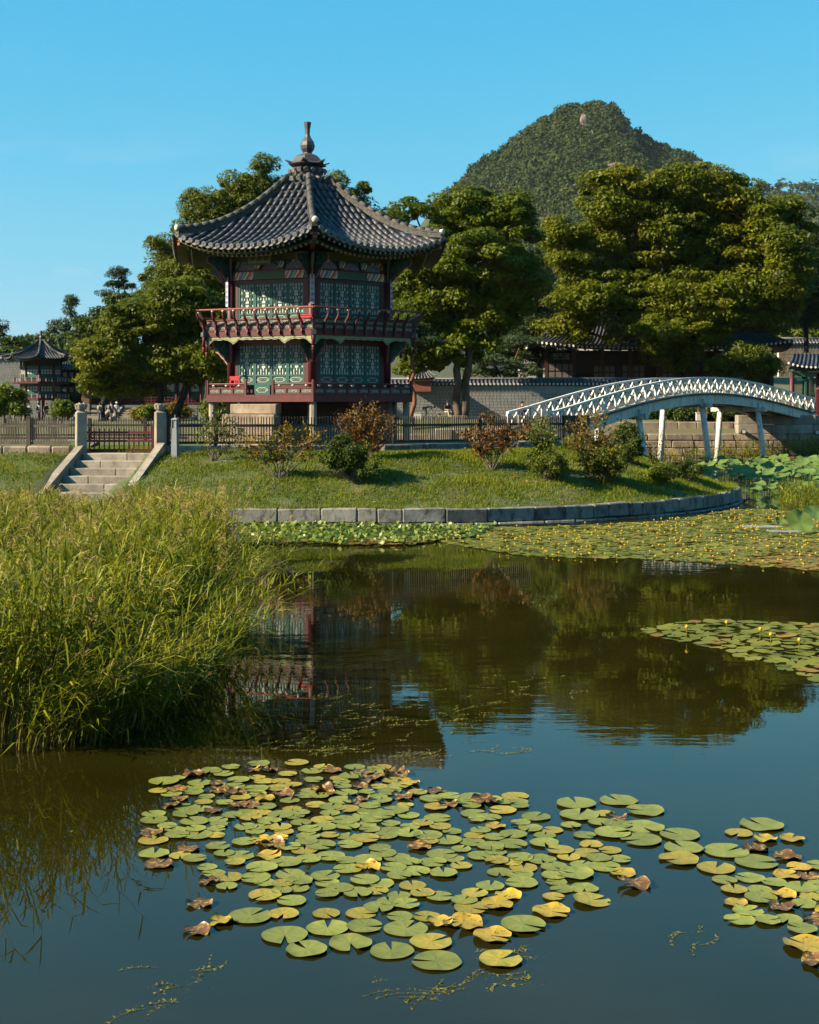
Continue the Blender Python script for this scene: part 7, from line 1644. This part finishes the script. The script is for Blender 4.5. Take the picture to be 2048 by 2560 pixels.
b = MB(); b.grid(lambda u, v: (X + .05 + .55 * u + .1 * math.sin(3 * v), 198.8 + .10 * math.sin(9 * u + 2 * v), zt - 1.5 * v - .25 * u), 10, 10); b.build('cloth', flat('flag_white', (.8, .8, .78)), fl_)
for sgn, mm in ((1, M['red_bright']), (-1, dan_b)):
    b = MB(); cc = Vector((X + .36, 198.62, zt - .55)); b.prism([cc + Vector((.26 * math.cos(math.pi * j / 8) * 1.0, 0, sgn * .26 * math.sin(math.pi * j / 8))) for j in range(9)], (0, .02, 0)); b.build('emblem_half', mm, fl_)
# woods on that slope so that the villa sits among trees
for i, (px, py, w, h, dd, lf, lab) in enumerate(((1345, 735, 26, 70, 190, 'green', 'tree left of the white villa'), (1500, 735, 40, 80, 196, 'green', 'dark tree right of the white villa'), (1290, 790, 50, 60, 170, 'green', 'tree below the white villa'), (1590, 720, 60, 70, 180, 'bluepine', 'bluish conifer behind the giant tree'), (1230, 720, 50, 80, 175, 'pine', 'dark conifer behind the gap left of the giant tree'), (1700, 700, 60, 80, 185, 'green', 'tree behind the giant tree near the right edge'), (1050, 760, 70, 60, 160, 'green', 'tree far behind the zelkova'), (1880, 740, 70, 90, 180, 'green', 'tree left of the tan building'), (2030, 800, 60, 60, 150, 'bush', 'leafy tree above the gate at the right edge'), (930, 800, 80, 60, 150, 'green', 'tree seen behind the pavilion balcony at right'))):
    s = K; tree('slope_tree', lab, px / s, dd, 5.0, [(px / s, py / s, w / s, h / s), (px / s + 10, (py + h * .6) / s, w / s, h * .7 / s), (px / s - 12, (py + h) / s, w / s, h * .6 / s)], .3, [(px / s, (py + h) / s)], lf, 'bark_dark', 90, 1.5, 110, .55, seed=200 + i, group='trees on the slope behind', twigs=8, aspect=.5 if 'pine' not in lf else .22)

# ------------------------------------------------------------------ people
def skin_mesh(verts, edges, radii, m, root=0, sub=1):
    me = bpy.data.meshes.new('skin'); me.from_pydata([tuple(v) for v in verts], edges, []); o = bpy.data.objects.new('skin', me); tmp_scene.collection.objects.link(o)
    o.modifiers.new('Skin', 'SKIN'); lay = me.skin_vertices[0].data
    for i, r_ in enumerate(radii): lay[i].radius = (r_, r_) if not isinstance(r_, tuple) else r_; lay[i].use_root = (i == root)
    sb = o.modifiers.new('Sub', 'SUBSURF'); sb.levels = sub; sb.render_levels = sub
    vl = tmp_scene.view_layers[0]; vl.update(); dg = vl.depsgraph; out = bpy.data.meshes.new_from_object(o.evaluated_get(dg)); bpy.data.objects.remove(o); bpy.data.meshes.remove(me)
    out.materials.clear(); out.materials.append(m); out.polygons.foreach_set('use_smooth', [True] * len(out.polygons)); return out
_cm = {}
def cloth(c):
    if c not in _cm: _cm[c] = mat('cloth_%d' % len(_cm), c, tuple(x * .8 for x in c), 9, .8, .1, 40)
    return _cm[c]
def person(loc, face, label, top, bottom, pose='stand', hair=(.012, .01, .01), hat=None, bag=None, skirt=None, h=1.68, group=None, sleeve=.5):
    """face: heading in degrees (0 = towards the camera)"""
    S = h / 1.7; root = empty('person', loc, label, 'person', group); mw = Matrix.Translation(Vector(loc)) @ Matrix.Rotation(R(face), 4, 'Z') @ Matrix.Scale(S, 4)
    st = {'stand': (.02, -.02, .06, .05), 'walk': (.20, -.22, .25, -.2), 'sit': None, 'stoop': None}[pose]
    J = {}
    if pose in ('stand', 'walk'):
        a, b_, c, d_ = st
        J.update(pel=(0, 0, .92), waist=(0, 0, 1.06), chest=(0, .01, 1.27), neck=(0, 0, 1.43), head=(0, -.01, 1.53), crown=(0, .0, 1.64), nose=(0, -.105, 1.535))
        for s, f, arm in ((1, a, c), (-1, b_, d_)):
            J[f'hip{s}'] = (.09 * s, 0, .88); J[f'knee{s}'] = (.10 * s, -f * .7 - .02, .48); J[f'ank{s}'] = (.10 * s, -f * .9 + (.10 if f < 0 else 0), .08); J[f'toe{s}'] = (.11 * s, -f * .9 - .15, .035)
            J[f'sho{s}'] = (.17 * s, .01, 1.37); J[f'elb{s}'] = (.23 * s, -arm * .4 + .03, 1.10); J[f'wri{s}'] = (.22 * s, -arm * 1.0 - .10, .90); J[f'hand{s}'] = (.21 * s, -arm * 1.1 - .14, .81)
    elif pose == 'sit':
        J.update(pel=(0, 0, .50), waist=(0, -.02, .64), chest=(0, -.06, .84), neck=(0, -.08, 1.00), head=(0, -.11, 1.10), crown=(0, -.12, 1.21), nose=(0, -.21, 1.08))
        for s in (1, -1):
            J[f'hip{s}'] = (.09 * s, -.02, .48); J[f'knee{s}'] = (.14 * s, -.44, .52 if s > 0 else .56); J[f'ank{s}'] = (.12 * s, -.42 - (.25 if s < 0 else 0), .10); J[f'toe{s}'] = (.13 * s, -.60 - (.22 if s < 0 else 0), .05)
            J[f'sho{s}'] = (.17 * s, -.06, .94); J[f'elb{s}'] = (.25 * s, -.14, .68); J[f'wri{s}'] = (.10 * s, -.36, .66); J[f'hand{s}'] = (.05 * s, -.42, .66)
    else:
        J.update(pel=(0, .12, .80), waist=(0, -.02, .88), chest=(0, -.24, .94), neck=(0, -.40, .92), head=(0, -.50, .88), crown=(0, -.60, .88), nose=(0, -.54, .78))
        for s in (1, -1):
            J[f'hip{s}'] = (.09 * s, .12, .78); J[f'knee{s}'] = (.12 * s, -.02, .44); J[f'ank{s}'] = (.12 * s, .12, .08); J[f'toe{s}'] = (.13 * s, -.04, .035)
            J[f'sho{s}'] = (.17 * s, -.30, .93); J[f'elb{s}'] = (.20 * s, -.38, .66); J[f'wri{s}'] = (.14 * s, -.48, .44); J[f'hand{s}'] = (.12 * s, -.52, .36)
    def sk(names, edges, rad, m, nm, sub=1): return inst(nm, skin_mesh([J[n] for n in names], [(names.index(a), names.index(b)) for a, b in edges], rad, m, 0, sub), mw, root)
    nb = ['chest', 'neck', 'head', 'crown', 'nose'] + [f'{q}{s}' for s in (1, -1) for q in ('sho', 'elb', 'wri', 'hand')]
    body = sk(nb, [('chest', 'neck'), ('neck', 'head'), ('head', 'crown'), ('head', 'nose')] + [e for s in (1, -1) for e in (('chest', f'sho{s}'), (f'sho{s}', f'elb{s}'), (f'elb{s}', f'wri{s}'), (f'wri{s}', f'hand{s}'))], [.09, .052, .095, .075, .022] + [.05, .04, .032, .038] * 2, M['skin'], 'body')
    nt_ = ['pel', 'waist', 'chest'] + [f'{q}{s}' for s in (1, -1) for q in ('sho', 'elb')]
    if sleeve > .8:
        nt_ += ['wri1', 'wri-1']
    ed = [('pel', 'waist'), ('waist', 'chest')] + [e for s in (1, -1) for e in (('chest', f'sho{s}'), (f'sho{s}', f'elb{s}'))] + ([('elb1', 'wri1'), ('elb-1', 'wri-1')] if sleeve > .8 else [])
    sk(nt_, ed, [(.165, .12), (.155, .115), (.18, .13)] + [.075, .062] * 2 + ([.05, .05] if sleeve > .8 else []), cloth(top), 'shirt')
    nl = ['pel'] + [f'{q}{s}' for s in (1, -1) for q in ('hip', 'knee', 'ank')]
    sk(nl, [e for s in (1, -1) for e in (('pel', f'hip{s}'), (f'hip{s}', f'knee{s}'), (f'knee{s}', f'ank{s}'))], [(.155, .12)] + [.105, .075, .055] * 2, cloth(bottom), 'trousers')
    for s in (1, -1): sk([f'ank{s}', f'toe{s}'], [(f'ank{s}', f'toe{s}')], [.052, .042], cloth((.05, .05, .055)), 'shoe')
    hd = Vector(J['head']).lerp(Vector(J['crown']), .55); up = (Vector(J['crown']) - Vector(J['head'])).normalized(); fw = (Vector(J['nose']) - Vector(J['head'])).normalized()
    b = MB()
    b.grid(lambda u, v: hd + (up * math.cos(v * 1.75) + (fw * math.cos(2 * math.pi * u) + up.cross(fw) * math.sin(2 * math.pi * u)) * math.sin(v * 1.75)) * (.112 if math.cos(2 * math.pi * u) < .45 else .112 - .05 * max(0, v - .55)) - fw * .012, 14, 6); inst('hair', b.mesh('hair', cloth(hair), True), mw, root)
    for s in (1, -1): b = MB(); b.lathe([(.004, -.012), (.013, 0), (.004, .012)], Vector(J['head']) + fw * .09 + up.cross(fw) * .034 * s + up * .03, 6); inst('eye', b.mesh('eye', M['ink']), mw, body)
    b = MB(); mo = Vector(J['head']) + fw * .093 - up * .04; b.bar(mo - up.cross(fw) * .02, mo + up.cross(fw) * .02, .008, .008); inst('mouth', b.mesh('mouth', flat('lips', (.35, .10, .09)) if 'lips' not in bpy.data.materials else bpy.data.materials['lips']), mw, body)
    if hat:
        b = MB(); hc = hd + up * .01; b.grid(lambda u, v: hc + (up * math.cos(v * 1.5) + (fw * math.cos(2 * math.pi * u) + up.cross(fw) * math.sin(2 * math.pi * u)) * math.sin(v * 1.5)) * .124, 14, 5)
        b.grid(lambda u, v: hc + fw * (.10 + .10 * v) + up.cross(fw) * (u - .5) * .19 * (1 - .3 * v) - up * (.0 + .02 * v - .01), 6, 3); inst('cap', b.mesh('cap', cloth(hat), True), mw, root)
    if skirt:
        b = MB(); b.lathe([(.13, .98), (.20, .80), (.25, .55)], (0, 0, 0), 12); inst('skirt', b.mesh('skirt', cloth(skirt), True), mw, root)
    if bag:
        b = MB(); b.lathe([(.04, 0), (.13, .05), (.15, .2), (.13, .36), (.05, .42)], (0, .18, 1.0), 8); inst('backpack', b.mesh('backpack', cloth(bag), True), mw, root)
    return root
GP = 'visitors on the far lawn'
zf = lambda py, d: zat(py, d)
for px, d, face, lab, kw in ((73, 126, -30, 'person in grey walking, leftmost of the visitors', dict(top=(.20, .21, .20), bottom=(.10, .10, .10), pose='walk', sleeve=1)), (96, 125, 150, 'person in a light blue shirt with dark backpack below the small pavilion', dict(top=(.42, .52, .60), bottom=(.05, .05, .06), bag=(.04, .05, .07), pose='walk')), (116, 124, 60, 'person in black with a red cap', dict(top=(.03, .03, .035), bottom=(.05, .06, .09), hat=(.45, .03, .03), pose='walk')), (165, 122, 10, 'person in a red top, teal skirt and pink hat', dict(top=(.50, .04, .05), bottom=(.03, .03, .04), skirt=(.05, .35, .30), hat=(.60, .30, .32))), (181, 124, -40, 'person in a pale pink top left of the stone gate post', dict(top=(.62, .42, .42), bottom=(.20, .18, .20), hat=(.60, .40, .40), pose='walk', sleeve=1)), (199, 128, 20, 'person in white half hidden behind the left gate post', dict(top=(.72, .70, .68), bottom=(.4, .38, .36), hat=(.7, .68, .66))), (210, 128, -10, 'second person in white behind the left gate post', dict(top=(.70, .69, .67), bottom=(.35, .33, .33), hat=(.72, .7, .68))), (250, 120, 170, 'person in a cream top with a shoulder bag seen from behind', dict(top=(.50, .45, .36), bottom=(.12, .13, .16), bag=(.30, .25, .17))), (278, 119, 130, 'person in blue grey with a rucksack among the visitors', dict(top=(.22, .27, .32), bottom=(.08, .08, .09), bag=(.25, .24, .22), h=1.78)), (292, 119, 20, 'person in a white shirt and white cap, rightmost of the visitors', dict(top=(.76, .75, .72), bottom=(.26, .24, .2), hat=(.74, .72, .7), h=1.74))):
    X = xat(px, d); person((X, d, gz(X, d)), face, lab, group=GP, **kw)
X = xat(1118, 97.6); person((X, 97.8, gz(X, 98) - .02), 25, 'person in a black shirt and cap sitting cross-legged under the zelkova', (.012, .012, .014), (.42, .36, .28), pose='sit', hat=(.015, .015, .018), h=1.75)
X = xat(1066, 95.5); person((X, 95.5, gz(X, 95.5)), 90, 'person in dark clothes stooping beside the pavilion', (.02, .025, .035), (.03, .03, .035), pose='stoop', h=1.7)
p = bp_(.045, .5, 0); person((xat(1306, 68.6), 68.6, 2.36), 40, 'person in a red jacket at the left end of the bridge', (.42, .02, .03), (.05, .05, .06), h=1.6, sleeve=1)
# folding chair, red, on the lower deck
X, Y, Z = FP(-1, 3.75, -1.42, 4.125); rc = empty('red_chair', (X, Y, Z), 'bright red chair on the lower veranda by the left post', 'chair'); n, t = fnt(-1); mwc = frame((X, Y, Z), t)
for nm, parts in (('seat', [((0, 0, .40), (.46, .42, .05))]), ('backrest', [((0, .2, .66), (.46, .05, .16)), ((-.2, .2, .52), (.06, .05, .26)), ((.2, .2, .52), (.06, .05, .26)), ((0, .2, .50), (.06, .04, .2))])):
    b = MB()
    for c, s_ in parts: b.box(c, s_)
    inst(nm, b.mesh(nm, M['red_bright']), mwc, rc)
for sx_ in (-.2, .2):
    for sy_ in (-.18, .2): b = MB(); b.box((sx_, sy_, .19), (.05, .05, .38)); inst('leg', b.mesh('leg', M['red_bright']), mwc, rc)

bpy.data.scenes.remove(tmp_scene)
# ------------------------------------------------------------------ air
hz = MB(); hz.box((100, 1000, 165), (2600, 2500, 340)); hm = bpy.data.materials.new('haze'); hm.use_nodes = True; nt = hm.node_tree; nt.nodes.clear()
ho = _n(nt, 'ShaderNodeOutputMaterial'); pv = _n(nt, 'ShaderNodeVolumePrincipled'); pv.inputs['Color'].default_value = (.72, .84, .95, 1); pv.inputs['Density'].default_value = .000028; pv.inputs['Anisotropy'].default_value = .2
nt.links.new(pv.outputs[0], ho.inputs['Volume']); tag(hz.build('haze', hm), 'thin bluish haze in the air towards the mountain', 'haze', kind='stuff')
